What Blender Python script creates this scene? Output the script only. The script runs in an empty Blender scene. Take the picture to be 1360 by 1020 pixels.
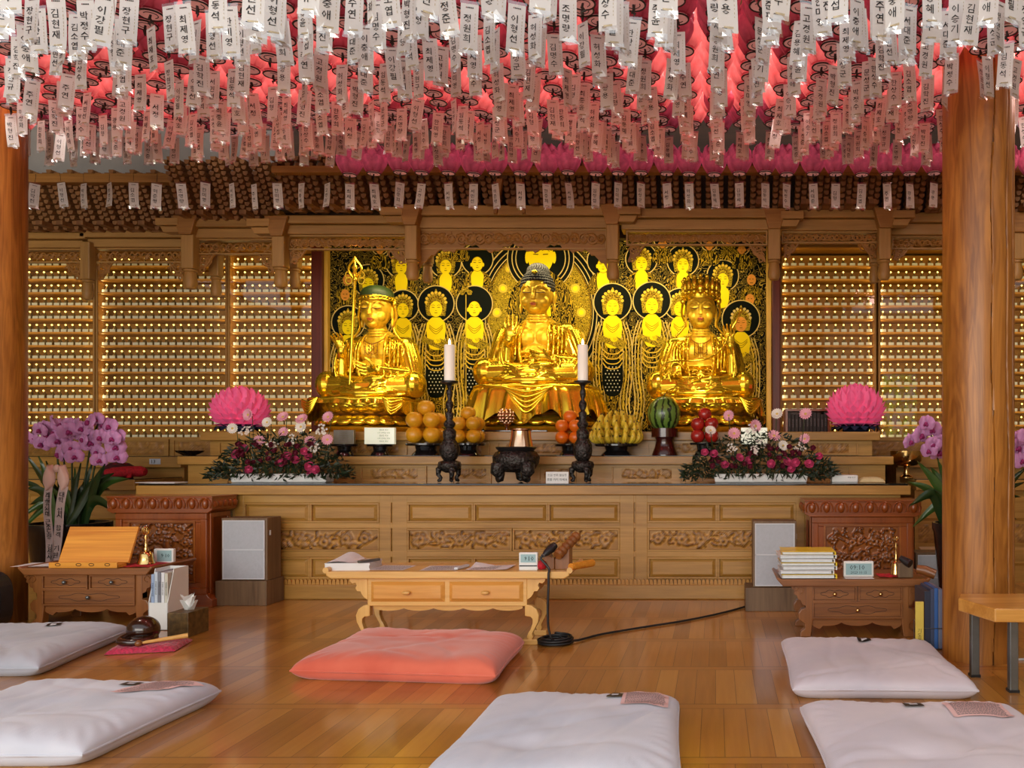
import bpy, bmesh, math, random
import numpy as np
from mathutils import Vector, Matrix, Euler, noise
PI = math.pi
rnd = random.Random(7)
SC = bpy.context.scene
COL = SC.collection
# ---- measured view: focal length in pixels of the 1360x1020 frame, eye height and vanishing point
FX, VX, VY, HE = 1100.0, 950.0, 600.0, 1.10
def W(px, py, Y):
    return Vector(((px - VX) * Y / FX, Y, HE + (VY - py) * Y / FX))
def XX(px, Y): return (px - VX) * Y / FX
def ZZ(py, Y): return HE + (VY - py) * Y / FX
def ON(px, py, z=0.0):
    Y = FX * (HE - z) / (py - VY)
    return Vector(((px - VX) * Y / FX, Y, z))

# ---------------------------------------------------------------- mesh builder
class MB:
    def __init__(s):
        s.v = []; s.f = []; s.m = []
    def add(s, vs, fs, m=0, M=None):
        o = len(s.v)
        if M is not None:
            vs = [tuple(M @ Vector(v)) for v in vs]
        s.v.extend([tuple(v) for v in vs])
        s.f.extend([tuple(i + o for i in f) for f in fs])
        s.m.extend([m] * len(fs))
        return s
    def box(s, x0, x1, y0, y1, z0, z1, m=0, M=None):
        if x0 > x1: x0, x1 = x1, x0
        if y0 > y1: y0, y1 = y1, y0
        if z0 > z1: z0, z1 = z1, z0
        vs = [(x0,y0,z0),(x1,y0,z0),(x1,y1,z0),(x0,y1,z0),(x0,y0,z1),(x1,y0,z1),(x1,y1,z1),(x0,y1,z1)]
        fs = [(0,3,2,1),(4,5,6,7),(0,1,5,4),(1,2,6,5),(2,3,7,6),(3,0,4,7)]
        return s.add(vs, fs, m, M)
    def lathe(s, prof, n=24, c=(0,0,0), m=0, M=None, mod=None):
        vs = []; fs = []
        for (r, z) in prof:
            for k in range(n):
                a = 2*PI*k/n
                rr = r * (mod(a, z) if mod else 1)
                vs.append((c[0]+rr*math.cos(a), c[1]+rr*math.sin(a), c[2]+z))
        for i in range(len(prof)-1):
            for k in range(n):
                k2 = (k+1) % n
                fs.append((i*n+k, i*n+k2, (i+1)*n+k2, (i+1)*n+k))
        if prof[0][0] > 1e-6: fs.append(tuple(reversed(range(n))))
        if prof[-1][0] > 1e-6: fs.append(tuple((len(prof)-1)*n+k for k in range(n)))
        return s.add(vs, fs, m, M)
    def tube(s, pts, r, n=8, m=0, closed=False, M=None):
        pts = [Vector(p) for p in pts]
        N = len(pts)
        rr = r if isinstance(r, (list, tuple)) else [r]*N
        vs = []; fs = []
        up = Vector((0.0137, 0.021, 1.0))
        prev = None
        for i, p in enumerate(pts):
            if closed: t = pts[(i+1) % N] - pts[i-1]
            else: t = pts[min(i+1, N-1)] - pts[max(i-1, 0)]
            if t.length < 1e-9: t = Vector((0,0,1))
            t.normalize()
            if prev is None:
                a = up if abs(t.dot(up)) < .95 else Vector((1,0,0))
                x = t.cross(a).normalized()
            else:
                x = prev - t * prev.dot(t)
                if x.length < 1e-6: x = t.cross(up)
                x.normalize()
            prev = x
            y = t.cross(x)
            for k in range(n):
                a = 2*PI*k/n
                vs.append(p + (x*math.cos(a) + y*math.sin(a)) * rr[i])
        for i in range(N if closed else N-1):
            j = (i+1) % N
            for k in range(n):
                k2 = (k+1) % n
                fs.append((i*n+k, i*n+k2, j*n+k2, j*n+k))
        if not closed:
            fs.append(tuple(reversed(range(n)))); fs.append(tuple((N-1)*n+k for k in range(n)))
        return s.add(vs, fs, m, M)
    def ell(s, c, r, nu=16, nv=10, m=0, M=None):
        if not isinstance(r, (list, tuple)): r = (r, r, r)
        vs = [(c[0], c[1], c[2]-r[2])]; fs = []
        for j in range(1, nv):
            ph = -PI/2 + PI*j/nv
            for k in range(nu):
                a = 2*PI*k/nu
                vs.append((c[0]+r[0]*math.cos(ph)*math.cos(a), c[1]+r[1]*math.cos(ph)*math.sin(a), c[2]+r[2]*math.sin(ph)))
        vs.append((c[0], c[1], c[2]+r[2])); T = len(vs)-1
        for k in range(nu):
            k2 = (k+1) % nu
            fs.append((0, 1+k2, 1+k)); fs.append((T, 1+(nv-2)*nu+k, 1+(nv-2)*nu+k2))
            for j in range(nv-2):
                a = 1+j*nu
                fs.append((a+k, a+k2, a+nu+k2, a+nu+k))
        return s.add(vs, fs, m, M)
    def prism(s, poly, y0, y1, m=0, M=None):        # poly in (x, z), extruded along y
        n = len(poly)
        vs = [(p[0], y0, p[1]) for p in poly] + [(p[0], y1, p[1]) for p in poly]
        fs = [tuple(range(n)), tuple(reversed(range(n, 2*n)))] + [(i, i+n, (i+1) % n + n, (i+1) % n) for i in range(n)]
        return s.add(vs, fs, m, M)
    def flat(s, poly, y, m=0):                      # single flat polygon in the xz plane facing -y
        return s.add([(p[0], y, p[1]) for p in poly], [tuple(range(len(poly)))], m)
    def grid(s, fn, nu, nv, m=0, M=None, wrap=False):
        vs = [fn(i/nu, j/nv) for j in range(nv+1) for i in range(nu+1 if not wrap else nu)]
        w = nu+1 if not wrap else nu
        fs = [(j*w+i, j*w+(i+1) % w, (j+1)*w+(i+1) % w, (j+1)*w+i) for j in range(nv) for i in range(nu)]
        return s.add(vs, fs, m, M)
    def mesh(s, name, mats, smooth=None):
        me = bpy.data.meshes.new(name)
        me.from_pydata(s.v, [], s.f)
        for mt in (mats if isinstance(mats, (list, tuple)) else [mats]):
            me.materials.append(mt)
        if len(me.materials) > 1:
            me.polygons.foreach_set('material_index', s.m)
        bm = bmesh.new(); bm.from_mesh(me); bmesh.ops.recalc_face_normals(bm, faces=bm.faces); bm.to_mesh(me); bm.free()
        if smooth is not None:
            me.polygons.foreach_set('use_smooth', [True]*len(me.polygons))
            if smooth < 179: me.set_sharp_from_angle(angle=math.radians(smooth))
        me.update()
        return me
    def build(s, name, mats, parent=None, smooth=None, bevel=0, loc=None, seg=2):
        o = bpy.data.objects.new(name, s.mesh(name, mats, smooth))
        COL.objects.link(o)
        if parent is not None: o.parent = parent
        if loc is not None: o.location = loc
        if bevel:
            b = o.modifiers.new('edge', 'BEVEL'); b.width = bevel; b.segments = seg; b.limit_method = 'ANGLE'; b.angle_limit = math.radians(40)
            b.harden_normals = False
        return o

def tag(o, label=None, cat=None, group=None, kind=None):
    if label: o['label'] = label
    if cat: o['category'] = cat
    if group: o['group'] = group
    if kind: o['kind'] = kind
    return o
def thing(name, label, cat, loc=(0,0,0), rz=0, group=None):
    o = bpy.data.objects.new(name, None); COL.objects.link(o)
    o.empty_display_size = .05
    o.location = loc; o.rotation_euler = (0, 0, rz)
    return tag(o, label, cat, group)
def dup(root, loc, rot=(0,0,0), label=None, scale=None):
    r = root.copy(); COL.objects.link(r); r.location = loc; r.rotation_euler = rot
    if scale: r.scale = (scale,)*3 if not isinstance(scale, tuple) else scale
    if label: r['label'] = label
    for ch in list(root.children):
        c = ch.copy(); COL.objects.link(c); c.parent = r
        for g in ch.children:
            d = g.copy(); COL.objects.link(d); d.parent = c
    return r
ORD = ['zeroth','first','second','third','fourth','fifth','sixth','seventh','eighth','ninth','tenth','eleventh','twelfth','thirteenth','fourteenth','fifteenth','sixteenth','seventeenth','eighteenth','nineteenth','twentieth']
def nth(n):
    if n <= 20: return ORD[n]
    t = {2:'twenty',3:'thirty',4:'forty',5:'fifty'}[n//10]
    return t + '-' + ORD[n % 10] if n % 10 else {20:'twentieth',30:'thirtieth',40:'fortieth',50:'fiftieth'}[n]

# ---------------------------------------------------------------- writing
_TX = {}
def text_geo(body, size=1.0, line=0.95):
    key = (body, line)
    if key not in _TX:
        c = bpy.data.curves.new('glyphs', 'FONT'); c.body = body; c.size = 1; c.resolution_u = 1
        c.space_line = line; c.align_x = 'CENTER'
        o = bpy.data.objects.new('glyphs', c); COL.objects.link(o)
        dg = bpy.context.evaluated_depsgraph_get(); dg.update()
        me = bpy.data.meshes.new_from_object(o.evaluated_get(dg))
        vs = np.array([v.co[:2] for v in me.vertices]) if len(me.vertices) else np.zeros((0,2))
        fs = [tuple(p.vertices) for p in me.polygons]
        if len(vs):
            vs = vs - (vs.max(0)+vs.min(0))/2
        bpy.data.objects.remove(o); bpy.data.curves.remove(c); bpy.data.meshes.remove(me)
        _TX[key] = (vs, fs)
    return _TX[key]
def put_text(mb, body, cx, cz, y, w=None, h=None, m=0, line=0.95, M=None):
    vs, fs = text_geo(body, 1, line)
    if not len(vs): return
    ex = vs.max(0)-vs.min(0)
    k = min((w/ex[0]) if w else 1e9, (h/ex[1]) if h else 1e9)
    mb.add([(cx+v[0]*k, y, cz+v[1]*k) for v in vs], fs, m, M)

# ---------------------------------------------------------------- materials
def newmat(name):
    m = bpy.data.materials.new(name); m.use_nodes = True
    nt = m.node_tree; b = nt.nodes['Principled BSDF']
    return m, nt.nodes, nt.links, b
def lin(c):
    return tuple((x/12.92 if x <= .04045 else ((x+.055)/1.055)**2.4) for x in c) + (1.0,)
def rgb(r, g, b): return lin((r/255, g/255, b/255))
def simple(name, col, rough=.5, metal=0, var=.12, scale=12, emit=0, ecol=None, coat=0, bump=0, sheen=0, trans=0, sss=0):
    m, N, L, b = newmat(name)
    tc = N.new('ShaderNodeTexCoord'); nz = N.new('ShaderNodeTexNoise'); nz.inputs['Scale'].default_value = scale; nz.inputs['Detail'].default_value = 4
    L.new(tc.outputs['Object'], nz.inputs['Vector'])
    cr = N.new('ShaderNodeValToRGB')
    d = [max(0, x*(1-var)) for x in col[:3]]+[1]; u = [min(1, x*(1+var)) for x in col[:3]]+[1]
    cr.color_ramp.elements[0].color = d; cr.color_ramp.elements[1].color = u
    cr.color_ramp.elements[0].position = .3; cr.color_ramp.elements[1].position = .7
    L.new(nz.outputs['Fac'], cr.inputs['Fac']); L.new(cr.outputs['Color'], b.inputs['Base Color'])
    b.inputs['Roughness'].default_value = rough; b.inputs['Metallic'].default_value = metal
    b.inputs['Coat Weight'].default_value = coat
    if coat: b.inputs['Coat Roughness'].default_value = .08
    if sheen: b.inputs['Sheen Weight'].default_value = sheen
    if trans: b.inputs['Transmission Weight'].default_value = trans
    if sss:
        b.inputs['Subsurface Weight'].default_value = sss; b.inputs['Subsurface Radius'].default_value = (.02,.01,.01)
    if emit:
        b.inputs['Emission Color'].default_value = ecol or col; b.inputs['Emission Strength'].default_value = emit
        m.cycles.emission_sampling = 'NONE'
    if bump:
        bp = N.new('ShaderNodeBump'); bp.inputs['Strength'].default_value = bump; bp.inputs['Distance'].default_value = .01
        L.new(nz.outputs['Fac'], bp.inputs['Height']); L.new(bp.outputs['Normal'], b.inputs['Normal'])
    return m
def wood(name, c1, c2, axis='x', rough=.45, scale=9, coat=0, dark=None, point=False, stretch=.07, bump=.05, rings=0):
    m, N, L, b = newmat(name)
    tc = N.new('ShaderNodeTexCoord'); mp = N.new('ShaderNodeMapping')
    s = [scale]*3; s['xyz'.index(axis)] = scale*stretch
    mp.inputs['Scale'].default_value = s
    L.new(tc.outputs['Object'], mp.inputs['Vector'])
    n1 = N.new('ShaderNodeTexNoise'); n1.inputs['Scale'].default_value = 1.0; n1.inputs['Detail'].default_value = 6; n1.inputs['Distortion'].default_value = 1.2
    L.new(mp.outputs['Vector'], n1.inputs['Vector'])
    n2 = N.new('ShaderNodeTexNoise'); n2.inputs['Scale'].default_value = 7.0; n2.inputs['Detail'].default_value = 3
    L.new(mp.outputs['Vector'], n2.inputs['Vector'])
    mx = N.new('ShaderNodeMix'); mx.data_type = 'FLOAT'; mx.inputs[0].default_value = .35
    L.new(n1.outputs['Fac'], mx.inputs[2]); L.new(n2.outputs['Fac'], mx.inputs[3])
    if rings:
        k1 = N.new('ShaderNodeMath'); k1.operation = 'MULTIPLY'; k1.inputs[1].default_value = 85; L.new(n1.outputs['Fac'], k1.inputs[0])
        k2 = N.new('ShaderNodeMath'); k2.operation = 'SINE'; L.new(k1.outputs[0], k2.inputs[0])
        k3 = N.new('ShaderNodeMath'); k3.operation = 'MULTIPLY_ADD'; k3.inputs[1].default_value = .10*rings; L.new(k2.outputs[0], k3.inputs[0]); L.new(mx.outputs[0], k3.inputs[2])
    cr = N.new('ShaderNodeValToRGB'); e = cr.color_ramp.elements
    e[0].color = c1; e[1].color = c2; e[0].position = .35; e[1].position = .62
    L.new(k3.outputs[0] if rings else mx.outputs[0], cr.inputs['Fac'])
    out = cr.outputs['Color']
    if point:  # crevice shade painted into the colour of carved wood
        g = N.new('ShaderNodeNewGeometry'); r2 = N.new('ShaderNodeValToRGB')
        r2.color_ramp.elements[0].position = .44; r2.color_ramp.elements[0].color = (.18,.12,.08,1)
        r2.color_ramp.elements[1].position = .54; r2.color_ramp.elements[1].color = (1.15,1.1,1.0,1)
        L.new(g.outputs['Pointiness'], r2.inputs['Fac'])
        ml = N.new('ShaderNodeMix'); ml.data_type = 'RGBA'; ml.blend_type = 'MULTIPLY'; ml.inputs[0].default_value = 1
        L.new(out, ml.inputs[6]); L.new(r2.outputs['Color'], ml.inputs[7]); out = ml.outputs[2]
    L.new(out, b.inputs['Base Color'])
    b.inputs['Roughness'].default_value = rough; b.inputs['Coat Weight'].default_value = coat; b.inputs['Coat Roughness'].default_value = .15
    if bump:
        bp = N.new('ShaderNodeBump'); bp.inputs['Strength'].default_value = bump; bp.inputs['Distance'].default_value = .01
        L.new(mx.outputs[0], bp.inputs['Height']); L.new(bp.outputs['Normal'], b.inputs['Normal'])
    return m

def linework(name, base, line, scale=14, thick=.18, rough=.6, emit=0, stretch=(1,1,1), dist=1.5):
    """dark paint covered by thin swirling drawn lines"""
    m, N, L, b = newmat(name)
    tc = N.new('ShaderNodeTexCoord'); mp = N.new('ShaderNodeMapping'); mp.inputs['Scale'].default_value = stretch
    L.new(tc.outputs['Object'], mp.inputs['Vector'])
    nz = N.new('ShaderNodeTexNoise'); nz.inputs['Scale'].default_value = scale; nz.inputs['Detail'].default_value = 1.0; nz.inputs['Distortion'].default_value = dist
    L.new(mp.outputs['Vector'], nz.inputs['Vector'])
    mu = N.new('ShaderNodeMath'); mu.operation = 'MULTIPLY'; mu.inputs[1].default_value = 9
    L.new(nz.outputs['Fac'], mu.inputs[0])
    fr = N.new('ShaderNodeMath'); fr.operation = 'FRACT'; L.new(mu.outputs[0], fr.inputs[0])
    ls = N.new('ShaderNodeMath'); ls.operation = 'LESS_THAN'; ls.inputs[1].default_value = thick
    L.new(fr.outputs[0], ls.inputs[0])
    mx = N.new('ShaderNodeMix'); mx.data_type = 'RGBA'
    mx.inputs[6].default_value = base; mx.inputs[7].default_value = line
    L.new(ls.outputs[0], mx.inputs[0]); L.new(mx.outputs[2], b.inputs['Base Color'])
    b.inputs['Roughness'].default_value = rough
    if emit:
        L.new(mx.outputs[2], b.inputs['Emission Color']); b.inputs['Emission Strength'].default_value = emit
    return m

M = {}
def mats():
    M['wood'] = wood('honey_wood', rgb(150,107,40), rgb(184,138,64), 'x', .42, 8, coat=.15)
    M['wood_z'] = wood('honey_wood_upright', rgb(150,107,40), rgb(184,138,64), 'z', .42, 8, coat=.15)
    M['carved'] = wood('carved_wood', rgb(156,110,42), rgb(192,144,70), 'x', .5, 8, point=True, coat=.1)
    M['canopy'] = wood('canopy_wood', rgb(146,106,50), rgb(176,132,70), 'x', .5, 7)
    M['canopy_z'] = wood('canopy_wood_upright', rgb(146,106,50), rgb(176,132,70), 'z', .5, 7)
    M['fret'] = wood('fretwork_wood', rgb(134,88,32), rgb(164,114,50), 'x', .55, 9)
    M['bracket'] = wood('bracket_wood', rgb(112,72,36), rgb(150,104,58), 'z', .6, 9)
    M['dark_wood'] = wood('dark_brown_wood', rgb(40,24,14), rgb(58,36,20), 'x', .7, 6)  # plain dark brown wood for the backing and carved outlines
    M['chest'] = wood('red_brown_lacquer', rgb(118,54,14), rgb(150,76,26), 'x', .3, 7, coat=.4)
    M['chest_z'] = wood('red_brown_lacquer_upright', rgb(118,54,14), rgb(150,76,26), 'z', .3, 7, coat=.4)
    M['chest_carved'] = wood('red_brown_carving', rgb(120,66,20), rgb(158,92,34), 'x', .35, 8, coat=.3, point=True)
    M['desk'] = wood('walnut_brown', rgb(112,64,26), rgb(146,90,42), 'x', .4, 9, coat=.25)
    M['desk_z'] = wood('walnut_brown_upright', rgb(112,64,26), rgb(146,90,42), 'z', .4, 9, coat=.25)
    M['pine'] = wood('pale_pine', rgb(206,154,78), rgb(228,180,104), 'x', .38, 9, coat=.3)
    M['pine_z'] = wood('pale_pine_upright', rgb(206,154,78), rgb(228,180,104), 'z', .38, 9, coat=.3)
    M['drawer_pine'] = wood('orange_pine', rgb(200,136,56), rgb(224,162,78), 'x', .35, 9, coat=.3)
    M['ply'] = wood('striped_ply', rgb(196,118,30), rgb(232,160,56), 'x', .4, 20, stretch=.02)
    M['pillar'] = wood('pillar_wood', rgb(128,74,22), rgb(182,118,48), 'z', .45, 5, coat=.15, stretch=.1, bump=.1, rings=.5)
    M['column_red'] = wood('oxblood_column', rgb(74,20,6), rgb(104,34,10), 'z', .4, 6)
    M['shelf'] = wood('shelf_wood', rgb(146,98,28), rgb(176,124,44), 'x', .5, 8)
    M['shelf_z'] = wood('shelf_wood_upright', rgb(150,104,40), rgb(182,132,58), 'z', .5, 8)
    M['glass_top'] = simple('dark_glass_top', (.012,.014,.012,1), .06, 0, .1, 3, coat=1)
    M['black'] = simple('black_plastic', (.012,.012,.013,1), .4, 0, .2, 20)
    M['black_gloss'] = simple('black_lacquer', (.01,.008,.008,1), .12, 0, .2, 10, coat=.6)
    M['bronze'] = simple('black_bronze', (.045,.04,.036,1), .2, .6, .6, 45, bump=1.6)
    M['white'] = simple('white_plastic', rgb(226,226,222), .4, 0, .03, 8)
    M['paper'] = simple('white_paper', rgb(226,224,222), .7, 0, .03, 8)
    M['pink_paper'] = simple('pink_paper', rgb(226,186,182), .7, 0, .04, 9)
    M['ink'] = simple('black_ink', (.01,.01,.012,1), .7, 0, .1, 8)
    M['grey_ink'] = simple('grey_ink', rgb(130,118,118), .7, 0, .1, 8)
    M['red'] = simple('red_cloth', rgb(176,20,36), .8, 0, .3, 60, bump=.4)
    M['magenta'] = simple('magenta_brocade', rgb(176,18,64), .6, 0, .45, 90, bump=.5, sheen=.3)
    M['brass'] = simple('polished_brass', (.78,.52,.2,1), .16, 1, .1, 12)
    M['rose_brass'] = simple('rose_brass', (.86,.58,.38,1), .14, 1, .1, 12)
    M['steel'] = simple('grey_steel', rgb(120,124,124), .35, .8, .1, 20)
    M['lcd'] = simple('lcd_screen', rgb(150,182,186), .25, 0, .04, 5)
    M['grille'] = simple('speaker_grille', rgb(176,180,186), .6, 0, .05, 60)
    M['grey_wood'] = wood('greyed_walnut', rgb(92,70,48), rgb(124,98,70), 'z', .5, 9)
    M['rim_white'] = simple('pale_trim', rgb(206,208,212), .5, 0, .03, 10)
    M['cable'] = simple('black_cable', (.008,.008,.009,1), .5, 0, .2, 30)
    M['leaf'] = simple('dark_leaf', rgb(34,58,24), .35, 0, .35, 9, coat=.2)
    M['leaf_mid'] = simple('green_leaf', rgb(58,88,34), .35, 0, .35, 9, coat=.2)
    M['foliage'] = simple('flower_foliage', rgb(30,44,20), .5, 0, .5, 20)
    M['stem'] = simple('green_stem', rgb(48,66,30), .5, 0, .3, 12)
    M['orchid'] = simple('orchid_petal', rgb(200,138,190), .5, 0, .22, 18, sheen=.2)
    M['orchid_lip'] = simple('orchid_lip', rgb(140,30,96), .5, 0, .2, 18)
    M['pot'] = simple('black_pot', (.012,.011,.011,1), .25, 0, .2, 6, coat=.3)
    M['ribbon'] = simple('pale_pink_satin', rgb(238,202,188), .45, 0, .08, 9, sheen=.4)
    M['ribbon_strip'] = simple('ribbon_strip', rgb(206,186,184), .55, 0, .05, 9)
mats()
# ================================================================ SETTING
def floor_mat():
    m, N, L, b = newmat('varnished_parquet')
    tc = N.new('ShaderNodeTexCoord'); sp = N.new('ShaderNodeSeparateXYZ'); L.new(tc.outputs['Object'], sp.inputs[0])
    def mth(op, a, bb=None):
        n = N.new('ShaderNodeMath'); n.operation = op
        if isinstance(a, (int, float)): n.inputs[0].default_value = a
        else: L.new(a, n.inputs[0])
        if bb is not None:
            if isinstance(bb, (int, float)): n.inputs[1].default_value = bb
            else: L.new(bb, n.inputs[1])
        return n.outputs[0]
    v = mth('DIVIDE', mth('SUBTRACT', sp.outputs['Y'], 3.545), .63)
    row = mth('FLOOR', v); fv = mth('FRACT', v)
    joist = mth('LESS_THAN', fv, .105)
    u = mth('ADD', mth('DIVIDE', sp.outputs['X'], .092), mth('MULTIPLY', row, .37))
    pl = mth('FLOOR', u); fu = mth('FRACT', u)
    cb = N.new('ShaderNodeCombineXYZ'); L.new(pl, cb.inputs[0]); L.new(row, cb.inputs[1])
    wn = N.new('ShaderNodeTexWhiteNoise'); wn.noise_dimensions = '2D'; L.new(cb.outputs[0], wn.inputs['Vector'])
    mp = N.new('ShaderNodeMapping'); mp.inputs['Scale'].default_value = (42, 2.2, 1); L.new(tc.outputs['Object'], mp.inputs['Vector'])
    gn = N.new('ShaderNodeTexNoise'); gn.inputs['Scale'].default_value = 1; gn.inputs['Detail'].default_value = 5; L.new(mp.outputs[0], gn.inputs['Vector'])
    tone = mth('ADD', mth('MULTIPLY', wn.outputs['Value'], .5), mth('MULTIPLY', gn.outputs['Fac'], .4))
    tone = mth('ADD', mth('MULTIPLY', tone, mth('SUBTRACT', 1, joist)), mth('MULTIPLY', joist, .45))
    cr = N.new('ShaderNodeValToRGB'); e = cr.color_ramp.elements
    e[0].position = .1; e[0].color = rgb(136, 84, 28); e[1].position = .95; e[1].color = rgb(206, 152, 70)
    c = e.new(.5); c.color = rgb(176, 116, 44)
    L.new(tone, cr.inputs['Fac'])
    e1 = mth('LESS_THAN', fu, .03); e1 = mth('MULTIPLY', e1, mth('SUBTRACT', 1, joist))
    e2 = mth('LESS_THAN', fv, .008); e3 = mth('LESS_THAN', mth('ABSOLUTE', mth('SUBTRACT', fv, .105)), .006)
    ed = mth('MAXIMUM', e1, mth('MAXIMUM', e2, e3))
    mx = N.new('ShaderNodeMix'); mx.data_type = 'RGBA'; mx.inputs[7].default_value = rgb(78, 40, 10)
    L.new(mth('MULTIPLY', ed, .75), mx.inputs[0]); L.new(cr.outputs['Color'], mx.inputs[6])
    L.new(mx.outputs[2], b.inputs['Base Color'])
    b.inputs['Roughness'].default_value = .3; b.inputs['Coat Weight'].default_value = .7; b.inputs['Coat Roughness'].default_value = .12
    bp = N.new('ShaderNodeBump'); bp.inputs['Strength'].default_value = .06; bp.inputs['Distance'].default_value = .01
    L.new(mth('SUBTRACT', gn.outputs['Fac'], mth('MULTIPLY', ed, .8)), bp.inputs['Height']); L.new(bp.outputs['Normal'], b.inputs['Normal'])
    return m
XL, XR, YB, ZC = -9.4, 5.6, 8.95, 4.15
tag(MB().box(XL, XR, .2, YB, -.12, 0).build('floor', floor_mat()), 'varnished wooden plank floor of the hall', 'floor', kind='structure')
M['plaster'] = simple('tan_plaster', rgb(150, 128, 92), .8, 0, .08, 4)  # plain tan wall colour
M['ceil'] = wood('ceiling_boards', rgb(70, 40, 22), rgb(100, 62, 34), 'x', .7, 5)
tag(MB().box(XL, XR, YB, YB+.15, 0, ZC).build('wall_back', M['plaster']), kind='structure')
tag(MB().box(XL-.15, XL, -3.2, YB, 0, ZC).build('wall_left', M['plaster']), kind='structure')
tag(MB().box(XR, XR+.15, -1.5, YB, 0, ZC).build('wall_right', M['plaster']), kind='structure')
wf = MB(); wx0, wx1, wz0, wz1 = 3.68, 4.46, 1.42, 2.82
wf.box(1.35, wx0, -1.65, -1.5, 0, ZC); wf.box(wx1, XR, -1.65, -1.5, 0, ZC); wf.box(wx0, wx1, -1.65, -1.5, 0, wz0); wf.box(wx0, wx1, -1.65, -1.5, wz1, ZC)
M['dim_wall'] = wood('dim_wall_boards', rgb(60,40,22), rgb(84,56,30), 'z', .7, 5)
tag(wf.build('wall_front', M['dim_wall']), kind='structure')
tag(MB().box(XL-1, XR+1, -12, .2, -.3, -.12).build('ground', simple('courtyard_gravel', rgb(150,140,120), .9, 0, .2, 8)), kind='structure')
hg = MB(); hr_ = random.Random(4)
for k in range(2600):
    c = Vector((hr_.uniform(3.5, 9.5), hr_.uniform(-6.6, -6.0), hr_.uniform(-.1, 4.2))); d = Vector((hr_.uniform(-1,1), hr_.uniform(-1,1), hr_.uniform(-1,1))).normalized(); e = d.cross(Vector((hr_.uniform(-1,1), 1, hr_.uniform(-1,1)))).normalized()
    hg.add([c, c+d*.1+e*.06, c+d*.22, c+d*.1-e*.06], [(0,1,2,3)])
hgo = hg.build('garden_hedge', simple('sunlit_hedge_leaf', rgb(120,160,50), .6, 0, .5, 3), None)
tag(hgo, 'leafy green garden hedge outside the hall, mirrored in the shelf glass', 'hedge', kind='stuff')
tag(MB().box(XL, XR, 1.9, YB, ZC, ZC+.12).build('ceiling', M['ceil']), kind='structure')

def pillar(name, x, y, r, label, crack):
    mb = MB()
    def fn(u, v):
        a = 2*PI*u; z = v*ZC
        rr = r*(1+.006*noise.noise(Vector((math.cos(a)*1.5, math.sin(a)*1.5, z*.6))))
        for ca, wd in crack:
            d = abs((a-ca-.05*math.sin(z*2.3)-.03*math.sin(z*7)+PI) % (2*PI)-PI)
            if d < wd: rr -= .034*(1-d/wd)
        return (rr*math.cos(a), rr*math.sin(a), z)
    mb.grid(fn, 360, 60, wrap=True)
    o = mb.build(name, M['pillar'], smooth=60, loc=(x, y, 0))
    tag(o, label, 'pillar', kind='structure')
    return o
pillar('pillar', XX(1299, 4.45), 4.45, .186, 'round honey-coloured timber pillar with long cracks on the right', ((-PI/2+.60, .035), (-PI/2+.93, .018), (-PI/2+.1, .012)))
pillar('pillar', XX(-12, 5.35), 5.35, .186, 'round timber pillar at the left edge', ((-PI/2+.5, .02),))

# ================================================================ VOTIVE SHELF BAYS
YS = 8.35
ROW0, DROW, NROW = 352.6, 17.62, 14
def glassmat():
    m, N, L, b = newmat('cabinet_glass')
    out = N['Material Output']; tr = N.new('ShaderNodeBsdfTransparent'); gl = N.new('ShaderNodeBsdfGlossy')
    gl.inputs['Roughness'].default_value = .02; tr.inputs['Color'].default_value = (.97,.97,.95,1)
    fr = N.new('ShaderNodeFresnel'); fr.inputs['IOR'].default_value = 1.45
    mx = N.new('ShaderNodeMixShader')
    L.new(fr.outputs[0], mx.inputs[0]); L.new(tr.outputs[0], mx.inputs[1]); L.new(gl.outputs[0], mx.inputs[2])
    L.new(mx.outputs[0], out.inputs['Surface'])
    return m
M['glass'] = glassmat()
M['bulb'] = simple('lit_bulb', (1, .78, .3, 1), .4, 0, .02, 5, emit=4.5, ecol=(1, .66, .16, 1))
M['fig_dark'] = simple('figurine_body', (.10,.06,.012,1), .4, .3, .4, 60)
M['plate'] = simple('name_plate', rgb(184, 194, 206), .5, 0, .06, 40)
bays = [(18, 124.5, 'leftmost votive shelf bay beside the left pillar', 11, 'leftmost bay'),
        (131, 300, 'wide votive shelf bay second from the left', 17, 'wide second bay'),
        (306, 414, 'votive shelf bay directly left of the altar painting', 11, 'bay just left of the painting'),
        (1038, 1161, 'votive shelf bay directly right of the altar painting', 11, 'bay just right of the painting'),
        (1169, 1263, 'votive shelf bay left of the right pillar', 9, 'bay left of the right pillar'),
        (1270, 1376, 'votive shelf bay seen past the right pillar', 10, 'bay beyond the right pillar')]
zt, zb = ZZ(332, YS), ZZ(583, YS)
bay_slots = []
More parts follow.
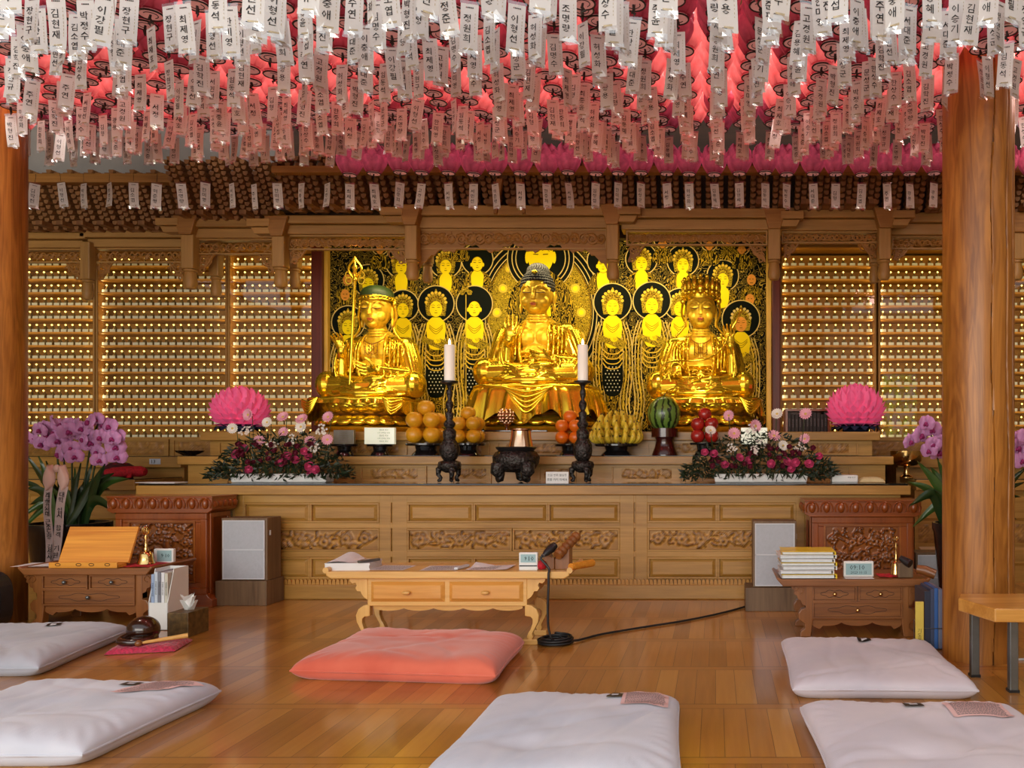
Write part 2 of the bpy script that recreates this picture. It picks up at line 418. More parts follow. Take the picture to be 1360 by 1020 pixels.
for bi, (p0, p1, lab, n, short) in enumerate(bays):
    x0, x1 = XX(p0, YS), XX(p1, YS); xm = (x0+x1)/2
    t = thing('votive_shelf_cabinet', 'tall glazed wooden ' + lab, 'shelf cabinet', (xm, YS, zb), group='votive shelf bays')
    hw = (x1-x0)/2; H = zt-zb
    MB().box(-hw, hw, .24, .27, -.02, H).build('back_panel', M['shelf'], t)
    for s in (-1, 1):
        MB().box(s*hw, s*(hw+.021), -.02, .27, -.02, H+.02).build('stile', M['shelf_z'], t, bevel=.006)
    MB().box(-hw-.02, hw+.02, -.02, .27, H+.021, H+.12).build('top_rail', M['shelf'], t, bevel=.006)
    for r in range(NROW):
        z = ZZ(ROW0+DROW*r, YS)-zb
        MB().box(-hw, hw, .0, .24, z-.016, z).build('shelf_board', M['shelf'], t)
    MB().box(-hw, hw, -.012, -.008, 0, H).build('glass_pane', M['glass'], t)
    pitch = 2*hw/n
    for r in range(NROW):
        for k in range(n):
            bay_slots.append((bi, r, k, Vector((x0+pitch*(k+.5), YS+.075, ZZ(ROW0+DROW*r, YS)+.001))))
def votive_mb():
    mb = MB()
    mb.lathe([(.022,0),(.022,.014),(.016,.02),(.02,.03),(.017,.05),(.009,.056),(.011,.064),(.006,.074),(0,.076)], 8, m=0)
    mb.box(-.027, .027, -.04, -.034, 0, .031, m=1)
    mb.ell((0, -.012, .078), .0085, 8, 6, m=2)
    return mb
vme = votive_mb().mesh('votive_light', [M['fig_dark'], M['plate'], M['bulb']], 50)
vst = MB(); vb = votive_mb()
shown = {2: 14, 3: 13, 0: 0, 1: 0, 4: 0, 5: 0}
first = True
for (bi, r, k, p) in bay_slots:
    n = bays[bi][3]
    p = p + Vector((rnd.uniform(-.004,.004), rnd.uniform(-.004,.004), 0))
    if r < shown[bi]:
        o = bpy.data.objects.new('votive_light', vme); COL.objects.link(o); o.location = p
        tag(o, 'small votive light, %s from left, %s row from top, %s' % (nth(k+1), nth(r+1), bays[bi][4]), 'votive light', 'votive lights on the shelf bays')
    else:
        o0 = len(vst.v)
        vst.v.extend([(v[0]+p.x, v[1]+p.y, v[2]+p.z) for v in vb.v]); vst.f.extend([tuple(i+o0 for i in f) for f in vb.f]); vst.m.extend(vb.m)
tag(vst.build('votive_lights', [M['fig_dark'], M['plate'], M['bulb']], smooth=50), 'rows of small votive figurines with glowing bulbs filling the outer shelf bays', 'votive lights', kind='stuff')

# base units with carved drawers under the bays, ledges in front of them
def scroll_mb(mb, x0, x1, z0, z1, y, r, rng, dens=1.0, n=5):
    """openwork vine: spirals on both sides of a wavy stem"""
    h = z1-z0; L = x1-x0
    k = max(1, int(L/(h*.62)*dens))
    st = [(x0+L*i/(k*6), y, (z0+z1)/2+h*.28*math.sin(PI*i/6)) for i in range(k*6+1)]
    mb.tube(st, r*1.1, n)
    for i in range(k):
        cx = x0+L*(i+.5)/k; s = 1 if i % 2 else -1
        cz = (z0+z1)/2 + s*h*.02
        pts = []
        R = min(h*.46, L/k*.62); a0 = rng.uniform(0, 6.28)
        for q in range(15):
            f = q/14; a = a0 + s*f*2*PI*1.45
            pts.append((cx+R*(1-f*.8)*math.cos(a), y+rng.uniform(-.002,.002), cz+R*(1-f*.8)*math.sin(a)))
        mb.tube(pts, [r*(1.15-.5*q/14) for q in range(15)], n)
        for e in range(2):
            a = rng.uniform(0, 6.28); px, pz = cx+R*.9*math.cos(a), cz+R*.8*math.sin(a)
            px = min(max(px, x0+r), x1-r); pz = min(max(pz, z0+r), z1-r)
            mb.ell((px, y, pz), (r*2.3, r, r*1.4), 6, 4)

def relief(mb, x0, x1, z0, z1, y, depth, seed, res=.011, m=0, un=None):
    """carved floral relief on a panel facing -y"""
    rg = random.Random(seed); w, h = x1-x0, z1-z0
    nx, nz = max(8, int(w/res)), max(6, int(h/res))
    X = np.linspace(0, w, nx+1)[None, :].repeat(nz+1, 0); Z = np.linspace(0, h, nz+1)[:, None].repeat(nx+1, 1)
    Hh = np.zeros_like(X)
    def bump(hh):
        np.maximum(Hh, hh, out=Hh)
    ph = rg.uniform(0, 6)
    H0 = h; h = un or h; nr = max(1, int(round(H0/h)))
    for q in range(nr):
        vine = h*(q+.5)+h*.26*np.sin(X/h*2.4+ph+q)
        bump(.55*np.clip(1-np.abs(Z-vine)/(h*.07), 0, 1)**.5)
    kf = max(1, int(w/h*.95)); 
    for i in range(kf*nr):
        cx = w*(i % kf+.5)/kf+rg.uniform(-.1,.1)*h*(1 if nr == 1 else 2.5); cz = h*(i//kf+.5+rg.uniform(-.12,.12)); R = h*rg.uniform(.34,.46)
        d = np.hypot(X-cx, Z-cz); a = np.arctan2(Z-cz, X-cx)
        pet = R*(.72+.28*np.abs(np.cos(a*rg.choice((2.5,3,3.5))+rg.random())))
        q = np.clip(1-d/pet, 0, 1)
        bump((q**.45)*(.75+.25*np.cos(d/R*9)))
    for i in range(int(w*H0/(h*h)*9)):
        cx, cz, a, ln = rg.uniform(.03*w, .97*w), rg.uniform(.1*h, H0-.1*h), rg.uniform(0, PI), h*rg.uniform(.16,.3)
        u = (X-cx)*math.cos(a)+(Z-cz)*math.sin(a); v = -(X-cx)*math.sin(a)+(Z-cz)*math.cos(a)
        v = v+.25*u*u/ln
        q = np.clip(1-(u/ln)**2-(v/(ln*.34))**2, 0, 1)
        bump(.7*q**.5*(.7+.3*np.clip(np.abs(v)/(ln*.08), 0, 1)))
    ed = np.minimum(np.minimum(X, w-X), np.minimum(Z, H0-Z)); Hh *= np.clip(ed/(h*.06), 0, 1)
    vs = [(x0+X[j, i], y-depth*Hh[j, i], z0+Z[j, i]) for j in range(nz+1) for i in range(nx+1)]
    fs = [(j*(nx+1)+i, j*(nx+1)+i+1, (j+1)*(nx+1)+i+1, (j+1)*(nx+1)+i) for j in range(nz) for i in range(nx)]
    mb.add(vs, fs, m)
def frame4(mb, x0, x1, z0, z1, y0, y1, t, m=0):
    mb.box(x0, x1, y0, y1, z0, z0+t, m); mb.box(x0, x1, y0, y1, z1-t, z1, m)
    mb.box(x0, x0+t, y0, y1, z0+t, z1-t, m); mb.box(x1-t, x1, y0, y1, z0+t, z1-t, m)
def raised(mb, x0, x1, z0, z1, y, d=.012, b=.022, m=0):
    """fielded panel with sloping borders, facing -y"""
    mb.add([(x0,y,z0),(x1,y,z0),(x1,y,z1),(x0,y,z1),(x0+b,y-d,z0+b),(x1-b,y-d,z0+b),(x1-b,y-d,z1-b),(x0+b,y-d,z1-b)],
           [(4,5,6,7),(0,1,5,4),(1,2,6,5),(2,3,7,6),(3,0,4,7)], m)

for side, p0, p1 in (('left', -60, 300), ('right', 1150, 1420)):
    # drawer base directly below the bays
    y = 8.05; x0, x1 = XX(p0, y), XX(p1, y); z1, z0 = ZZ(580.5, y), ZZ(616, y)
    t = thing('shelf_base_unit', 'wooden base unit with carved drawers under the votive bays on the %s side' % side, 'cabinet', ((x0+x1)/2, y, z0))
    hw = (x1-x0)/2; hh = z1-z0
    MB().box(-hw, hw, .0, .26, 0, hh).build('carcass', M['wood'], t, bevel=.005)
    k = int(2*hw/.5)
    for i in range(k):
        a, b2 = -hw+2*hw*i/k+.02, -hw+2*hw*(i+1)/k-.02
        mb = MB(); frame4(mb, a, b2, .06, hh-.02, -.02, 0, .016); mb.box(a, b2, -.008, 0, .06, hh-.02)
        d = mb.build('drawer', M['wood'], t)
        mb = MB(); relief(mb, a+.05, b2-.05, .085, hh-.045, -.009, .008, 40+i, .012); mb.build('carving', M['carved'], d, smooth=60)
    # middle ledge
    y = 7.55; x0, x1 = XX(p0-40, y), XX(p1-60 if side == 'left' else p1+30, y)
    if side == 'right': x0 = XX(1192, y)
    z1 = ZZ(606.5, y)
    t = thing('altar_ledge', 'middle wooden ledge stepping down before the %s shelf bays' % side, 'ledge', ((x0+x1)/2, y, 0))
    hw = (x1-x0)/2
    MB().box(-hw, hw, .0, .5, z1-.1, z1).build('top_board', M['wood'], t, bevel=.006)
    MB().box(-hw, hw, .05, .48, 0, z1-.1).build('body', M['wood'], t)
    MB().box(-hw, hw, .0, .5, z1, z1+.006).build('glass_top', M['glass_top'], t)
    # low counter
    y = 6.95; x0, x1 = XX(p0-60, y), XX(181 if side == 'left' else p1+60, y)
    if side == 'right': x0 = XX(1216, y)
    z1 = ZZ(637, y)
    t = thing('side_counter', 'low panelled wooden counter flanking the altar on the %s' % side, 'counter', ((x0+x1)/2, y, 0))
    hw = (x1-x0)/2
    MB().box(-hw, hw, -.02, .6, z1-.09, z1).build('top_board', M['wood'], t, bevel=.006)
    MB().box(-hw, hw, .03, .58, 0, z1-.09).build('body', M['wood'], t)
    MB().box(-hw, hw, -.02, .6, z1, z1+.006).build('glass_top', M['glass_top'], t)
    k = int(2*hw/.42)
    for i in range(k):
        a, b2 = -hw+2*hw*i/k+.03, -hw+2*hw*(i+1)/k-.03
        mb = MB(); raised(mb, a, b2, .14, .30, .0285); mb.build('panel', M['wood'], t); mb = MB(); raised(mb, a, b2, .52, z1-.12, .0285); mb.build('panel', M['wood'], t)
        mb = MB(); relief(mb, a, b2, .33, .49, .0275, .012, 70+i, .014); mb.build('carved_panel', M['carved'], t, smooth=60)

# ================================================================ ALTAR PAINTING
YP = 8.36
def px2(px, py): return (XX(px, YP), ZZ(py, YP))
M['p_bg'] = linework('painted_cloud_lines', rgb(8,11,5), rgb(190,160,60), 10, .17, emit=.0)
M['p_robe'] = linework('painted_robe_lines', rgb(22,20,6), rgb(196,160,36), 13, .33, stretch=(1.8,1,.55), dist=.9)
M['p_orn'] = linework('painted_gold_ornament', rgb(50,40,6), rgb(225,190,46), 30, .42)
M['p_black'] = simple('painted_black', rgb(14,18,10), .6, 0, .15, 6)
M['p_gold'] = simple('painted_gold', rgb(226,190,60), .5, 0, .12, 14)
M['p_face'] = simple('painted_gold_skin', rgb(255,224,20), .5, 0, .04, 5)
M['p_line'] = simple('painted_outline', rgb(218,190,110), .6, 0, .1, 20)
M['p_dark'] = simple('painted_brown_line', rgb(110,74,8), .6, 0, .1, 20)
M['p_dot'] = simple('painted_white_dots', rgb(222,214,180), .6, 0, .05, 20)
M['p_flesh'] = simple('painted_orange_skin', rgb(226,150,60), .6, 0, .1, 20)
for _k in M:
    if _k.startswith('p_'): M[_k].node_tree.nodes['Principled BSDF'].inputs['Specular IOR Level'].default_value = .06
PM = ['p_bg','p_robe','p_orn','p_black','p_gold','p_face','p_line','p_dark','p_dot','p_flesh']
PI_ = {k: i for i, k in enumerate(PM)}
S1 = YP/FX                                     # metres per pixel on the painting
pt = MB()
class Lay: y = 0
def nxt(): Lay.y -= .00003; return Lay.y
def P2(px, py): return ((px-727)*S1, (575-py)*S1)
def pdisc(px, py, r, m, ry=None, n=40):
    y = nxt(); c = P2(px, py); ry = ry or r
    pt.flat([(c[0]+r*S1*math.cos(2*PI*i/n), c[1]+ry*S1*math.sin(2*PI*i/n)) for i in range(n)], y, PI_[m])
def pring(px, py, r, w, m, ry=None, n=48):
    y = nxt(); c = P2(px, py); ry = ry or r
    vs = []; 
    for i in range(n):
        a = 2*PI*i/n
        vs += [(c[0]+(r-w/2)*S1*math.cos(a), y, c[1]+(ry-w/2)*S1*math.sin(a)), (c[0]+(r+w/2)*S1*math.cos(a), y, c[1]+(ry+w/2)*S1*math.sin(a))]
    pt.add(vs, [(2*i, 2*i+1, (2*i+3) % (2*n), (2*i+2) % (2*n)) for i in range(n)], PI_[m])
def ppoly(pts, m):
    pt.flat([P2(*p) for p in pts], nxt(), PI_[m])
def pline(pts, w, m):
    y = nxt(); q = [Vector((*P2(*p), 0)) for p in pts]; vs = []
    for i, p in enumerate(q):
        t = (q[min(i+1, len(q)-1)]-q[max(i-1, 0)]).normalized(); nn = Vector((-t.y, t.x, 0))*w*S1/2
        vs += [(p.x+nn.x, y, p.y+nn.y), (p.x-nn.x, y, p.y-nn.y)]
    pt.add(vs, [(2*i, 2*i+1, 2*i+3, 2*i+2) for i in range(len(q)-1)], PI_[m])
def smoothpts(pts, k=6):
    out = []
    for i in range(len(pts)-1):
        p0, p1, p2, p3 = pts[max(i-1,0)], pts[i], pts[i+1], pts[min(i+2,len(pts)-1)]
        for j in range(k):
            t = j/k
            out.append(tuple(.5*((2*p1[c])+(-p0[c]+p2[c])*t+(2*p0[c]-5*p1[c]+4*p2[c]-p3[c])*t*t+(-p0[c]+3*p1[c]-3*p2[c]+p3[c])*t**3) for c in range(len(p1))))
    out.append(tuple(pts[-1])); return out
def fig(cx, hy, s=1.0, kind='crown', hr=24, full=True, dark=False, dots=True):
    """standing painted attendant: halo, crown, face, gold torso, layered robe"""
    pdisc(cx, hy-4*s, hr, 'p_black'); pring(cx, hy-4*s, hr, 1.3, 'p_line')
    if full:
        bot = 570
        L = smoothpts([(cx-6*s,hy+18*s),(cx-20*s,hy+27*s),(cx-26*s,hy+50*s),(cx-27*s,hy+90*s),(cx-24*s,hy+130*s),(cx-28*s,bot)])
        R = [(2*cx-p[0], p[1]) for p in reversed(L)]
        ppoly(L+R, 'p_robe')
        for sx in (-1, 1):
            for o, w in ((25,1.2),(21,1.0),(17,1.2),(13,.9)):
                pline(smoothpts([(cx+sx*(o-7)*s,hy+22*s),(cx+sx*o*s,hy+48*s),(cx+sx*(o+1)*s,hy+90*s),(cx+sx*(o-3)*s,hy+130*s),(cx+sx*(o+2)*s,bot)]), w, 'p_line' if o != 17 else 'p_gold')
        if dots:
            ppoly(smoothpts([(cx-13*s,hy+72*s),(cx-14*s,hy+95*s),(cx-10*s,hy+116*s),(cx,hy+121*s),(cx+10*s,hy+116*s),(cx+14*s,hy+95*s),(cx+13*s,hy+72*s)],4), 'p_black')
            for i in range(-2, 3):
                for j in range(8):
                    if abs(i*4.6+(2.3 if j%2 else 0)) < 11: pdisc(cx+i*4.6*s+(2.3*s if j%2 else 0), hy+(82+j*4.4)*s, .9, 'p_dot', n=7)
        for j in range(4):
            pline(smoothpts([(cx-13*s,hy+(58+j*6)*s),(cx-6*s,hy+(64+j*6.5)*s),(cx+6*s,hy+(64+j*6.5)*s),(cx+13*s,hy+(58+j*6)*s)],4), 1.4, 'p_gold')
        ppoly(smoothpts([(cx-5*s,hy+14*s),(cx-12*s,hy+22*s),(cx-12*s,hy+38*s),(cx-8*s,hy+54*s),(cx,hy+57*s),(cx+8*s,hy+54*s),(cx+12*s,hy+38*s),(cx+12*s,hy+22*s),(cx+5*s,hy+14*s)],4), 'p_face')
        for j in range(3):
            pline(smoothpts([(cx-9*s,hy+(24+j*2)*s),(cx,hy+(30+j*3)*s),(cx+9*s,hy+(24+j*2)*s)],4), .7, 'p_dark')
        ppoly(smoothpts([(cx-18*s,hy+38*s),(cx-4*s,hy+44*s),(cx+6*s,hy+42*s),(cx+18*s,hy+50*s),(cx+12*s,hy+58*s),(cx-4*s,hy+52*s),(cx-20*s,hy+46*s)],3), 'p_orn')
        pdisc(cx+2*s, hy+45*s, 5*s, 'p_face', ry=3.5*s, n=12)
        for j in range(3):
            pline([(cx+(1+j*2)*s,hy+43*s),(cx+(3+j*2)*s,hy+47*s)], .5, 'p_dark')
    else:
        ppoly(smoothpts([(cx-5*s,hy+12*s),(cx-17*s,hy+20*s),(cx-21*s,hy+44*s),(cx+21*s,hy+44*s),(cx+17*s,hy+20*s),(cx+5*s,hy+12*s)],3), 'p_robe')
        ppoly(smoothpts([(cx-4*s,hy+12*s),(cx-9*s,hy+20*s),(cx-6*s,hy+40*s),(cx+6*s,hy+40*s),(cx+9*s,hy+20*s),(cx+4*s,hy+12*s)],3), 'p_face' if not dark else 'p_robe')
    sk = 'p_face' if not dark else 'p_flesh'
    if kind == 'crown':
        ppoly(smoothpts([(cx-12*s,hy+12*s),(cx-14*s,hy-4*s),(cx-9*s,hy-13*s),(cx-3*s,hy-18*s),(cx,hy-24*s),(cx+3*s,hy-18*s),(cx+9*s,hy-13*s),(cx+14*s,hy-4*s),(cx+12*s,hy+12*s)],3), 'p_orn')
        for i in range(9):
            a = PI*(i+.0)/8
            pdisc(cx+13*s*math.cos(a), hy-6*s-13*s*math.sin(a), 2.1*s, 'p_gold' if not dark else 'p_line', n=8)
            pdisc(cx+8*s*math.cos(a), hy-4*s-9*s*math.sin(a), 1.3*s, 'p_dark', n=6)
    pdisc(cx, hy+3*s, 8.2*s, sk, ry=10.5*s, n=24)
    if kind == 'monk':
        pring(cx, hy+3*s, 8.3*s, .6, 'p_dark', ry=10.6*s, n=24)
        for sx in (-1, 1): pdisc(cx+sx*8.6*s, hy+4*s, 1.5*s, sk, ry=3*s, n=8)
    for sx in (-1, 1):
        pline([(cx+sx*1.8*s,hy+1*s),(cx+sx*5.6*s,hy+.6*s)], .9*s, 'p_dark')
        pline([(cx+sx*1.5*s,hy-1.6*s),(cx+sx*4*s,hy-2.8*s),(cx+sx*6*s,hy-1.8*s)], .5*s, 'p_dark')
    pline([(cx-1.8*s,hy+8*s),(cx+1.8*s,hy+8*s)], .9*s, 'p_dark'); pline([(cx-1*s,hy+5*s),(cx+1*s,hy+5*s)], .5*s, 'p_dark')
# canvas, then centre mandorla, then rows of figures from back to front
c0, c1 = P2(437, 573), P2(1020, 300)
pt.box(c0[0], c1[0], 0, .03, c0[1], c1[1], 0)
pdisc(716, 415, 84, 'p_black', ry=104, n=72)
for r, w, m in ((83,1.6,'p_line'),(77,1.2,'p_line'),(72,1.2,'p_line')): pring(716, 415, r, w, m, ry=r*1.23, n=72)
pdisc(716, 415, 70, 'p_orn', ry=86, n=64); pring(716, 415, 69, 1.2, 'p_dark', ry=85, n=64)
for sx in (-1, 1):
    for q in ((48,-32,6),(56,0,6),(54,32,7),(40,-58,5)): 
        pdisc(716+sx*q[0], 415+q[1], q[2], 'p_gold', n=16); pdisc(716+sx*q[0], 415+q[1], q[2]*.55, 'p_face', n=12)
pdisc(718, 343, 45, 'p_black', n=60)
for r in (44, 38, 33): pring(718, 343, r, 1.3, 'p_line', n=60)
for sx in (-1, 1):
    for j in range(6):
        pline(smoothpts([(718+sx*10,372+j*3),(718+sx*(26+j*2),372+j*9),(718+sx*(40-j),396+j*12),(718+sx*(38-j*3),440+j*8)],5), 1.4, 'p_gold')
pdisc(718, 340, 17, 'p_face', ry=24, n=32)
ppoly(smoothpts([(703,333),(702,318),(710,308),(718,304),(726,308),(734,318),(733,333),(726,329),(718,328),(710,329)],3), 'p_black')
for sx in (-1, 1):
    pdisc(718+sx*18, 342, 2.6, 'p_face', ry=8, n=12)
    pline([(718+sx*3,338),(718+sx*10,337.5)], 1.3, 'p_dark'); pline(smoothpts([(718+sx*2,333),(718+sx*7,331),(718+sx*12,334)],3), .8, 'p_dark')
pline([(713,352),(723,352)], 1.5, 'p_dark')
ppoly(smoothpts([(708,358),(690,372),(676,400),(676,470),(760,470),(760,400),(746,372),(728,358)],4), 'p_robe'); ppoly([(710,356),(704,420),(732,420),(726,356)], 'p_face')
for cx, hy, kind in ((489,376,'crown'),(533,352,'crown'),(592,352,'crown'),(634,348,'monk'),(801,350,'monk'),(852,348,'crown'),(907,350,'crown'),(960,370,'crown')):
    fig(cx, hy, .92, kind, 21, False)
for cx, hy in ((505,330),(560,322),(942,325),(985,330),(610,320),(880,322),(968,318)):
    fig(cx, hy, .6, 'monk' , 11, False, True)
for cx, hy in ((462,372),(459,392),(998,372),(996,398)):
    pdisc(cx, hy, 6, 'p_flesh', ry=7.5, n=16); pline([(cx-3,hy-1),(cx-1,hy-1)], 1, 'p_dark'); pline([(cx+1,hy-1),(cx+3,hy-1)], 1, 'p_dark'); pline([(cx-2,hy+4),(cx+2,hy+4)], 1, 'p_dark')
    ppoly(smoothpts([(cx-4,hy+8),(cx-13,hy+14),(cx-12,hy+32),(cx+12,hy+32),(cx+13,hy+14),(cx+4,hy+8)],3), 'p_robe')
fig(463, 432, .95, 'crown', 22); fig(984, 428, .95, 'crown', 25, True, True, False)
fig(536, 410, .92, 'crown', 21); fig(903, 408, .92, 'crown', 21)
fig(580, 408, 1.0, 'crown', 24); fig(866, 404, 1.0, 'crown', 25, dots=False); fig(631, 408, .98, 'monk', 24); fig(814, 406, 1.0, 'crown', 25)
pline([(620,392),(620,560)], 1.0, 'p_gold')
for a in range(3): pdisc(615+a*5, 389-(4 if a == 1 else 0), 3.6, 'p_orn', n=10)
ptg = thing('altar_painting', 'large black and gold devotional painting of haloed attendants behind the statues', 'painting', (XX(727, YP), YP, ZZ(575, YP)))
pt.build('painted_panel', [M[k] for k in PM], ptg)
M['lit_frame'] = simple('gold_lit_frame', rgb(226,176,70), .4, .1, .08, 8)  # pale wood frame with the gold light on it put into its colour
for p0, p1 in ((431, 438.5), (1017.5, 1024)): MB().box((p0-727)*S1, (p1-727)*S1, -.06, .04, P2(0,572.5)[1], P2(0,300)[1]).build('frame_stile', M['lit_frame'], ptg, bevel=.004)
for px0, px1, lab in ((416.5, 430.5, 'left'), (1025, 1036, 'right')):
    o = MB().box(XX(px0, 8.3), XX(px1, 8.3), 8.25, 8.5, ZZ(582, 8.3), 3.6).build('column', M['column_red'], bevel=.008)
    tag(o, 'narrow oxblood red upright column at the %s edge of the altar painting' % lab, 'column', kind='structure')
# ================================================================ CANOPY over the altar
cn = thing('altar_canopy', 'carved wooden canopy with hanging lotus-bud posts and bracket rows above the altar', 'canopy', (XX(680, 7.0), 7.0, 0))
ox = XX(680, 7.0)
rg = random.Random(3)
# sections: px0, px1, Y, beam top py, beam bottom py, panel bottom py (fret), corner drop py
secs = [(-40, 110, 7.85, 312, 331, 348, 372), (128, 247, 7.85, 309, 330, 348, 372), (262, 367, 7.45, 294, 318, 337, 362),
        (384, 541, 7.15, 290, 313, 331, 350), (557, 806, 7.0, 277, 305, 330, 358), (832, 1019, 7.0, 281, 307, 325, 348),
        (1038, 1166, 7.1, 280, 308, 322, 342), (1184, 1400, 7.2, 286, 314, 330, 345)]
for i, (p0, p1, Y, t0, t1, f1, dr) in enumerate(secs):
    x0, x1 = XX(p0, Y)-ox, XX(p1, Y)-ox; yl = Y-7.0
    zt, zm, zf, zd = ZZ(t0, Y), ZZ(t1, Y), ZZ(f1, Y), ZZ(dr, Y)
    zq = zt-(zt-zm)*.48
    mb = MB(); mb.box(x0-.09, x1+.09, yl-.10, yl+.15, zq+.004, zt); mb.box(x0-.04, x1+.04, yl-.06, yl+.12, zm, zq)
    mb.build('beam', M['canopy'], cn, bevel=.008)
    mb = MB(); frame4(mb, x0, x1, zf-.01, zm, yl-.02, yl+.02, .012); mb.build('fretwork_frame', M['canopy'], cn)
    mb = MB()
    r = .0075
    if i == 4:      # dense carved board with pierced leaves and scalloped lower edge
        n = 60; top = [(x0+(x1-x0)*k/n, zm) for k in range(n+1)]
        low = []
        for k in range(n+1):
            f = k/n; e = min(f, 1-f)
            d = zd+(zf-zd)*min(1, (e/.13))**.7
            low.append((x0+(x1-x0)*f, d+.03*math.sin(f*PI*9)*(1 if e > .1 else 0)+.012*math.sin(f*PI*41)))
        mb.prism(top+low[::-1], yl-.012, yl+.012)
        for k in range(5):
            a = x0+(x1-x0)*(k+.0)/5; b2 = x0+(x1-x0)*(k+1)/5
            scroll_mb(mb, a+.01, b2-.01, zf+.01, zm-.01, yl-.018, .011, rg, 1.3)
    else:
        scroll_mb(mb, x0+.015, x1-.015, zf, zm-.012, yl, r, rg, 1.25)
        if i in (3, 5): scroll_mb(mb, x0+.015, x1-.015, zf+.02, zm-.012, yl+.008, r*1.3, rg, 1.7)
        for s, xe in ((1, x0), (-1, x1)):
            w = .17
            a, b2 = (xe+.01, xe+w) if s > 0 else (xe-w, xe-.01)
            pts = []
            for q in range(18):
                f = q/17; pts.append((xe+s*(.02+w*(f**1.4)), yl, zd+(zf-.0-zd)*f+.02*math.sin(f*9)))
            mb.tube(pts, r*1.4, 5)
            scroll_mb(mb, min(a,b2), max(a,b2)-.05 if s > 0 else max(a,b2), zd+.03, zf+.02, yl, r, rg, 1.0)
            for q in range(4):
                cz = zd+(zf-zd)*(q+.5)/4; R = .03+.012*q
                mb.tube([(xe+s*(.03+R*.7)+R*.8*math.cos(a2)*(1-a2/14), yl, cz+R*.8*math.sin(a2)*(1-a2/14)) for a2 in [k*.6 for k in range(14)]], r, 5)
    mb.build('fretwork', M['fret'], cn, smooth=50)
posts = [(117, 7.78, 322, 372), (253, 7.4, 292, 358), (287, 7.62, 322, 368), (373, 7.1, 293, 356), (392, 7.35, 318, 357), (548, 6.92, 278, 346), (568, 7.2, 312, 350), (814, 6.92, 277, 346), (1028, 6.98, 283, 346), (1174, 7.02, 282, 346), (1161, 7.2, 310, 350), (1350, 7.1, 288, 346)]
for (p, Y, t0, b0) in posts:
    x = XX(p, Y)-ox; yl = Y-7.0; s = Y/FX
    hw = (8.2 if t0 < 300 or Y < 7.1 else 6.5)*s
    zt, zb2 = ZZ(t0, Y), ZZ(b0, Y)
    mb = MB(); mb.box(x-hw, x+hw, yl-hw, yl+hw, zb2, zt)
    po = mb.build('hanging_post', M['canopy_z'], cn, bevel=.01)
    zz = zb2; h = 27*s
    MB().lathe([(hw*.8, zz+.001), (hw*1.02, zz-.005), (hw*1.05, zz-.02), (hw*.8, zz-.028), (hw*.85, zz-.04), (hw*1.02, zz-h*.6), (hw*1.0, zz-h*.8), (hw*.75, zz-h*.95), (0.0, zz-h)], 20, (x, yl, 0)).build('lotus_bud', M['canopy_z'], po, smooth=50)
    if t0 < 300:
        # crossing beam end and capital block
        mb = MB(); mb.prism([(x-hw*1.9, zt+.02), (x+hw*1.9, zt+.02), (x+hw*1.5, zt-.05), (x+hw*.95, zt-.15), (x-hw*.95, zt-.15), (x-hw*1.5, zt-.05)], yl-hw-.03, yl+hw)
        mb.build('capital_block', M['fret'], cn, bevel=.008)
        sd = -1 if p < 700 else 1
        xo = x+sd*hw; L = 30*s
        mb = MB(); mb.prism([(xo, zt-.005), (xo+sd*L, zt-.005), (xo+sd*L, zt-.07), (xo, zt-.07)], yl-.09, yl+.02)
        mb.prism([(xo, zt-.075), (xo+sd*L*.85, zt-.075), (xo+sd*L*.7, zt-.13), (xo, zt-.13)], yl-.075, yl+.02)
        mb.build('beam_end', M['canopy'], cn, bevel=.006)
# bracket rows: stepped overlapping tongues, each arm leaning out over the hall
def bracket_mb(n):
    mb = MB()
    for k in range(n):
        f = k/(n-1); y = -.02-.235*f; z = .03+k*.0415*(10/(n-1) if n > 10 else 8/(n-1))
        for j, dx in enumerate((-.052, 0, .052)):
            zz = z+(.0205 if j == 1 else 0); yy = y-(.02 if j == 1 else 0); w = .0215
            mb.prism([(dx-w*.75, zz-.006), (dx-w*.2, zz-.012), (dx+w*.2, zz-.012), (dx+w*.75, zz-.006), (dx+w, zz+.012), (dx+w, zz+.024), (dx-w, zz+.024), (dx-w, zz+.012)], yy-.045, yy+.06)
    mb.box(-.03, .03, -.20, .10, .03, .07); mb.prism([(-.06, .02), (.06, .02), (.06, .42), (-.06, .42)], .0, .02)
    return mb
b_tall = bracket_mb(11).mesh('bracket_arm', M['bracket']); b_mid = bracket_mb(9).mesh('bracket_arm', M['bracket'])
x = XX(-20, 7.6)
k = 0
while x < XX(1420, 7.0):
    px_guess = None
    for Yb, lo, hi, py in ((7.72, -1e9, 245, 309), (7.38, 245, 372, 296), (7.02, 372, 1300, 283), (7.1, 1300, 1e9, 287)):
        p = VX + x*FX/Yb
        if lo <= p < hi:
            o = bpy.data.objects.new('bracket_arm', b_tall if Yb > 7.2 else b_mid); COL.objects.link(o); o.parent = cn
            o.location = (x-ox, Yb-7.0, ZZ(py, Yb)-.01); break
    x += .186; k += 1
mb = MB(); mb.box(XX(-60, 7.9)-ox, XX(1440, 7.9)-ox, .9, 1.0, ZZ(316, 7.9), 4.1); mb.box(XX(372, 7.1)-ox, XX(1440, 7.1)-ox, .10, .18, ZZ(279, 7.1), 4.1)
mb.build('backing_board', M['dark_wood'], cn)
MB().box(XX(-60, 7.5)-ox, XX(452, 7.5)-ox, .60, .64, 3.42, 4.1).build('pale_panel', simple('greyed_plaster', rgb(150,148,146), .8, 0, .15, 3), cn)
